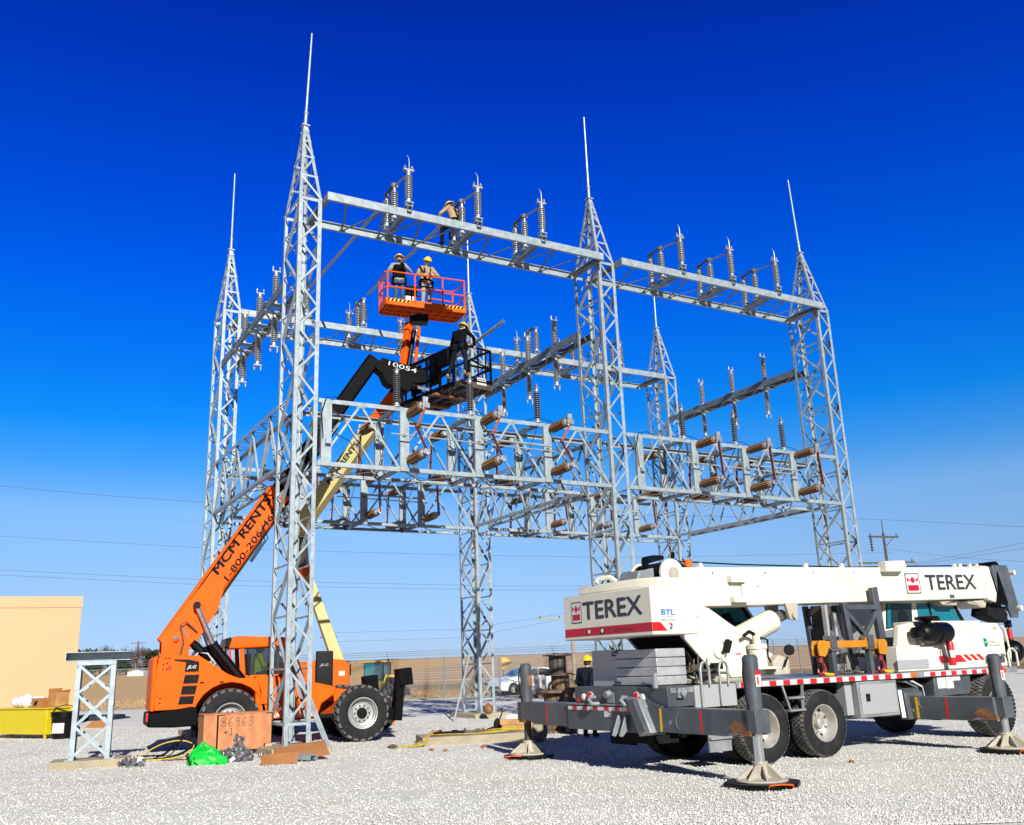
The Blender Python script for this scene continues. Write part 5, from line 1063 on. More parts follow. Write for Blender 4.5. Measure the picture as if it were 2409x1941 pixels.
mb=MB(); mb.b2((-1.80,-1.2035,2.02),(-1.64,-1.201,2.12)); dz=mb.build('warning_decal',m_white,cw); mb=MB(); mb.b2((-1.79,-1.2055,2.11),(-1.72,-1.2037,2.13)); mb.build('warning_band',m_red,dz); mb=MB(); mb.prism([(-1.78,2.04),(-1.74,2.04),(-1.74,2.10),(-1.72,2.1),(-1.72,2.04),(-1.71,2.04),(-1.71,2.11),(-1.75,2.11)],.002,(0,-1.2055,0)); mb.build('warning_symbol',m_blk,dz)
# winch, beacon, misc on top
for y in(-.42,.36): mb=MB(); mb.prism([(-1.22,2.72)]+[(-.96+.24*math.cos(R(a)),2.97+.24*math.sin(R(a))) for a in range(200,-40,-20)]+[(-.7,2.72)],.06,(0,y,0)); mb.build('winch_frame',m_cream,C,bevel=.01)
mb=MB(); mb.cyl((-.96,-.36,2.97),(-.96,.36,2.97),.2,n=24); mb.build('winch_drum',m_blk,C); mb=MB(); mb.lathe([(.1,0),(.1,.02),(.04,.03)],(-.94,-.42,2.97),-Y,16)
for k in range(8): a=math.pi/4*k; mb.cyl((-.94+.075*math.cos(a),-.455,2.97+.075*math.sin(a)),(-.94+.075*math.cos(a),-.44,2.97+.075*math.sin(a)),.014,n=6)
mb.build('winch_gear',m_creamd,C)
mb=MB(); mb.prism([(-1.62,2.85),(-1.55,3.0),(-1.25,3.06),(-1.25,2.85)],.5,(0,-.3,0)); mb.build('winch_cover',m_greyl,C,bevel=.01)
mb=MB(); mb.tube([(-1.35,-.2,3.06),(-1.25,-.1,3.2),(-1.0,0,3.25),(-.75,.05,3.28)],[.05,.07,.06,.04],8); mb.bar((-.72,-.2,3.22),(-.45,-.28,3.02),.05,.05); mb.bar((-.78,-.2,3.08),(-.72,-.2,3.34),.05,.04,Y); mb.build('rope_guide',m_blackg,C)
mb=MB(); mb.lathe([(.075,0),(.08,.02),(.078,.1),(.06,.12),(.01,.125)],(-.23,0,3.13),Z,18); mb.build('beacon',m_amber,C)
# lift cylinder of the crane boom
mb=MB(); mb.cyl((.35,-.12,1.80),(1.48,-.12,2.2),.20,.20,28); mb.lathe([(.2,0),(.19,.04),(.12,.06)],(1.48,-.12,2.2),(1.13,0,.4),28); lc=mb.build('boom_lift_cylinder',m_cream,C,bevel=.008); mb=MB(); mb.cyl((1.5,-.12,2.21),(1.8,-.12,2.31),.1,n=16); mb.build('cylinder_rod',m_chrome,lc)
mb=MB(); mb.prism([(1.64,2.5),(1.96,2.5),(1.9,2.2),(1.72,2.22)],.06,(0,-.36,0)); mb.prism([(1.64,2.5),(1.96,2.5),(1.9,2.2),(1.72,2.22)],.06,(0,.1,0)); mb.cyl((1.82,-.4,2.29),(1.82,.2,2.29),.06); mb.build('cylinder_bracket',m_creamd,C)
mb=MB(); mb.prism([(1.0,2.0),(1.2,1.7),(1.15,1.5),(.9,1.35),(.5,1.35),(.5,2.0)],.5,(0,.0,0)); mb.build('turntable_front',m_cream,C,bevel=.03)
# operator cab seen below boom (left)
mb=MB(); mb.prism([(-.2,1.3),(-.2,2.6),(0,2.75),(1.5,2.75),(1.95,2.2),(1.95,1.3)],.75,(0,.62,0)); oc=mb.build('operator_cab',m_cream,C,bevel=.03); mb=MB(); mb.prism([(.2,2.2),(.25,2.66),(1.4,2.66),(1.8,2.2)],.012,(0,.605,0)); ow=mb.build('operator_window',m_glasst,oc); mb=MB(); mb.bar((.62,.6,2.2),(.62,.6,2.66),.05,.02,Y); mb.bar((.2,.6,2.2),(1.8,.6,2.2),.06,.02,Y); mb.bar((1.78,.6,2.2),(1.4,.6,2.68),.07,.02,Y); mb.prism([(.95,2.2),(1.0,2.36),(1.2,2.4),(1.3,2.25)],.01,(0,.595,0)); mb.build('window_bar',m_blk,ow)
# hydraulic slew motor etc on right side
mb=MB(); mb.cyl((.34,-.86,1.42),(.34,-.86,1.72),.14,n=18); mb.cyl((.34,-.86,1.72),(.34,-.86,1.80),.16,n=18); mb.cyl((.34,-.86,1.8),(.34,-.86,1.95),.07,n=12); mb.b2((.1,-1.02,1.40),(.62,-.72,1.44)); mb.build('slew_motor',m_cream,C,bevel=.006)
mb=MB(); mb.tube([(.3,-.86,1.95),(.15,-.9,2.0),(.05,-.86,1.93)],.03,6); mb.tube([(.34,-.95,1.9),(.44,-1.0,1.86),(.46,-.95,1.6),(.52,-.95,1.5)],.018,6); mb.build('hydraulic_hose',m_blk,C)
mb=MB(); mb.prism([(.62,1.3),(.6,1.5),(.75,1.62),(.98,1.56),(.98,1.3)],.16,(0,-.92,0)); mb.cyl((.9,-.86,1.3),(.9,-.86,1.5),.08); mb.build('lock_housing',m_creamd,C,bevel=.015)
mb=MB(); mb.lathe([(.12,0),(.13,.03),(.09,.05)],(-.38,-.72,1.72),-Y,18); mb.lathe([(.1,0),(.1,.03)],(-1.05,-.73,2.4),-Y,16); mb.build('cover_plate',m_cream,C)
mb=MB(); mb.box((-.28,-.82,1.78),(.09,.08,.2),rot=Matrix.Rotation(R(25),3,'Y')); mb.cyl((-.38,-.8,1.68),(-.28,-.82,1.78),.025); mb.build('work_lamp',m_blk,C); mb=MB(); mb.box((-.55,-.82,1.48),(.2,.08,.1)); mb.build('work_lamp',m_blk,C); mb=MB(); mb.tube([(-1.02,-.78,2.42),(-.95,-.8,2.3),(-.85,-.8,2.24)],.018,6); mb.cyl((-.97,-.8,2.33),(-.9,-.8,2.33),.04); mb.build('hook_latch',m_blk,C)
mb=MB(); mb.bar((.78,-.98,1.42),(.86,-1.0,1.58),.03,.02); mb.build('mirror_arm',m_blk,C); mb=MB(); mb.lathe([(.005,0),(.085,.005),(.09,.03),(.05,.05)],(.90,-1.02,1.69),(.6,.8,-.05),18); mi=mb.build('mirror',m_blk,C); 
# rear deck boxes
mb=MB(); mb.b2((-1.75,.2,1.22),(-1.62,.86,1.79)); mb.b2((-1.62,.2,1.22),(-1.2,.86,1.78)); mb.build('diamond_plate_box',m_diam,C,bevel=.006)
mb=MB()
for k in range(4): mb.b2((-1.78+.0*k,-.84,1.235+k*.136),(-1.2,.185,1.235+k*.136+.128))
mb.build('aluminium_box',m_alub,C,bevel=.012)
mb=MB(); mb.cyl((-1.77,.17,1.7),(-1.84,.2,1.7),.015); mb.b2((-1.8,.1,1.73),(-1.77,.24,1.76)); mb.b2((-1.8,.05,1.27),(-1.77,.22,1.3)); mb.build('box_latch',m_dirtst,C)
mb=MB(); mb.bar((-1.15,-.95,1.24),(-.95,-.95,1.42),.03,.03); mb.bar((-.75,-.95,1.24),(-.95,-.95,1.42),.03,.03); mb.b2((-1.2,-1.0,1.4),(-.72,-.7,1.44)); 
for k in range(5): mb.cyl((-1.15+.09*k,-.85,1.44),(-1.15+.09*k+.02,-.85,1.55+.05*(k%3)),.012,n=6)
mb.box((-1.05,-.86,1.48),(.2,.12,.07)); mb.build('valve_bank',m_dirtst,C)
# rear frame : tapered outrigger housing behind tail lamps
mb=MB(); mb.prism([(1.27,.57),(1.27,.93),(.95,.98),(.6,1.23),(-.42,1.23),(-.85,1.0),(-1.1,.95),(-1.1,.55)],.05,(-1.965,0,0),Y,Z,X); mb.build('rear_upper_plate',m_grey,C,bevel=.008)
mb=MB(); mb.b2((-2.02,-.62,.56),(-1.55,1.27,.93)); mb.build('rear_outrigger_box',m_grey,C,bevel=.012)
mb=MB(); mb.b2((-1.9,-1.18,.93),(-1.3,1.2,1.22)); mb.build('rear_deck_box',m_grey,C,bevel=.01)
mb=MB(); mb.b2((-2.04,-.5,.945),(-1.96,1.26,.965)); mb.build('bumper_lip',m_greyl,C)
mb=MB(); mb.b2((-2.0265,-.60,.865),(-2.0215,1.24,.925)); rr_=mb.build('reflective_strip',m_white,C); 
for k in range(6): mb=MB(); mb.b2((-2.0305,1.10-k*.29,.866),(-2.027,.98-k*.29,.924)); mb.build('red_block',m_red,rr_)
mb=MB(); mb.b2((-2.025,.05,.77),(-2.0215,.24,.865)); nn_=mb.build('instruction_plate',m_white,C); mb=MB(); mb.b2((-2.0275,.06,.84),(-2.0255,.14,.858)); mb.build('plate_band',m_red,nn_)
for y,m,r in((.84,m_white,.05),(.66,m_red,.075),(-.53,m_red,.075),(-.68,m_white,.055)):
    mb=MB(); mb.lathe([(r*1.15,0),(r*1.15,.012)],(-1.966,y,1.065),-X,18); o=mb.build('tail_lamp',m_white,C); mb=MB(); mb.lathe([(r,.0),(r*.9,.02),(.01,.03)],(-1.979,y,1.065),-X,18); mb.build('lamp_lens',m,o)
mb=MB(); mb.b2((-1.99,.92,.98),(-1.966,1.02,1.05)); mb.build('side_reflector',m_red,C)
for y in(.5,-.34):
    mb=MB(); mb.tube([(-1.97,y+.04,1.06),(-2.06,y+.03,1.07),(-2.13,y-.02,1.03),(-2.12,y-.08,.97),(-2.02,y-.14,.965)],.032,8); mb.build('tow_hook',m_greyl,C)
mb=MB(); mb.cyl((-1.97,.13,1.13),(-2.06,.13,1.10),.05,.055,14); mb.build('rear_work_lamp',m_greyl,C); mb=MB(); mb.b2((-1.975,.03,.98),(-1.962,.21,1.14)); mb.build('small_door',m_greyl,C)
mb=MB()
for y,zz in((-.18,.52),(-.36,.5)): mb.prism([(-2.03,.82),(-2.07,.80),(-2.2,.52),(-2.14,.5),(-2.03,.6)],.03,(0,y,0))
mb.build('hook_plate',m_greyl,C,bevel=.006)
mb=MB(); mb.prism([(-.42,1.08),(-.72,1.06),(-.98,.58),(-.70,.52)],.28,(-2.1,0,0),Y,Z,X); mb.build('beam_guide',m_greyl,C,bevel=.015); mb=MB(); mb.prism([(-.52,1.04),(-.66,1.03),(-.88,.62),(-.76,.6)],.05,(-2.14,0,0),Y,Z,X); mb.build('beam_guide_rib',m_grey,C)
mb=MB(); mb.tube([(-1.9,-.92,1.2),(-1.9,-.92,1.42)],.045,10); mb.tube([(-1.9,-.92,1.42),(-1.9,-.98,1.47),(-1.9,-.9,1.5),(-1.9,-.86,1.45)],.012,6); mb.build('pin_post',m_greyl,C)
mb=MB(); mb.b2((-1.75,-1.25,1.06),(-1.62,-1.18,1.2)); mb.cyl((-1.68,-1.3,1.13),(-1.68,-1.2,1.13),.05); mb.build('side_lamp',m_alu,C)
# diamond plate right rear + handrails
mb=MB(); mb.b2((-1.42,-1.23,.9),(-.58,-1.19,1.22)); mb.build('side_diamond_plate',m_diam,C)
for x in(-1.22,-.84):
    mb=MB(); mb.tube([(x-.08,-1.26,.92),(x-.08,-1.26,1.46),(x-.05,-1.26,1.53),(x,-1.26,1.555),(x+.06,-1.26,1.53),(x+.09,-1.26,1.46),(x+.09,-1.26,1.2)],.02,8); mb.build('handrail',m_alu,C)
mb=MB(); mb.b2((-1.05,-1.05,.24),(-.6,-1.02,.55)); mb.b2((-1.05,-1.06,.42),(-.62,-1.1,.45)); mb.build('mud_flap',m_greyl,C)
mb=MB(); mb.b2((-1.4,.3,.3),(-1.36,.95,.6)); mb.b2((-1.5,-.3,.35),(-1.0,.3,.6)); mb.build('rear_underbody',m_blk,C)
# outriggers
def outrigger(x,s,zb0,zb1,y0,y1,jx):
    nm='outrigger_beam'
    mb=MB(); ye=s*y1
    mb.prism([(s*y0,zb0),(s*y0,zb1),(ye,zb1),(ye,zb0+.05),(s*(y1-.35),zb0+.05),(s*(y1-.45),zb0)],.30,(x-.15,0,0),Y,Z,X); b=mb.build(nm,m_grey,C,bevel=.012)
    mb=MB(); mb.b2((x-.165,ye-.16*s if 1 else 0,zb0+.02),(x+.165,ye+.02*s,zb0+.08)); mb.build('rusty_end',m_rust,b)
    mb=MB(); mb.b2((x-.1525,s*1.95-.022,zb0+.02),(x-.1505,s*1.95+.022,zb1-.02)); mb.build('red_mark',m_red,b)
    if s<0: yy=-1.07 if x<0 else -1.36; mb=MB(); mb.b2((x-.1525,yy-.05,zb0+.01),(x-.1505,yy,zb1-.01)); mb.build('yellow_mark',m_yel,b); mb=MB(); mb.prism([(ye+.02,zb0+.05),(ye+.28,zb0+.05),(ye+.38,zb0+.12),(ye+.25,zb0+.2),(ye+.1,zb0+.16)],.002,(x-.1525,0,0),Y,Z,X); mb.build('rust_stain',m_rust,b)
    if s<0: mb=MB(); mb.tube([Vector((x-.152,-1.55+.12*math.cos(R(a)),.75+.12*math.sin(R(a)))) for a in range(-60,70,20)],.004,4); mb.lathe([(.03,0),(.03,.004)],(x-.151,-1.3,zb0+.14),-X,12); mb.build('wear_mark',m_greyl,b)
    yj=ye-.0*s
    mb=MB(); jt=1.60 if x<0 else 1.48
    mb.cyl((jx,yj,zb0+.05),(jx,yj,jt),.105,n=20); mb.cyl((jx,yj,jt),(jx,yj,jt+.03),.1,.07,20); mb.b2((jx-.13,yj-.13*1,zb0+.05),(jx+.13,yj+.13,zb1)); j=mb.build('outrigger_jack',m_grey,C,bevel=.01)
    mb=MB(); mb.prism([(0,0),(.1,0),(.1,.2),(0,.2)],.002,(jx-.04,yj-.1075,jt-.38),X,Z,-Y); wl=mb.build('warning_label',m_white if s<0 else m_rust,j); mb=MB(); mb.prism([(0,.15),(.1,.15),(.1,.2),(0,.2)],.001,(jx-.04,yj-.1096,jt-.38),X,Z,-Y); mb.prism([(.03,.03),(.06,.03),(.05,.13),(.02,.12)],.001,(jx-.04,yj-.1096,jt-.38),X,Z,-Y); mb.build('label_band',m_red if s<0 else m_rust,wl)
    mb=MB(); mb.tube([(jx-.12,yj,jt-.05),(jx-.17,yj-.02,jt-.2),(jx-.15,yj-.02,zb1+.15),(jx-.1,yj,zb1)],.014,6); mb.build('hydraulic_hose',m_blk,j)
    mb=MB(); mb.cyl((jx,yj,.2),(jx,yj,zb0+.06),.065,n=18); mb.build('jack_rod',m_chrome if s<0 else m_dirtst,j)
    mb=MB(); mb.lathe([(.33,0),(.34,.015),(.33,.03),(.15,.05),(.105,.09),(.095,.21),(.1,.215),(.1,.24),(.07,.24)],(jx,yj,.055),Z,24)
    for k in range(8): a=math.pi/4*k+.2; mb.prism([(.08,.03),(.31,.03),(.31,.045),(.13,.19),(.08,.2)],.016,(jx,yj,.055),Vector((math.cos(a),math.sin(a),0)),Z,Vector((-math.sin(a),math.cos(a),0)))
    mb.build('float_pad',m_creamd,j)
    return CW((jx,yj,0))
pads=[outrigger(-1.84,-1,.59,.93,.6,2.86,-1.86),outrigger(-1.84,1,.59,.96,1.25,2.84,-1.84),outrigger(3.62,-1,.47,.84,1.15,2.80,3.66),outrigger(3.62,1,.5,.86,1.15,2.86,3.66)]
mb=MB(); mb.prism([(-1.1,.46),(-1.1,.98),(-1.25,.9),(-1.28,.46)],.5,(3.36,0,0),Y,Z,X); mb.b2((3.36,-.9,.5),(3.88,.9,.95)); mb.build('front_outrigger_box',m_grey,C,bevel=.015)
mb=MB(); mb.bar((3.3,-1.2,.95),(3.25,-1.26,.5),.06,.04); mb.build('stowing_rod',m_alu,C)
PLB=['black plastic pad under the crane outrigger float nearest the camera','black plastic pad under the outrigger float by the wooden reel','black plastic pad under the crane outrigger float at the right edge','black pad under the far outrigger float behind the crane']
for p,lb,r in zip(pads,PLB,(.5,.45,.45,.45)):
    mb=MB(); mb.lathe([(r*.98,-.02),(r,0),(r,.04),(r*.97,.052)],(0,0,0),Z,8); o=mb.build('outrigger_pad',m_blackg,bevel=.006); o.location=(p.x,p.y,.006); o.rotation_euler=(0,0,.3+r); tag(o,lb,'outrigger pad','pads under the crane outriggers')
for p,k,dx in((pads[0],'nearest the camera',(.12,-.47)),(pads[1],'beside the wooden reel',(-.28,-.36)),(pads[2],'at the right edge of the crane',(.1,-.44))):
    mb=MB(); mb.tube([(-.16,0,.02),(-.14,-.03,.06),(0,-.05,.07),(.14,-.03,.06),(.16,0,.02)],.009,6); o=mb.build('pad_handle_rope',m_orange); o.location=(p.x+dx[0],p.y+dx[1],0); tag(o,'orange rope handle of the black outrigger pad '+k,'rope handle','orange pad handles')
# boom rest with winch rack and equipment on deck
mb=MB()
Q0=len(mb.v); mb.prism([(3.52,1.24),(3.42,2.5),(3.52,2.5),(3.66,1.24)],.09,(0,-.5,0)); mb.prism([(4.36,1.24),(4.28,2.78),(4.44,2.80),(4.54,1.24)],.1,(0,-.5,0)); mb.prism([(3.52,1.24),(3.42,2.5),(3.52,2.5),(3.66,1.24)],.09,(0,.4,0))
mb.bar((3.5,-.45,2.42),(4.33,-.45,2.42),.09,.14,Y); mb.bar((3.55,-.45,1.5),(4.4,-.45,2.4),.08,.1,Y); mb.bar((3.5,-.44,2.35),(4.45,-.44,1.5),.08,.1,Y); mb.bar((3.55,-.45,1.56),(4.45,-.45,1.56),.08,.08,Y); mb.b2((3.45,-.4,2.3),(3.6,.4,2.45))
mb.v=[(a-.43,b,c) for a,b,c in mb.v]; mb.build('boom_rest',m_grey,C,bevel=.008)
mb=MB(); mb.b2((2.55,-.42,1.25),(2.72,-.1,2.46)); mb.build('equipment_rack',m_dirtst,C,bevel=.01); mb=MB(); mb.b2((2.86,-.45,1.25),(2.94,-.33,2.46)); mb.build('mast_post',m_blk,C); mb=MB(); mb.b2((2.46,-.52,1.6),(2.52,-.44,2.46)); mb.build('checker_strip',m_diam,C)
mb=MB()
for k in range(7):
    a=random.uniform(2.6,2.95); b=random.uniform(1.3,2.3); mb.tube([(a,-.5,1.3),(a+random.uniform(-.1,.1),-.52,b),(a+random.uniform(-.1,.1),-.5,min(2.4,b+.4))],random.uniform(.02,.05),6)
mb.ball((2.8,-.5,1.7),(.1,.08,.2)); mb.cyl((2.7,-.5,1.9),(2.7,-.5,2.3),.05); mb.build('hose_bundle',m_lead,C)
mb=MB(); mb.tube([(1.95+.06*k,-.75+.12*math.sin(k*1.1),1.265+.012*(k%3)) for k in range(28)],.028,6); mb.build('sling_chain',m_dirtst,C)
# spreader beam resting on stand
SB=thing('spreader_beam','orange spreader beam with two red hooks, resting on a stand on the crane deck','spreader beam',CW((2.29,-1.0,1.245)),CY)
mb=MB(); mb.b2((-.65,-.06,.45),(.55,.06,.57)); mb.build('beam',m_ochre,SB,bevel=.01)
for x,s in((-.66,-1),(.88,1)):
    mb=MB()
    for y in(-.09,.05): mb.prism([(x-.10,.33),(x-.11,.48),(x-.07,.58),(x+.08,.58),(x+.13,.53),(x+.13,.41),(x+.04,.31)],.035,(0,y,0))
    if s>0: mb.prism([(.5,.42),(.5,.62),(.62,.57),(.8,.6),(.8,.42)],.1,(0,-.05,0))
    pl_=mb.build('end_plate',m_ochre,SB,bevel=.008)
    mb=MB(); mb.cyl((x,0,.4),(x,0,.22),.05,n=12); mb.tube([(x,0,.24),(x+.06,0,.19),(x+.085,0,.1),(x+.04,0,.035),(x-.035,0,.025),(x-.085,0,.07),(x-.075,0,.12)],[.03,.034,.038,.038,.034,.026,.015],8); mb.build('hook',m_hook,pl_)
    mb=MB(); mb.tube([(x+.02,0,.05),(x+.1,-.05,.025),(x+.22,-.05,.02)],.025,6); mb.build('sling_loop',m_yel,pl_)
for x in(-.40,.55):
    pass
mb=MB()
for x in(-.36,.60): mb.b2((x-.045,-.05,.0),(x+.045,.05,.44)); mb.b2((x-.08,-.08,.40),(x+.08,.08,.445)); mb.b2((x-.08,.065,.45),(x+.08,.085,.66)); mb.b2((x-.08,-.085,.45),(x+.08,-.065,.66))
mb.build('stand_post',m_grey,SB,bevel=.006)
# ladder rack grab rail by hood
mb=MB(); mb.tube([(6.62,-1.25,1.25),(6.62,-1.25,1.5),(6.7,-1.25,1.58),(6.8,-1.25,1.58),(6.9,-1.25,1.5),(6.9,-1.25,1.25)],.02,8); mb.build('front_grab_rail',m_white,C)
# ================================================================== people
def person(label,loc,rz,J={},top=m_khaki,leg=m_greyc,shoe=m_blk,glove=None,hat=True,harness=True,look=(0,0),beard=False,curl=1.0,parts=('l','r'),vest=None):
    j=dict(pel=(0,0,.95),che=(0,0,1.30),nec=(0,.0,1.49),hea=(0,-.02,1.625),shL=(-.185,.0,1.43),shR=(.185,.0,1.43),elL=(-.26,.02,1.16),elR=(.26,.02,1.16),wrL=(-.27,-.06,.92),wrR=(.27,-.06,.92),hiL=(-.09,0,.91),hiR=(.09,0,.91),knL=(-.10,-.03,.50),knR=(.10,-.03,.50),anL=(-.11,.02,.09),anR=(.11,.02,.09),toL=(-.12,-.15,.04),toR=(.12,-.15,.04)); j.update(J); j={k:Vector(v) for k,v in j.items()}
    T=thing('person',label,'person',loc,rz)
    rig=[]; mb=MB()
    def seg(a,b,r0,r1,m): rig.append((Vector(a),Vector(b),m,max(r0,r1))); mb.cap(a,b,r0,r1,12)
    sx=(j['shR']-j['shL']).normalized(); hx=(j['hiR']-j['hiL']).normalized()
    for o in(-.085,-.03,.03,.085):
        seg(j['pel']+hx*o*.9,j['che']+sx*o,.105,.118,1 if 0 else 1); 
    for o in(-.07,.07): seg(j['che']+sx*o,j['nec']-Z*.07+sx*o*.6,.112,.06,1)
    seg(j['shL'],j['shR'],.074,.074,1); seg(j['nec']-Z*.04,j['hea']-Z*.03,.058,.055,0)
    for s in'LR':
        seg(j['sh'+s],j['el'+s],.066,.05,1); seg(j['el'+s],j['wr'+s],.049,.036,1)
        seg(j['pel']+hx*(-.06 if s=='L' else .06)-Z*.02,j['hi'+s],.115,.10,2); seg(j['hi'+s],j['kn'+s],.095,.066,2); seg(j['kn'+s],j['an'+s],.066,.05,2); seg(j['an'+s]-Z*.02,j['to'+s],.05,.042,3); seg(j['an'+s]-Z*.03,j['an'+s]*1.35-j['to'+s]*.35-Z*.01,.048,.04,3)
    h=j['hea']; rot=Matrix.Rotation(look[0],3,'Z')@Matrix.Rotation(look[1],3,'X')
    def hp(x,y,z): return h+rot@Vector((x,y,z))
    rig.append((h-Z*.02,h+Z*.05,0,.1)); mb.ball(h,(.076,.095,.112),16,12,rot); mb.ball(hp(0,-.035,-.07),(.05,.055,.05),10,8,rot); mb.cap(hp(0,-.09,.01),hp(0,-.112,-.025),.01,.016,8)
    for s in(-1,1): mb.ball(hp(s*.077,.005,-.01),(.012,.022,.033),8,6,rot)
    mb.cap(hp(-.03,-.088,.028),hp(.03,-.088,.028),.014,.014,8)
    o=mb.build('tmp',m_skin); md=o.modifiers.new('r','REMESH'); md.mode='VOXEL'; md.voxel_size=.0155; md.use_smooth_shade=True; sm=o.modifiers.new('s','SMOOTH'); sm.factor=.5; sm.iterations=3
    dg=bpy.context.evaluated_depsgraph_get(); dg.update(); me=bpy.data.meshes.new_from_object(o.evaluated_get(dg)); bpy.data.objects.remove(o)
    vs=[v.co.copy() for v in me.vertices]; fs=[tuple(p.vertices) for p in me.polygons]; mi=[]
    A=np.array([r[0] for r in rig]); B=np.array([r[1] for r in rig]); RR=np.array([r[3] for r in rig]); D=B-A; DD=(D*D).sum(1)+1e-9
    for p in me.polygons:
        c=np.array(p.center); t=np.clip(((c-A)*D).sum(1)/DD,0,1); d=np.linalg.norm(A+D*t[:,None]-c,axis=1)-RR; mi.append(rig[int(d.argmin())][2])
    hb=MB()
    for s in'LR':
        w=j['wr'+s]; d=(w-j['el'+s]).normalized(); k=1 if s=='R' else -1
        pal=d.cross(Vector((0,0,1))) ; pal=pal.normalized() if pal.length>.2 else Vector((0,-1,0)); side=d.cross(pal).normalized()
        hb.cap(w,w+d*.035,.034,.036,10); hb.taper(w+d*.02,w+d*.10,.075,.036,.085,.028,up=pal)
        for q,(off,ln) in enumerate(((-.032,.062),(-.011,.074),(.011,.07),(.031,.055))):
            b=w+d*.095+side*off; e=b+d*ln*.5+pal*ln*.22*curl; f=e+d*ln*.28+pal*ln*.5*curl; hb.tube([b,e,f],[.0105,.0095,.0075],6)
        b=w+d*.04+side*-.04*1; hb.tube([b,b-side*.025+d*.03+pal*.01,b-side*.02+d*.06+pal*.03*curl],[.013,.011,.008],6)
    n=len(vs); vs+=[Vector(v) for v in hb.v]; fs+=[tuple(i+n for i in f) for f in hb.f]; mi+=[4 if glove else 0]*len(hb.f)
    m2=bpy.data.meshes.new('body'); m2.from_pydata(vs,[],fs)
    for q in(m_skin,top,leg,shoe,glove or m_skin): m2.materials.append(q)
    m2.polygons.foreach_set('material_index',mi); m2.polygons.foreach_set('use_smooth',[True]*len(fs)); m2.update()
    b=bpy.data.objects.new('body',m2); COL.objects.link(b); b.parent=T
    if hat:
        mb=MB(); pr=[]
        for k in range(9): a=math.pi/2*k/8; pr.append((.118*math.cos(a)+.001,.105*math.sin(a)))
        axis=rot@Z; c=hp(0,.0,.055); mb.lathe([(.112,-.012),(.155,-.018),(.158,-.008),(.12,.004)]+pr,c,axis,24,cap=False); 
        mb.prism([(-.085,-.09),(-.06,-.185),(0,-.20),(.06,-.185),(.085,-.09)],.012,hp(0,0,.04),rot@X,rot@Y,axis); mb.tube([c+rot@Vector((0,-.11,.03)),c+rot@Vector((0,-.06,.095)),c+rot@Vector((0,0,.112)),c+rot@Vector((0,.06,.095)),c+rot@Vector((0,.11,.03))],.013,6); mb.build('hard_hat',m_hat,T)
    mb=MB(); mb.ball(hp(0,.02,.0),(.081,.085,.085),12,8,rot); mb.build('hair',m_hair,T)
    mb=MB(); 
    for s in(-1,1): mb.box(hp(s*.033,-.101,.012),(.048,.012,.03),rot=rot); mb.bar(hp(s*.055,-.1,.015),hp(s*.08,0,.015),.006,.01)
    mb.build('safety_glasses',m_blackg,T)
    if beard: mb=MB(); mb.ball(hp(0,-.045,-.078),(.054,.056,.052),12,8,rot); mb.build('beard',m_hair,T)
    if harness:
        mb=MB(); f=sx.cross(Z).normalized(); f=-f if f.y>0 else f
        for s in(-1,1):
            for q in(1,-1):
                mb.tube([j['che']*.5+j['nec']*.5+sx*s*.09+Z*.05+f*.02*q,j['che']+sx*s*.10+f*.135*q+Z*.04,j['pel']*.55+j['che']*.45+sx*s*.05+f*.135*q,j['pel']+hx*s*.12+f*.12*q+Z*.03],.02,6)
        for k in range(1): mb.tube([j['pel']+Z*.07+hx*(.185*math.cos(2*math.pi*k/16))+f*(.14*math.sin(2*math.pi*k/16)) for k in range(16)],.026,6,close=True)
        for s in(-1,1): mb.tube([(j['hi'+('L' if s<0 else 'R')]*.7+j['kn'+('L' if s<0 else 'R')]*.3)+Vector((.10*math.cos(2*math.pi*k/12),.1*math.sin(2*math.pi*k/12),0)) for k in range(12)],.016,6,close=True)
        for s in(-1,1): mb.box(j['pel']+hx*s*.19-Z*.03,(.08,.14,.16))
        mb.build('harness',m_blackc,T)
    if vest:
        mb=MB()
        for o in(-.085,-.03,.03,.085): mb.cap(j['pel']+Z*.08+hx*o*.9,j['che']+Z*.03+sx*o,.118,.128,12)
        mb.build('vest',vest,T)
    return T
def BKw(x,y,z=.08): return fl+bx*x+by*y+Z*z
brz=math.atan2(bx.y,bx.x)
person('man in grey jacket and jeans holding the long tube, left in the orange basket',BKw(.55,.48),brz-R(8),dict(shL=(-.19,.0,1.42),elL=(-.33,-.10,1.20),wrL=(-.22,-.28,1.14),elR=(.36,-.05,1.22),wrR=(.12,-.27,1.30),hea=(.0,-.03,1.63)),top=m_greyc,leg=m_jean,glove=m_amber if 0 else m_blackc,look=(R(-8),R(-4)),beard=True,vest=m_blackc)
person('man in khaki shirt and grey trousers leaning on the rail, right in the orange basket',BKw(1.40,.46),brz,dict(che=(0,-.05,1.29),nec=(0,-.10,1.47),hea=(0,-.16,1.59),shL=(-.19,-.05,1.41),shR=(.19,-.05,1.41),elL=(-.30,-.12,1.16),wrL=(-.16,-.33,1.08),elR=(.36,-.12,1.17),wrR=(.12,-.36,1.08)),look=(R(10),R(28)))
p4=gp(1083,887,9.14)
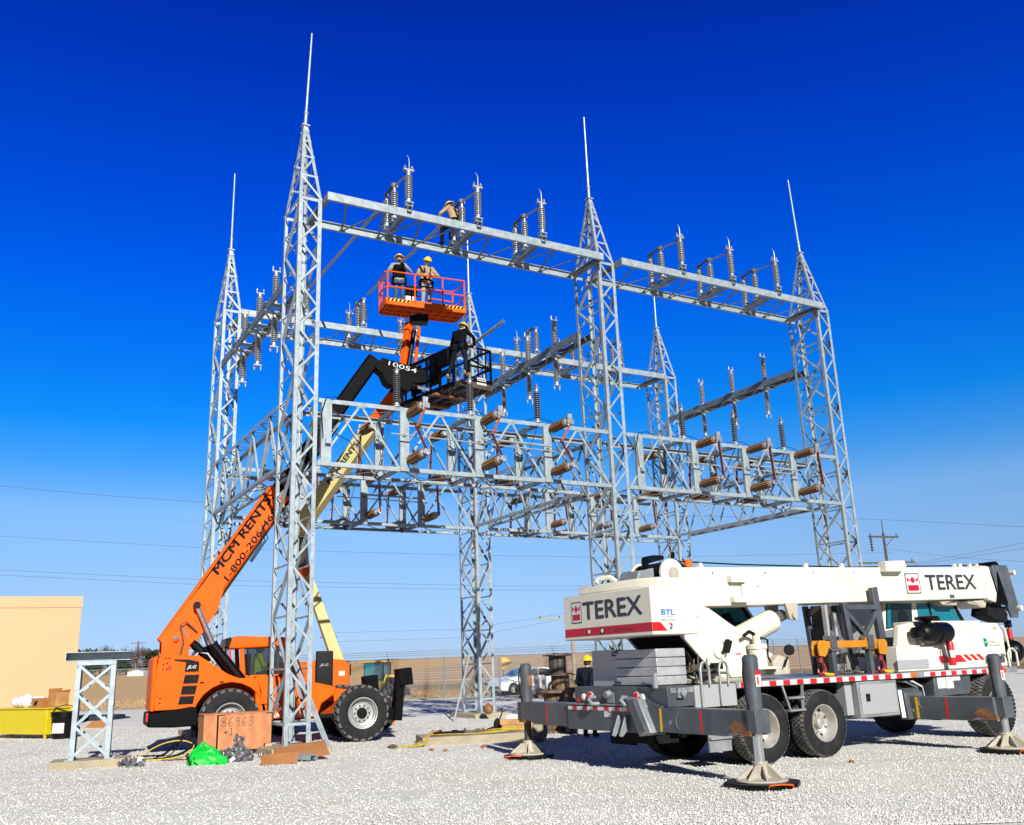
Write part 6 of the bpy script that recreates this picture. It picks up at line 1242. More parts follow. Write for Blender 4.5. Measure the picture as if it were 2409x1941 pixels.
person('man in black jacket bending on the black work platform, seen from behind',p4,R(150),dict(pel=(.03,-.03,.92),che=(.08,-.14,1.25),nec=(.10,-.22,1.42),hea=(.08,-.30,1.52),shL=(-.10,-.18,1.36),shR=(.27,-.18,1.36),elL=(-.22,-.36,1.20),wrL=(-.16,-.50,1.0),elR=(.45,-.30,1.15),wrR=(.62,-.42,.95),hiL=(-.08,0,.9),hiR=(.12,0,.9),knL=(-.15,-.05,.5),knR=(.28,-.06,.52),anL=(-.2,.03,.09),anR=(.38,.02,.09),toL=(-.24,-.13,.04),toR=(.42,-.15,.04)),top=m_blackc,leg=m_navy,shoe=m_woodb,look=(R(-20),R(25)))
p3=SP(4.40,.22,12.95+.06)
person('worker in khaki shirt sitting on the front top girder among the insulators',p3,YAW+R(200),dict(pel=(0,0,.48),che=(-.03,-.12,.82),nec=(-.05,-.2,.99),hea=(-.03,-.27,1.10),shL=(-.22,-.16,.95),shR=(.16,-.16,.95),elL=(-.36,-.28,.74),wrL=(-.34,-.42,.54),elR=(.33,-.30,.76),wrR=(.28,-.46,.58),hiL=(-.1,-.02,.45),hiR=(.1,-.02,.45),knL=(-.18,-.4,.38),knR=(.2,-.36,.36),anL=(-.2,-.38,-.04),anR=(.22,-.36,-.06),toL=(-.22,-.55,-.07),toR=(.22,-.53,-.09)),top=m_khaki,leg=m_blackc,look=(R(15),R(25)))
person('man in black jacket and yellow hard hat standing behind the crane rear deck',gp(1390,1735),R(158),dict(nec=(0,-.02,1.48),hea=(0,-.05,1.61),elL=(-.28,-.05,1.17),wrL=(-.2,-.24,1.05),elR=(.28,-.05,1.17),wrR=(.2,-.24,1.05)),top=m_navy,leg=m_blackc)
TM=Matrix.Translation((-4.26,23.83,0))@Matrix.Rotation(TY,4,'Z')
person('driver in a hi vis shirt seated inside the orange telehandler cab',TM@Vector((-2.22,.5,1.12)),TY+R(90),dict(pel=(0,0,.52),che=(0,-.02,.84),nec=(0,-.03,1.0),hea=(0,-.05,1.1),shL=(-.19,-.02,.94),shR=(.19,-.02,.94),elL=(-.25,-.12,.7),elR=(.25,-.12,.7),wrL=(-.15,-.36,.72),wrR=(.15,-.36,.72),hiL=(-.1,-.02,.5),hiR=(.1,-.02,.5),knL=(-.12,-.42,.5),knR=(.12,-.42,.5),anL=(-.12,-.45,.34),anR=(.12,-.45,.34),toL=(-.12,-.58,.30),toR=(.12,-.58,.30)),top=m_hivis,leg=m_jean,hat=False,harness=False)
# tube lying across the black platform
q0=at(1000+325/2.893,400+1185/2.893,24.9); q1=at(1000+535/2.893,400+1028/2.893,23.9); bus(q1,q0+(q0-q1)*.6,.045,'aluminium tube sticking out over the black platform rail with an open end')
# ================================================================== small things in the yard
def thing1(name,mb,m,label,cat,loc,rz=0,group=None,bevel=0,**k):
    o=mb.build(name,m,bevel=bevel,**k); o.location=loc; o.rotation_euler=(0,0,rz); return tag(o,label,cat,group)
# low equipment stand on slab
SR=R(21); sc=Vector((-8.47,18.97,0))
mb=MB(); mb.box((.03,.0,-.02),(1.42,.85,.32)); thing1('concrete_slab',mb,m_conc,'small concrete slab under the low steel stand at the left','concrete slab',sc,SR,bevel=.015)
St=thing('steel_stand','low galvanised lattice stand with a channel on top, on its own slab at the left','steel stand',(sc.x,sc.y,.14),SR)
w_,d_=.36,.26
for x in(-w_,w_):
    for y in(-d_,d_):
        mb=MB(); mb.angle((x,y,0),(x,y,1.84),X*(-1 if x>0 else 1),Y*(-1 if y>0 else 1),.09,.012); mb.b2((x-.07,y-.08,.001),(x+.09,y+.08,.02)); mb.build('leg',m_galv,St)
for n,y in((-Y,-d_+.012),(Y,d_-.012)):
    mb=MB(); s=1
    for z0,z1 in((.06,.62),(.62,1.22),(1.22,1.76)):
        mb.bar((s*-.31,y-(.01 if y<0 else -.01),z1),(s*.31,y-(.01 if y<0 else -.01),z0),.05,.01,n); mb.bar((s*-.31,y+(.01 if y<0 else -.01),z0),(s*.31,y+(.01 if y<0 else -.01),z1),.05,.01,n)
    mb.bar((-w_,y-.016*(1 if y<0 else -1),1.80),(w_,y-.016*(1 if y<0 else -1),1.80),.08,.012,n); mb.build('bracing',m_galv,St)
for n,x in((-X,-w_+.012),(X,w_-.012)):
    mb=MB()
    for z0,z1 in((.06,.9),(.9,1.76)): mb.bar((x,-d_,z0),(x,d_,z1),.06,.01,n); mb.bar((x+.012,-d_,z1),(x+.012,d_,z0),.06,.01,n)
    mb.build('bracing',m_galv,St)
mb=MB(); mb.chan((-.56,.10,1.93),(.62,.10,1.93),.17,.36,-Y,.012); mb.b2((-.572,-.26,1.845),(-.56,.12,2.015)); mb.build('top_channel',m_galv,St)
# clamps
def clamp_mesh():
    mb=MB(); mb.pipe((0,-.035,.05),(0,.035,.05),.05,.034,14); mb.b2((-.065,-.03,.0),(-.045,.03,.1)); mb.b2((.045,-.03,.0),(.065,.03,.1)); mb.cyl((-.055,-.02,.08),(-.055,-.02,.12),.012,n=6); mb.cyl((.055,.02,.08),(.055,.02,.12),.012,n=6); mb.b2((-.06,-.033,-.0),(.06,.033,.014)); return mb
cg=None
def clamps(c,n,spread,hmax,lab,grp):
    global cg
    for k in range(n):
        a=random.uniform(0,6.28); r=spread*math.sqrt(random.random()); z=max(0,(hmax*(1-r/spread))*random.random()) if k>n*.35 else 0
        loc=Vector((c.x+r*math.cos(a),c.y+r*.7*math.sin(a),z))
        if cg is None: o=cg=clamp_mesh().build('bus_clamp',m_lead)
        else: o=cg.copy(); COL.objects.link(o)
        o.location=loc; o.rotation_euler=(random.uniform(-.9,.9),random.uniform(-.6,.6),random.uniform(0,6.28)); s=random.uniform(.95,1.4); o.scale=(s,s,s); tag(o,lab,'clamp',grp)
clamps(gp(556,1791),64,.29,.52,'grey cast bus clamp in the heap in front of the plywood crate','bus clamps heaped by the plywood crate')
clamps(gp(275,1800),4,.12,.05,'grey cast bus clamp at the front corner of the left slab','bus clamps by the left slab')
clamps(gp(312,1802),8,.2,.08,'small grey clamp lying right of the left slab beside the hoses','bus clamps beside the hoses')
o=cg.copy(); COL.objects.link(o); o.location=gp(614,1779); o.scale=(1,1,1); o.rotation_euler=(1.2,0,.5); tag(o,'single grey clamp ring lying right of the plywood crate','clamp'); o.pop('group',None) if 'group' in o else None
# crate
cr=gp(530,1780); CRZ=R(27)
K_=thing('plywood_crate','plywood crate with black corner brackets and handwritten number 86963','crate',(cr.x-.02,cr.y+.62,0),CRZ)
mb=MB(); mb.b2((-.70,-.42,.10),(.70,.30,.82)); bxo=mb.build('crate_body',m_ply,K_,bevel=.004)
mb=MB(); mb.b2((-.71,-.43,.82),(.71,.31,.84)); mb.b2((-.1,-.44,.838),(.25,-.2,.852)); mb.build('crate_lid',m_ply,K_)
for x in(-.6,0,.6): mb=MB(); mb.b2((x-.06,-.40,0),(x+.06,.29,.1)); mb.build('skid',m_woodb,K_)
mb=MB(); mb.b2((.57,-.425,0),(.71,-.40,.19)); mb.build('end_board',mat('pink_board',(.62,.30,.2),.7),K_)
mb=MB(); 

mb=MB(); mb.b2((-.44,-.4235,.12),(-.405,-.4205,.83)); mb.build('corner_bracket',m_blk,K_); mb=MB(); mb.b2((-.405,-.4235,.80),(-.28,-.4205,.83)); mb.build('corner_bracket',m_blk,K_); mb=MB(); mb.b2((.57,-.4235,.80),(.706,-.4205,.83)); mb.build('corner_bracket',m_blk,K_); mb=MB(); mb.b2((.54,-.4235,.13),(.706,-.4205,.2)); mb.build('corner_bracket',m_blk,K_); mb=MB(); mb.b2((.69,-.4235,.2),(.706,-.4205,.8)); mb.build('corner_bracket',m_blk,K_); mb=MB(); mb.b2((.2,-.4235,.82),(.22,-.4205,.842)); mb.build('corner_bracket',m_blk,K_)
mb=MB(); 
def hand(chars,x0,z0,s):
    G={'8':[(.5,.5),(.1,.7),(.3,1),(.7,.95),(.6,.6),(.15,.3),(.2,0),(.6,0),(.8,.25),(.5,.5)],'6':[(.7,1),(.3,.7),(.15,.3),(.3,0),(.65,.05),(.7,.35),(.4,.45),(.2,.25)],'9':[(.7,.8),(.4,1),(.15,.75),(.35,.5),(.7,.7),(.65,.3),(.5,0)],'3':[(.15,.9),(.5,1),(.65,.75),(.35,.55),(.7,.4),(.6,.05),(.15,.05)],'1':[(.2,.8),(.5,1),(.5,0),(.2,0),(.8,0)],'#':[(.2,.4),(.7,.45),(.45,.6),(.45,.2),(.2,.3),(.7,.35)]}
    x=x0
    for ch in chars:
        if ch!=' ': mb.tube([(x+a*s*.75,-.4225,z0+b*s) for a,b in G[ch]],.006,4)
        x+=s*.78
hand('86963',-.36,.58,.18); hand('#1',-.3,.41,.14); mb.build('handwriting',m_navyd,K_)
# green bag
gb=gp(478,1800); mb=MB(); nu,nv=28,14; rs_=random.Random(4); vs=[];fs=[]
for i in range(nv+1):
    for k in range(nu):
        a=2*math.pi*k/nu; t=i/nv; r=(.36*(1-t**1.6)+.02)*(1+.16*math.sin(a*3+1)*(1-t)+.07*math.sin(a*9+t*9)+rs_.uniform(-.035,.035)); z=.40*t**.75*(1+.1*math.sin(a*2))+rs_.uniform(-.02,.02)*(t>0)
        vs.append((r*1.25*math.cos(a)-.08*t,r*.8*math.sin(a),max(0,z)))
for i in range(nv):
    for k in range(nu): fs.append((i*nu+k,i*nu+(k+1)%nu,(i+1)*nu+(k+1)%nu,(i+1)*nu+k))
mb.add(vs,fs); mb.add([(.28,-.15,.15),(.48,-.2,.08),(.58,-.26,.0),(.42,-.3,.0),(.3,-.25,.05)],[(0,1,2,3,4)]); vs_=.76; mb.v=[(a*vs_,b*vs_,c*.92) for a,b,c in mb.v]; g=thing1('green_bag',mb,m_green,'crumpled bright green tarpaulin bag in front of the plywood crate','bag',(gb.x,gb.y+.12,0),.1,ang=25)
mb=MB(); mb.tube([(-.42,-.05,.12),(-.46,-.1,.2),(-.4,-.16,.24),(-.36,-.2,.1),(-.3,-.28,.02)],.018,6); mb.tube([(-.22,-.26,.16),(-.2,-.32,.06),(-.1,-.34,.02)],.016,6); mb.v=[(a*vs_,b*vs_,c*.92) for a,b,c in mb.v]; mb.build('bag_handle',m_blk,g)
# cardboard, channel offcut, pipes
p=gp(703,1788); mb=MB(); mb.add([(-.5,0,.22),(.45,.1,.33),(.62,-.3,.10),(-.32,-.38,.03),(-.5,.0,.20),(.45,.1,.31),(.62,-.3,.08),(-.32,-.38,.01)],[(0,1,2,3),(4,7,6,5),(0,4,5,1),(1,5,6,2),(2,6,7,3),(3,7,4,0)]); mb.add([(-.5,0,.2),(-.42,.04,.2),(-.36,-.36,.0),(-.46,-.3,.0)],[(0,1,2,3)]); thing1('cardboard_sheet',mb,m_card,'larger flattened cardboard sheet leaning on the pier of the tallest tower','cardboard',(p.x-.02,p.y+.15,0),.05)
p=gp(662,1797); mb=MB(); mb.add([(-.38,.05,.16),(.3,.1,.20),(.32,-.05,.02),(-.32,-.14,.01),(-.38,.05,.145),(.3,.1,.185),(.32,-.05,.005),(-.32,-.14,.0)],[(0,1,2,3),(4,7,6,5),(0,4,5,1),(1,5,6,2),(2,6,7,3),(3,7,4,0)]); thing1('cardboard_sheet',mb,m_card,'smaller cardboard piece lying left of the steel channel offcut','cardboard',(p.x-.02,p.y,0),.1)
p=gp(712,1790); mb=MB(); mb.chan((-.22,.12,.06),(.14,-.14,.05),.18,.09,(0,0,-1),.01,up=(.58,.8,0)); thing1('channel_offcut',mb,m_galv,'short galvanised channel offcut lying on the gravel in front of the tower','steel offcut',(p.x+.1,p.y,.06),0)
for k,(dx,lb) in enumerate(((0,'left'),(.07,'middle'),(.13,'right'))):
    a=gp(772+dx*70,1768); b=at(675+dx*50,1520,a.y+.75); mb=MB(); mb.pipe((0,0,0),b-a,.024,.018,8); thing1('leaning_conduit',mb,m_galv,'%s of three thin conduits leaning against the tallest tower'%lb,'conduit',a,0,'conduits leaning on the tower')
a=gp(1068,1697); b=at(1107,1530,a.y+.9); mb=MB(); mb.pipe((0,0,0),b-a,.03,.02,8); thing1('leaning_conduit',mb,m_galv,'single steel pipe leaning against the tower near the white car','conduit',a)
# hoses
p=gp(330,1790); Hh=[]
for k,(m,lb) in enumerate(((m_blk,'black hydraulic hose looped on the gravel right of the stand'),(m_strap,'yellow striped hose looped on the gravel right of the stand'),(m_blackg,'thin black cable curling beside the yellow hose'))):
    mb=MB(); pts=[(-.25,-.05,.02),(-.1,.2,.22),(.2,.55,.52),(.55,.7,.6),(.85,.62,.45),(.78,.35,.2),(.5,.1,.05),(.1,-.05,.02),(-.2,-.08,.02)]
    pts=[(x+.03*k,y-.05*k,max(.015,z*.62-.05*k)) for x,y,z in pts]
    if k==2: pts=[(-.1,.9,.02),(.3,.85,.03),(.55,.8,.4),(.6,.5,.3),(.4,.2,.1),(.2,0,.02),(-.1,-.02,.015)]
    if k==0: pts=[(-.45,.95,.015),(.1,.92,.02)]+[]+pts[3:]+[(-.25,-.05,.02)]
    # smooth by Catmull
    P_=[Vector(q) for q in pts]; out=[]
    for i in range(len(P_)-1):
        p0=P_[max(i-1,0)];p1=P_[i];p2=P_[i+1];p3_=P_[min(i+2,len(P_)-1)]
        for s in range(6): t=s/6; out.append(.5*((2*p1)+(p2-p0)*t+(2*p0-5*p1+4*p2-p3_)*t*t+(3*p1-p0-3*p2+p3_)*t**3))
    out=[Vector((q.x,q.y,max(.012,q.z))) for q in out]; mb.tube(out,(.024,.012,.012)[k],6); thing1('hose',mb,m,lb,'hose',(p.x,p.y,0))
mb=MB(); mb.tube([(-.3+.08*k,.06*math.sin(k*1.9),.02) for k in range(10)],.012,5); p=gp(415,1790); thing1('red_wire',mb,m_copper,'tangle of dark red wire on the gravel left of the green bag','wire',(p.x,p.y,0))
# slab with strap, right of telehandler
p0=gp(985,1757); p1=gp(1240,1745); dx=(p1-p0); rz=math.atan2(dx.y,dx.x)+.1; cpt=(gp(985,1757)+gp(1239,1742))/2+Vector((-.1,.62,0))
Sl=Vector((cpt.x,cpt.y,0)); mb=MB(); mb.box((.1,0,.02),(2.5,1.2,.30)); thing1('concrete_slab',mb,m_conc,'long low concrete slab covered with a yellow strap, between telehandler and crane','concrete slab',Sl,rz,bevel=.015)
SM=Matrix.Translation(Sl)@Matrix.Rotation(rz,4,'Z')
def ribbon(pts,w,name,m,label,cat):
    vs=[];fs=[]
    for i,(x,y,z) in enumerate(pts):
        d=Vector(pts[min(i+1,len(pts)-1)])-Vector(pts[max(i-1,0)]); s=Vector((-d.y,d.x,0)).normalized(); tw=.3*math.sin(i*1.3); vs+=[Vector((x,y,z))-s*w/2-Z*w*.5*tw,Vector((x,y,z))+s*w/2+Z*w*.5*tw]
    n=len(vs); vs+=[v-Z*.006 for v in vs]
    for i in range(len(pts)-1): a=2*i; fs+=[(a,a+1,a+3,a+2),(n+a,n+a+2,n+a+3,n+a+1),(a,a+2,n+a+2,n+a),(a+1,n+a+1,n+a+3,a+3)]
    mb=MB(); mb.add(vs,fs); o=mb.build(name,m); o.matrix_world=SM; return tag(o,label,cat)
ribbon([(-1.75,-.72,.03),(-1.4,-.78,.03),(-1.15,-.7,.05),(-1.0,-.58,.22),(-.6,-.45,.2),(0,-.5,.2),(.5,-.42,.22),(.9,-.35,.24),(1.2,-.1,.26),(.9,.05,.25),(.4,.1,.22)],.1,'yellow_strap',m_strap,'yellow webbing strap draped over the long low concrete slab','strap')
ribbon([(-1.45,-.75,.02),(-1.15,-.5,.08),(-1.05,-.35,.2),(-.7,-.2,.2),(-.2,-.25,.19),(.3,-.2,.19)],.09,'faded_strap',m_khaki,'faded tan strap lying beside the yellow one on the slab','strap')
mb=MB(); mb.tube([(-1.9,-.7,.03),(-1.8,-.66,.06),(-1.7,-.7,.03),(-1.8,-.76,.02)],.025,6,close=True); o=mb.build('strap_buckle',m_dirtst); o.matrix_world=SM; tag(o,'dark ratchet buckle at the end of the yellow strap','buckle')
for k,(x,y,l,a,m,lb,nm) in enumerate(((-.45,.15,.7,.1,m_blk,'long black angle iron piece on the strap covered slab','steel_piece'),(.1,.2,.6,-.1,m_dirtst,'dark steel piece beside the brown fitting on the strap covered slab','steel_piece'),(.45,.05,.5,.15,m_rust,'brown rusty fitting on the strap covered slab','steel_fitting'),(-.7,.3,.35,.4,m_woodb,'short wooden stick at the left end of the slab','wood_stick'))):
    mb=MB(); mb.chan((-l/2,0,.03),(l/2,0,.03),.06,.05,Y,.012); mb.box((l*.2,.03,.05),(.12,.1,.06)); mb.cyl((-l*.3,0,.03),(-l*.3,0,.1),.03,n=8); o=mb.build(nm,m); o.matrix_world=SM@Matrix.Translation((x,y,.17))@Matrix.Rotation(a,4,'Z'); tag(o,lb,'steel part' if k<3 else 'stick')
for k,(x,z,lb) in enumerate(((1.25,.17,'lower'),(1.2,.30,'upper'))):
    mb=MB(); mb.box((0,0,.06),(.95,.13,.115)); mb.b2((.28,-.072,.01),(.36,-.0655,.11)) if 0 else None; o=mb.build('timber_block',m_woodb,bevel=.006); o.matrix_world=SM@Matrix.Translation((x,.28,z))@Matrix.Rotation(.05*k,4,'Z'); tag(o,'%s reddish timber block stacked at the right end of the strap covered slab'%lb,'timber','timber blocks on the slab')
mb=MB(); mb.prism([(-.42,0),(.42,0),(.36,.22),(-.3,.24)],.02,(0,0,0),X,Z,Y); o=mb.build('white_board',m_white); o.matrix_world=SM@Matrix.Translation((1.3,.5,.30))@Matrix.Rotation(R(-35),4,'X'); tag(o,'white board leaning behind the timber blocks on the slab','board')
mb=MB(); mb.ball((0,0,.12),(.1,.08,.16),10,8); mb.tube([(.05,0,.25),(.12,.02,.4),(.1,0,.5)],.015,6); mb.tube([(-.3,-.1,.02),(-.15,0,.06),(0,0,.1)],.03,6); o=mb.build('black_hose_coil',m_blk); o.matrix_world=SM@Matrix.Translation((.72,.42,.17)); tag(o,'black rubber hose coil left of the white board','hose')
p=gp(917,1705); mb=MB(); mb.box((0,0,.1),(.34,.26,.2)); thing1('timber_offcut',mb,m_woodb,'small pale timber block beside the front tyre of the telehandler','timber',(p.x,p.y,0),.3,bevel=.008)
for k,(x,y) in enumerate(((1015,1766),(1048,1768),(1138,1760),(2004,1795),(1240,1745))):
    p=gp(x,y); mb=MB(); rr=random.Random(k); mb.ball((0,0,.02),(.05+.03*rr.random(),.04,.03),6,5); thing1('brown_clod',mb,m_card,['brown clod left of the strap covered slab','brown clod in front of the slab corner','brown clod in front of the pale slab side','brown scrap on the gravel right of the crane tyre','brown clod near the left outrigger float'][k],'clod',(p.x,p.y,0),rr.random()*3,'brown clods on the gravel',smooth=False)
# orange ball / canister at back tower
p=gp(1149,1681,.14); mb=MB(); mb.ball((0,0,.16),(.16,.16,.165),18,12); mb.cyl((0,0,.3),(0,0,.36),.04,.035); thing1('rusty_float',mb,m_rust,'rusty orange round float sitting on the pier by the tower near the white car','float',(p.x,p.y+.1,.14))
# cable reels
def reel(label,loc,r,h,rc,m,mc):
    t=thing('cable_reel',label,'cable reel',loc,0,'wooden cable reels')
    for z in(0,h-.06): mb=MB(); mb.cyl((0,0,z),(0,0,z+.06),r,n=28); mb.build('flange',m,t,bevel=.01)
    mb=MB()
    for k in range(14): a=2*math.pi*k/14; c=Vector((math.cos(a)*rc,math.sin(a)*rc,0)); mb.box(c+Z*h/2,(.05,2*math.pi*rc/14*.94,h-.12),rz=a)
    mb.build('drum',mc,t)
p=gp(1200+285/2.6708,1250+1262/2.6708); reel('largest weathered wooden cable reel standing under the left outrigger beam',(p.x+.05,p.y,0),.48,.98,.27,m_wood,m_wood)
q=gp(1200+312/2.6708,1250+1030/2.6708); reel('brown wooden cable reel at the bottom of the two reels near the car',(q.x,q.y-1.5,.1),.80,.98,.44,m_wood,m_wood); reel('dark wooden cable reel on top of the two stacked reels near the car',(q.x-.1,q.y-1.5,1.08),.76,.98,.42,m_dirtst,m_dirtst)
p=q; mb=MB(); mb.box((-.2,0,.05),(3.4,.5,.1)); mb.box((-1.6,-.6,.05),(1.6,.4,.1)); thing1('timber_mat',mb,m_wood,'weathered timber planks on the gravel under the two stacked reels','timber',(p.x,p.y-1.6,0),.1)
p=gp(1200+185/2.6708,1250+1320/2.6708); mb=MB(); mb.ball((0,0,.2),(.2,.18,.22),10,8); mb.box((.02,-.02,.36),(.2,.16,.1)); thing1('cream_sack',mb,m_conc,'lumpy cream sack on the gravel behind the left outrigger float','sack',(p.x,p.y,0),.3,ang=20,bevel=.02)
p=gp(1200+440/2.6708,1250+1010/2.6708); mb=MB(); mb.cyl((0,0,0),(0,0,1.05),.14,n=14); thing1('timber_post',mb,m_wood,'short weathered timber post beside the man behind the crane','post',(1.15,23.0,0))
# ================================================================== left: building, bench and boxes
BY=R(27); bc=gp(163,1712); bc=Vector((-16.95,36.2,0))
B=thing('equipment_building','tan windowless equipment building at the left edge','building',bc,BY)
wl,hh,dp=6.5,4.78,3.4
mb=MB(); mb.b2((-wl,0,.42),(0,dp,hh)); mb.build('wall',m_tan,B,bevel=.01)
mb=MB(); mb.b2((-wl,-.03,hh-.42),(.02,-.002,hh)); rw=mb.build('roof_fascia',m_tan,B)
mb=MB()
for k in range(22): mb.cyl((-.2-k*.28,-.036,hh-.36),(-.2-k*.28,-.028,hh-.36),.014,n=6)
mb.build('rivet',m_khaki,rw)
mb=MB(); mb.b2((-wl,.05,0),(-.4,dp,.42)); mb.build('base_skirt',m_tan,B); mb=MB(); mb.b2((-.38,.1,0),(-.02,dp,.42)); mb.build('skid_end',m_blk,B)
mb=MB(); mb.prism([(0,2.35),(.12,2.35),(.16,2.4),(.1,2.75),(.02,2.8)],.3,(.0,.1,0),X,Z,Y); mb.build('wall_lamp',m_blk,B)
a=at(14,1392,38); 
mb=MB(); mb.cyl((0,0,0),(0,0,a.z),.05,.04,8); mb.lathe([(.05,0),(.14,.05),(.12,.12),(.03,.2)],(0,0,a.z-.12),Z,12); thing1('light_pole',mb,m_white,'thin white pole with a small cap rising behind the tan building','pole',(a.x,41.5,0)).location=(a.x*41.5/38,41.5,0)
l0,l1=gp(104,1739),gp(0,1737); br_=math.atan2(l0.y-l1.y,l0.x-l1.x); 
Bn=thing('yellow_bench','bright yellow steel workbench in front of the tan building','workbench',(l0.x,l0.y,0),br_)
mb=MB(); mb.b2((-3.0,.0,.12),(.02,.75,.84)); bb=mb.build('bench_body',m_yelb,Bn,bevel=.01); mb=MB(); mb.b2((-3.05,-.04,.84),(.06,.80,.88)); mb.build('bench_top',m_yelb,Bn,bevel=.005)
for x in(-2.95,-.05):
    for y in(.04,.7): mb=MB(); mb.b2((x-.03,y-.03,0),(x+.03,y+.03,.12)); mb.build('leg',m_yelb,Bn)
BM=Matrix.Translation(l0)@Matrix.Rotation(br_,4,'Z')
def onb(name,mb,m,lb,cat,x,y,z,rz=0,**k): o=mb.build(name,m,**k); o.matrix_world=BM@Matrix.Translation((x,y,z))@Matrix.Rotation(rz,4,'Z'); return tag(o,lb,cat)
def cbox(a,b,c):
    mb=MB(); mb.b2((-a/2,-b/2,0),(a/2,b/2,c)); return mb
o=onb('cardboard_box',cbox(.42,.36,.27),m_card,'small cardboard box with a dark printed mark on the yellow bench','box',-.75,.25,.881,.1,bevel=.004); mb=MB(); mb.prism([(-.1,.07),(0,.05),(.05,.1),(.08,.19),(0,.2),(-.06,.16)],.002,(0,-.182,0),X,Z,-Y); mb.build('printed_mark',m_blk,o)
o=onb('cardboard_box',cbox(.5,.4,.42),m_woodb,'taller open orange brown cardboard box at the right end of the bench','box',-.35,.55,.881,-.1,bevel=.004)
mb=MB(); mb.prism([(-.25,.42),(.25,.42),(.28,.5),(-.28,.46)],.006,(0,.2,0),X,Z,Y); mb.prism([(-.2,0),(.2,0),(.22,.12),(-.2,.12)],.006,(-.25,0,.42),Y,Z,X); mb.build('box_flap',m_card,o)
mb=MB(); rs2=random.Random(2)
for k in range(10): mb.ball((rs2.uniform(-.45,.45),rs2.uniform(-.15,.15),.1+rs2.random()*.15),(.16+.08*rs2.random(),.14,.14+.06*rs2.random()),8,6)
onb('plastic_wrap',mb,mat('clear_plastic',(.62,.62,.62),.2,0,(.45,.45,.46),scale=8),'heap of crumpled clear plastic wrap on the yellow bench','plastic wrap',-1.6,.35,.88,smooth=False)
p=gp(140,1738); Bk=thing('bucket','black plastic bucket with a white label beside the yellow bench','bucket',(p.x,p.y+.2,0)); mb=MB(); mb.lathe([(.3,0),(.36,.62),(.38,.62),(.38,.68),(.33,.68),(.3,.6)],(0,0,0),Z,4 if 0 else 18); mb.build('pail',m_blackg,Bk); mb=MB(); mb.lathe([(.39,0),(.39,.05),(.2,.06),(.01,.06)],(0,0,.7),Z,18); mb.build('lid',m_blackg,Bk); mb=MB(); mb.b2((-.17,-.352,.16),(.17,-.335,.44)); mb.build('label',m_white,Bk); mb=MB(); mb.tube([(-.38,0,.7),(-.3,0,.88),(0,0,.95),(.3,0,.88),(.38,0,.7)],.02,6); mb.build('handle',m_wood,Bk)
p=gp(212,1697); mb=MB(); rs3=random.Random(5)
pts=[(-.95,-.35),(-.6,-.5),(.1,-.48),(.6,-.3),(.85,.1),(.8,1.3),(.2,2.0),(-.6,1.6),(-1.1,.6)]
mb.prism(pts,.06,(0,0,0),X,Y,Z); mb.prism([(a*.8,b*.8+.1) for a,b in pts],.12,(0,0,.05),X,Y,Z); thing1('dark_flat_shape',mb,m_darkflat,'flat dark blue black shape spread on the gravel right of the tan building','patch',(p.x,p.y+.8,0),bevel=.03)  # two low dark layers lying flat on the gravel
p=gp(228,1712); mb=MB(); mb.prism([(-.45,0),(.4,0),(.4,.26),(-.2,.22)],.3,(0,0,0),X,Z,Y); thing1('tan_board',mb,m_card,'tan wooden wedge at the corner of the flat dark shape','board',(p.x,p.y,0))
# ================================================================== fence
def fence_mat():
    m,nt,b,N,L=_nt('chain_link_wire'); tc=N.new('ShaderNodeTexCoord'); outs=[]
    for s in(1,-1):
        mp=N.new('ShaderNodeMapping'); mp.inputs['Rotation'].default_value=(0,R(45*s),0); L.new(tc.outputs['Object'],mp.inputs['Vector']); w=N.new('ShaderNodeTexWave'); w.bands_direction='X'; w.inputs['Scale'].default_value=3.6; L.new(mp.outputs['Vector'],w.inputs['Vector']); g=N.new('ShaderNodeMath'); g.operation='GREATER_THAN'; g.inputs[1].default_value=.972; L.new(w.outputs['Fac'],g.inputs[0]); outs.append(g)
    mx=N.new('ShaderNodeMath'); mx.operation='MAXIMUM'; L.new(outs[0].outputs[0],mx.inputs[0]); L.new(outs[1].outputs[0],mx.inputs[1]); L.new(mx.outputs[0],b.inputs['Alpha']); b.inputs['Base Color'].default_value=(.25,.26,.27,1); b.inputs['Metallic'].default_value=.5; b.inputs['Roughness'].default_value=.5; return m
m_link=fence_mat()
def fence(label,p0,p1,n,Hf=2.15):
    p0,p1=Vector(p0),Vector(p1); d=p1-p0; L_=d.length; t=thing('chain_link_fence',label,'fence',p0,math.atan2(d.y,d.x),'chain link fences round the yard')
    mb=MB(); mb.add([(0,0,.05),(L_,0,.05),(L_,0,Hf),(0,0,Hf)],[(0,1,2,3)]); mb.build('wire_mesh',m_link,t,smooth=False)
    mb=MB(); mb.cyl((0,.03,Hf),(L_,.03,Hf),.025,n=6); mb.build('top_rail',m_galv2,t)
    pm=None
    for k in range(n+1):
        if pm is None:
            mb=MB(); mb.cyl((0,.04,0),(0,.04,Hf+.05),.04,n=8); mb.bar((0,.04,Hf+.03),(-.12,.04,Hf+.42),.035,.02); pm=mb.build('post',m_galv2,t)
        else: o=pm.copy(); COL.objects.link(o); o.parent=t; o.location=(L_*k/n,0,0)
    for z in(.16,.27,.38):
        mb=MB(); mb.cyl((-.04-.3*z,.04,Hf+z),(L_-.04-.3*z,.04,Hf+z),.008,n=4); mb.build('barbed_wire',m_galv2,t)
fence('chain link fence with barbed wire along the back of the yard',(-64.19,50.6,0),(10.81,51.8,0),25)
fence('chain link fence running behind the crane towards the right edge',(10.81,51.8,0),(42,84,0),15)
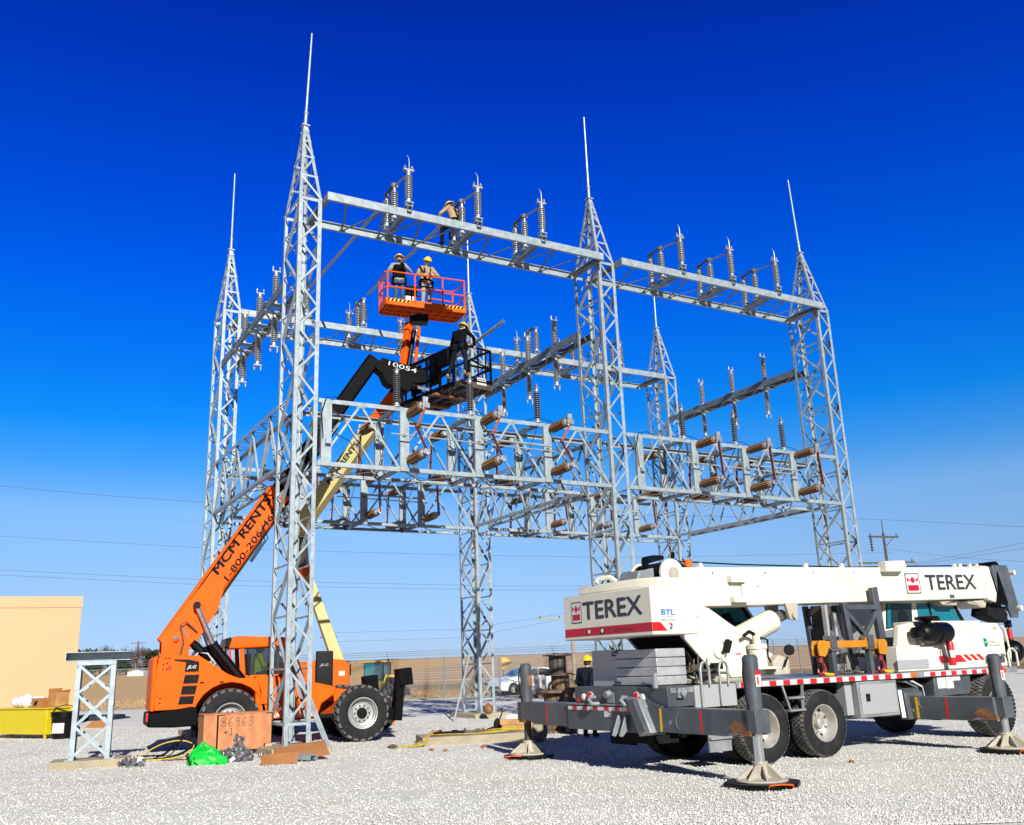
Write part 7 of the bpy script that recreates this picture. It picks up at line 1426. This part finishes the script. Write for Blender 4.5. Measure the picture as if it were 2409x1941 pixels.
# ================================================================== car
fw_=Vector((-.90,55.0,0)); CR=R(180+32)
Ca=thing('car','white saloon car parked behind the chain link fence','car',fw_,CR)
prof=[(-3.62,.32),(-3.66,.62),(-3.58,.92),(-3.2,1.0),(-2.55,1.40),(-2.0,1.47),(-1.3,1.45),(-.75,1.25),(-.25,1.0),(.45,.88),(.78,.68),(.85,.45),(.8,.25),(.36,.22)]+[(.34*math.cos(R(a)),.32+.34*math.sin(R(a))) for a in range(0,181,20)]+[(-.36,.2),(-2.3,.2)]+[(-2.65+.34*math.cos(R(a)),.32+.34*math.sin(R(a))) for a in range(0,181,20)]+[(-3.0,.22)]
mb=MB(); mb.prism(prof,1.7,(0,-.85,0)); mb.build('car_body',mat('white_car_paint',(.8,.8,.8),.25,var=.01,coat=.8),Ca,bevel=.06,seg=3)
for s in(-1,1):
    y=s*.852-(0 if s>0 else .008)
    mb=MB(); mb.prism([(-1.62,1.02),(-1.62,1.38),(-1.32,1.38),(-.72,1.18),(-.42,1.0)],.008,(0,y,0)); mb.build('window',m_glassd,Ca); mb=MB(); mb.prism([(-1.7,1.02),(-1.7,1.38),(-2.05,1.4),(-2.5,1.32),(-2.85,1.1),(-2.7,1.04)],.008,(0,y,0)); mb.build('window',m_glassd,Ca)
    mb=MB(); mb.prism([(.45,.72),(.72,.68),(.5,.84),(.2,.86)],.01,(0,y,0)); mb.build('headlight',m_glassl,Ca); mb=MB(); mb.box((-.45,s*.95,1.02),(.16,.16,.12)); mb.build('wing_mirror',m_blk,Ca,bevel=.02)
    for x in(0,-2.65): wheel(Ca,(x,s*.76,.32),.32,.2,.21,'road',out=s,rm=m_rimc)
mb=MB(); mb.prism([(-1.25,1.425),(-.72,1.25),(-.28,1.02),(-.26,1.035),(-.7,1.27),(-1.23,1.445)],1.35,(0,-.675,.02)); mb.build('windscreen',m_glasst,Ca)
mb=MB(); mb.b2((.80,-.6,.35),(.86,.6,.5)); mb.build('grille',m_blk,Ca)
Mb=gp(1225,1635); mb=MB(); mb.lathe([(.2,-.09),(.3,-.09),(.32,-.05),(.32,.05),(.3,.09),(.2,.09)],(0,0,.32),(.3,-1,0),20); mb.cyl((0,.06,.32),(0,-.06,.32),.2,n=16); thing1('spare_tyre',mb,m_tyre,'loose tyre standing on the gravel in front of the white car','tyre',(Mb.x,Mb.y-.5,-.02))
# flag
p=at(600+1580/2.7086,1300+675/2.7086,58); Fg=thing('safety_flag','small orange pennant on a thin pole behind the white car','flag',(p.x,58,TH(p.x,58))); mb=MB(); mb.cyl((0,0,0),(0,0,p.z+.2),.03,n=6); mb.build('flag_pole',m_dirtst,Fg); mb=MB(); mb.prism([(-.08,p.z-.62),(-.08,p.z+.1),(.1,p.z+.1),(.62,p.z-.2),(.1,p.z-.5)],.02,(0,-.04,0)); mb.build('pennant',m_amber if 0 else mat('pennant_orange',(.85,.4,.01),.6),Fg)
# skid steer behind fence
p=Vector((-8.3,56.5,0)); V=thing('compact_loader','yellow compact loader with a glass cab parked behind the chain link fence','loader',p,R(-15))
mb=MB(); mb.prism([(-.9,.55),(-.9,1.15),(.4,1.15),(.5,1.35),(1.0,1.32),(1.05,.55)],1.1,(0,-.55,0)); mb.build('engine_hood',m_yel,V,bevel=.04); mb=MB(); mb.b2((-.85,-.55,1.15),(.35,.55,2.05)); mb.build('cab_glass',m_glasst,V)
mb=MB()
for x in(-.86,.33):
    for y in(-.55,.5): mb.b2((x-.03,y,1.1),(x+.05,y+.06,2.08))
mb.b2((-.9,-.6,1.02),(.4,.6,1.16)); mb.build('cab_frame',m_blk,V); mb=MB(); mb.prism([(-1.05,2.05),(-.95,2.22),(.4,2.22),(.55,2.05)],1.3,(0,-.65,0)); mb.build('cab_roof',mat('ochre_paint',(.55,.30,.03),.4),V,bevel=.04)
for x in(-.65,.75):
    for s in(-1,1): wheel(V,(x,s*.72,.42),.42,.28,.22,'road',out=s)
mb=MB(); mb.prism([(1.0,.2),(1.0,.9),(1.5,.5),(1.6,.15)],1.4,(0,-.7,0)); mb.b2((.6,-.75,.5),(1.1,-.6,1.2)); mb.build('loader_bucket',m_blk,V,bevel=.02)
# ================================================================== poles, wires
def pole(label,loc,h,arms,r=.14,m=m_wood,ins=True):
    t=thing('utility_pole',label,'utility pole',loc,0,'utility poles'); mb=MB(); mb.cyl((0,0,-.3),(0,0,h),r,r*.65,10); mb.build('pole_shaft',m,t)
    for z,w,a,o in arms:
        mb=MB(); d=Vector((math.cos(a),math.sin(a),0)); mb.bar(-d*w/2+d*o+Z*z,d*w/2+d*o+Z*z,.13,.15); mb.bar(d*w*.35+d*o+Z*z,Z*(z-w*.3),.04,.05); mb.build('crossarm',m,t)
        mb=MB()
        for q in(-.45,.0,.45): mb.cyl(d*(w*q+o)+Z*(z+.07),d*(w*q+o)+Z*(z+.3),.06,.04,8)
        mb.build('insulator',m_dirtst,t)
    return t
P1=at(2077,1252,80); _t=TH(P1.x,80); up_=pole('wooden utility pole with two crossarms rising behind the right end of the crane boom',(P1.x,80,_t),at(2077,1254,80).z-_t,((at(2077,1263,80).z-_t,3.1,.35,0),(at(2077,1324,80).z-_t,5.2,.15,0)),.16,m_dirtst)
mb=MB(); mb.cyl((0,0,at(2077,1256,80).z-_t),(0,0,at(2077,1224,80).z-_t),.05,.03,6); mb.build('top_spike',m_dirtst,up_)
mb=MB(); stack(mb,(-1.3,-.45,at(2077,1265,80).z-_t),-Z,1.2,.13,5); mb.build('hanging_insulator',m_dirtst,up_)
mb=MB(); mb.cyl((P1.x,80,P1.z-2.2),(P1.x,80,P1.z),.05,n=6); thing1('pole_top_spike',mb,m_dirtst,'thin spike on top of the right utility pole','pole spike',(0,0,0)) if 0 else None
P2=at(773,1485,190); pole('small distant utility pole right of the tan lift boom',(P2.x,190,TH(P2.x,190)),P2.z-TH(P2.x,190),((P2.z-TH(P2.x,190)-1.2,3.4,.1,0),),.2)
P3=at(326,1508,230); pole('distant utility pole among the bare trees at the left',(P3.x,230,TH(P3.x,230)),P3.z-TH(P3.x,230),((P3.z-TH(P3.x,230)-.5,3.4,.1,0),),.24)
P4=at(1344,1440,90); pole('grey utility pole partly hidden by the crane counterweight',(P4.x,90,TH(P4.x,90)),P4.z-TH(P4.x,90),((P4.z-TH(P4.x,90)-.6,4.2,.2,-1.2),),.22,m_conc)
def wire(label,pts,Y_,r=.018):
    r*=.62
    w=[at(px,py,Y_) for px,py in pts]; mb=MB(); c=w[0]; out=[]
    for i in range(len(w)-1):
        for s in range(8): out.append(w[i].lerp(w[i+1],s/8)-c)
    out.append(w[-1]-c); mb.tube(out,r,4); thing1('power_line',mb,m_dirtst,label,'power line',c,0,'overhead power lines')
wire('upper left power line, highest of the wires left of the leftmost tower',[(-60,1138),(250,1166),(470,1181),(900,1205)],95,.022)
wire('power line crossing at the height of the letters on the orange boom',[(-60,1258),(500,1290),(1100,1306),(1500,1312),(2100,1300)],110,.02)
wire('upper of the two close power lines across the middle of the sky',[(-60,1338),(500,1365),(1200,1379),(1420,1378)],110,.022)
wire('lower of the two close power lines across the middle of the sky',[(-60,1350),(500,1377),(1200,1388),(1420,1388)],110,.022)
wire('highest power line at the right, passing over the utility pole top',[(1500,1212),(2070,1222),(2420,1240)],80,.018)
wire('steep power line rising to the right edge, upper of the pair by the crane logo',[(2120,1332),(2420,1275)],82,.02)
wire('steep power line rising to the right edge, lower of the pair by the crane logo',[(2140,1332),(2420,1288)],82,.02)
wire('power line sagging from the pole hidden behind the counterweight',[(780,1489),(1100,1480),(1345,1440)],120,.02)
wire('lower power line sagging to the pole hidden behind the counterweight',[(780,1510),(1100,1500),(1345,1452)],120,.02)
wire('low power line at the right edge above the crane hook',[(2080,1290),(2250,1312),(2420,1322)],82,.016)
# ================================================================== trees
m_twig=island_mat('bare_twigs',(.05,.028,.02),(.17,.10,.07),(.10,.06,.04)); m_ever=island_mat('evergreen_leaves',(.012,.022,.008),(.05,.07,.025)); m_bark=mat('tree_bark',(.09,.065,.05),.9,0,(.05,.035,.03))
def tree(label,px,py_top,wpx,Yd,kind,sd):
    top=at(px,py_top,Yd); z0=TH(top.x,Yd)-.4; h=top.z-z0; w=wpx/FPX*Yd; rs=random.Random(sd); rn=np.random.RandomState(sd)
    t=thing('tree',label,'tree',(top.x,Yd,z0),0,'trees on the horizon at the left'); mb=MB(); tips=[]
    mb.tube([(0,0,0),(.1,0,h*.25),(rs.uniform(-.2,.2),0,h*.6),(0,0,h*.95)],[.28,.22,.13,.03],6)
    for k in range(14):
        a=rs.uniform(0,6.28); z=h*rs.uniform(.2,.75); l=w*.5*rs.uniform(.6,1); e=Vector((math.cos(a)*l,math.sin(a)*l,min(h*.98,z+l*rs.uniform(.4,1.1)))); mb.tube([(0,0,z),(e.x*.5,e.y*.5,z+(e.z-z)*.4),tuple(e)],[.10,.06,.02],5); tips.append((Vector((0,0,z)),e))
    mb.build('trunk',m_bark,t)
    n=900 if kind=='bare' else 1500; P=[]
    for k in range(n):
        a,e=rs.choice(tips); f=rs.uniform(.25,1.05); q=a.lerp(e,f)+Vector((rs.gauss(0,w*.1),rs.gauss(0,w*.1),rs.gauss(0,h*.07))); q.z=max(h*.08,min(h*1.02,q.z)); P.append(q)
    vs=[];fs=[]
    for q in P:
        d=Vector((rs.gauss(0,1),rs.gauss(0,1),rs.gauss(.5 if kind=='bare' else 0,1))).normalized(); s=d.cross(Vector((.3,.5,.2))).normalized(); l=rs.uniform(.25,.6); ww=rs.uniform(.02,.06) if kind=='bare' else rs.uniform(.12,.26)
        n0=len(vs); vs+=[q-s*ww,q+s*ww,q+s*ww*.6+d*l,q-s*ww*.6+d*l]; fs.append((n0,n0+1,n0+2,n0+3))
    mb=MB(); mb.add(vs,fs); mb.build('crown',m_twig if kind=='bare' else m_ever,t,smooth=False)
for k,(px,py,w,kind,lb) in enumerate(((222,1530,40,'ever','dark evergreen bush at the left end of the tree line'),(240,1519,26,'bare','tall bare tree left in the tree line, behind the stand'),(256,1521,24,'bare','second tall bare tree, close right of the first one'),(285,1528,44,'ever','low dark rounded tree left of the distant pole'),(300,1534,34,'bare','low bare brown tree just left of the distant pole'),(318,1524,30,'bare','feathery bare tree touching the distant pole'),(338,1519,34,'bare','bare tree just right of the distant pole'),(356,1530,34,'ever','dark low tree between distant pole and telehandler'),(372,1523,32,'bare','brown bare tree next to the rear of the telehandler'),(392,1528,34,'bare','brown bare tree partly hidden by the telehandler boom'))):
    tree(lb,px,py,w,215+7*(k%3),kind,20+k)
p=at(320,1562,200); mb=MB(); mb.prism([(-1.7,0),(1.7,0),(1.7,1.0),(0,1.5),(-1.7,1.0)],4,(0,0,0)); thing1('distant_vehicle_block',mb,m_white,'tiny white block standing in for distant vehicles before the bare trees at the left','building',(p.x,200,TH(p.x,200)-.2))  # plain gabled block standing in for tiny white vehicles
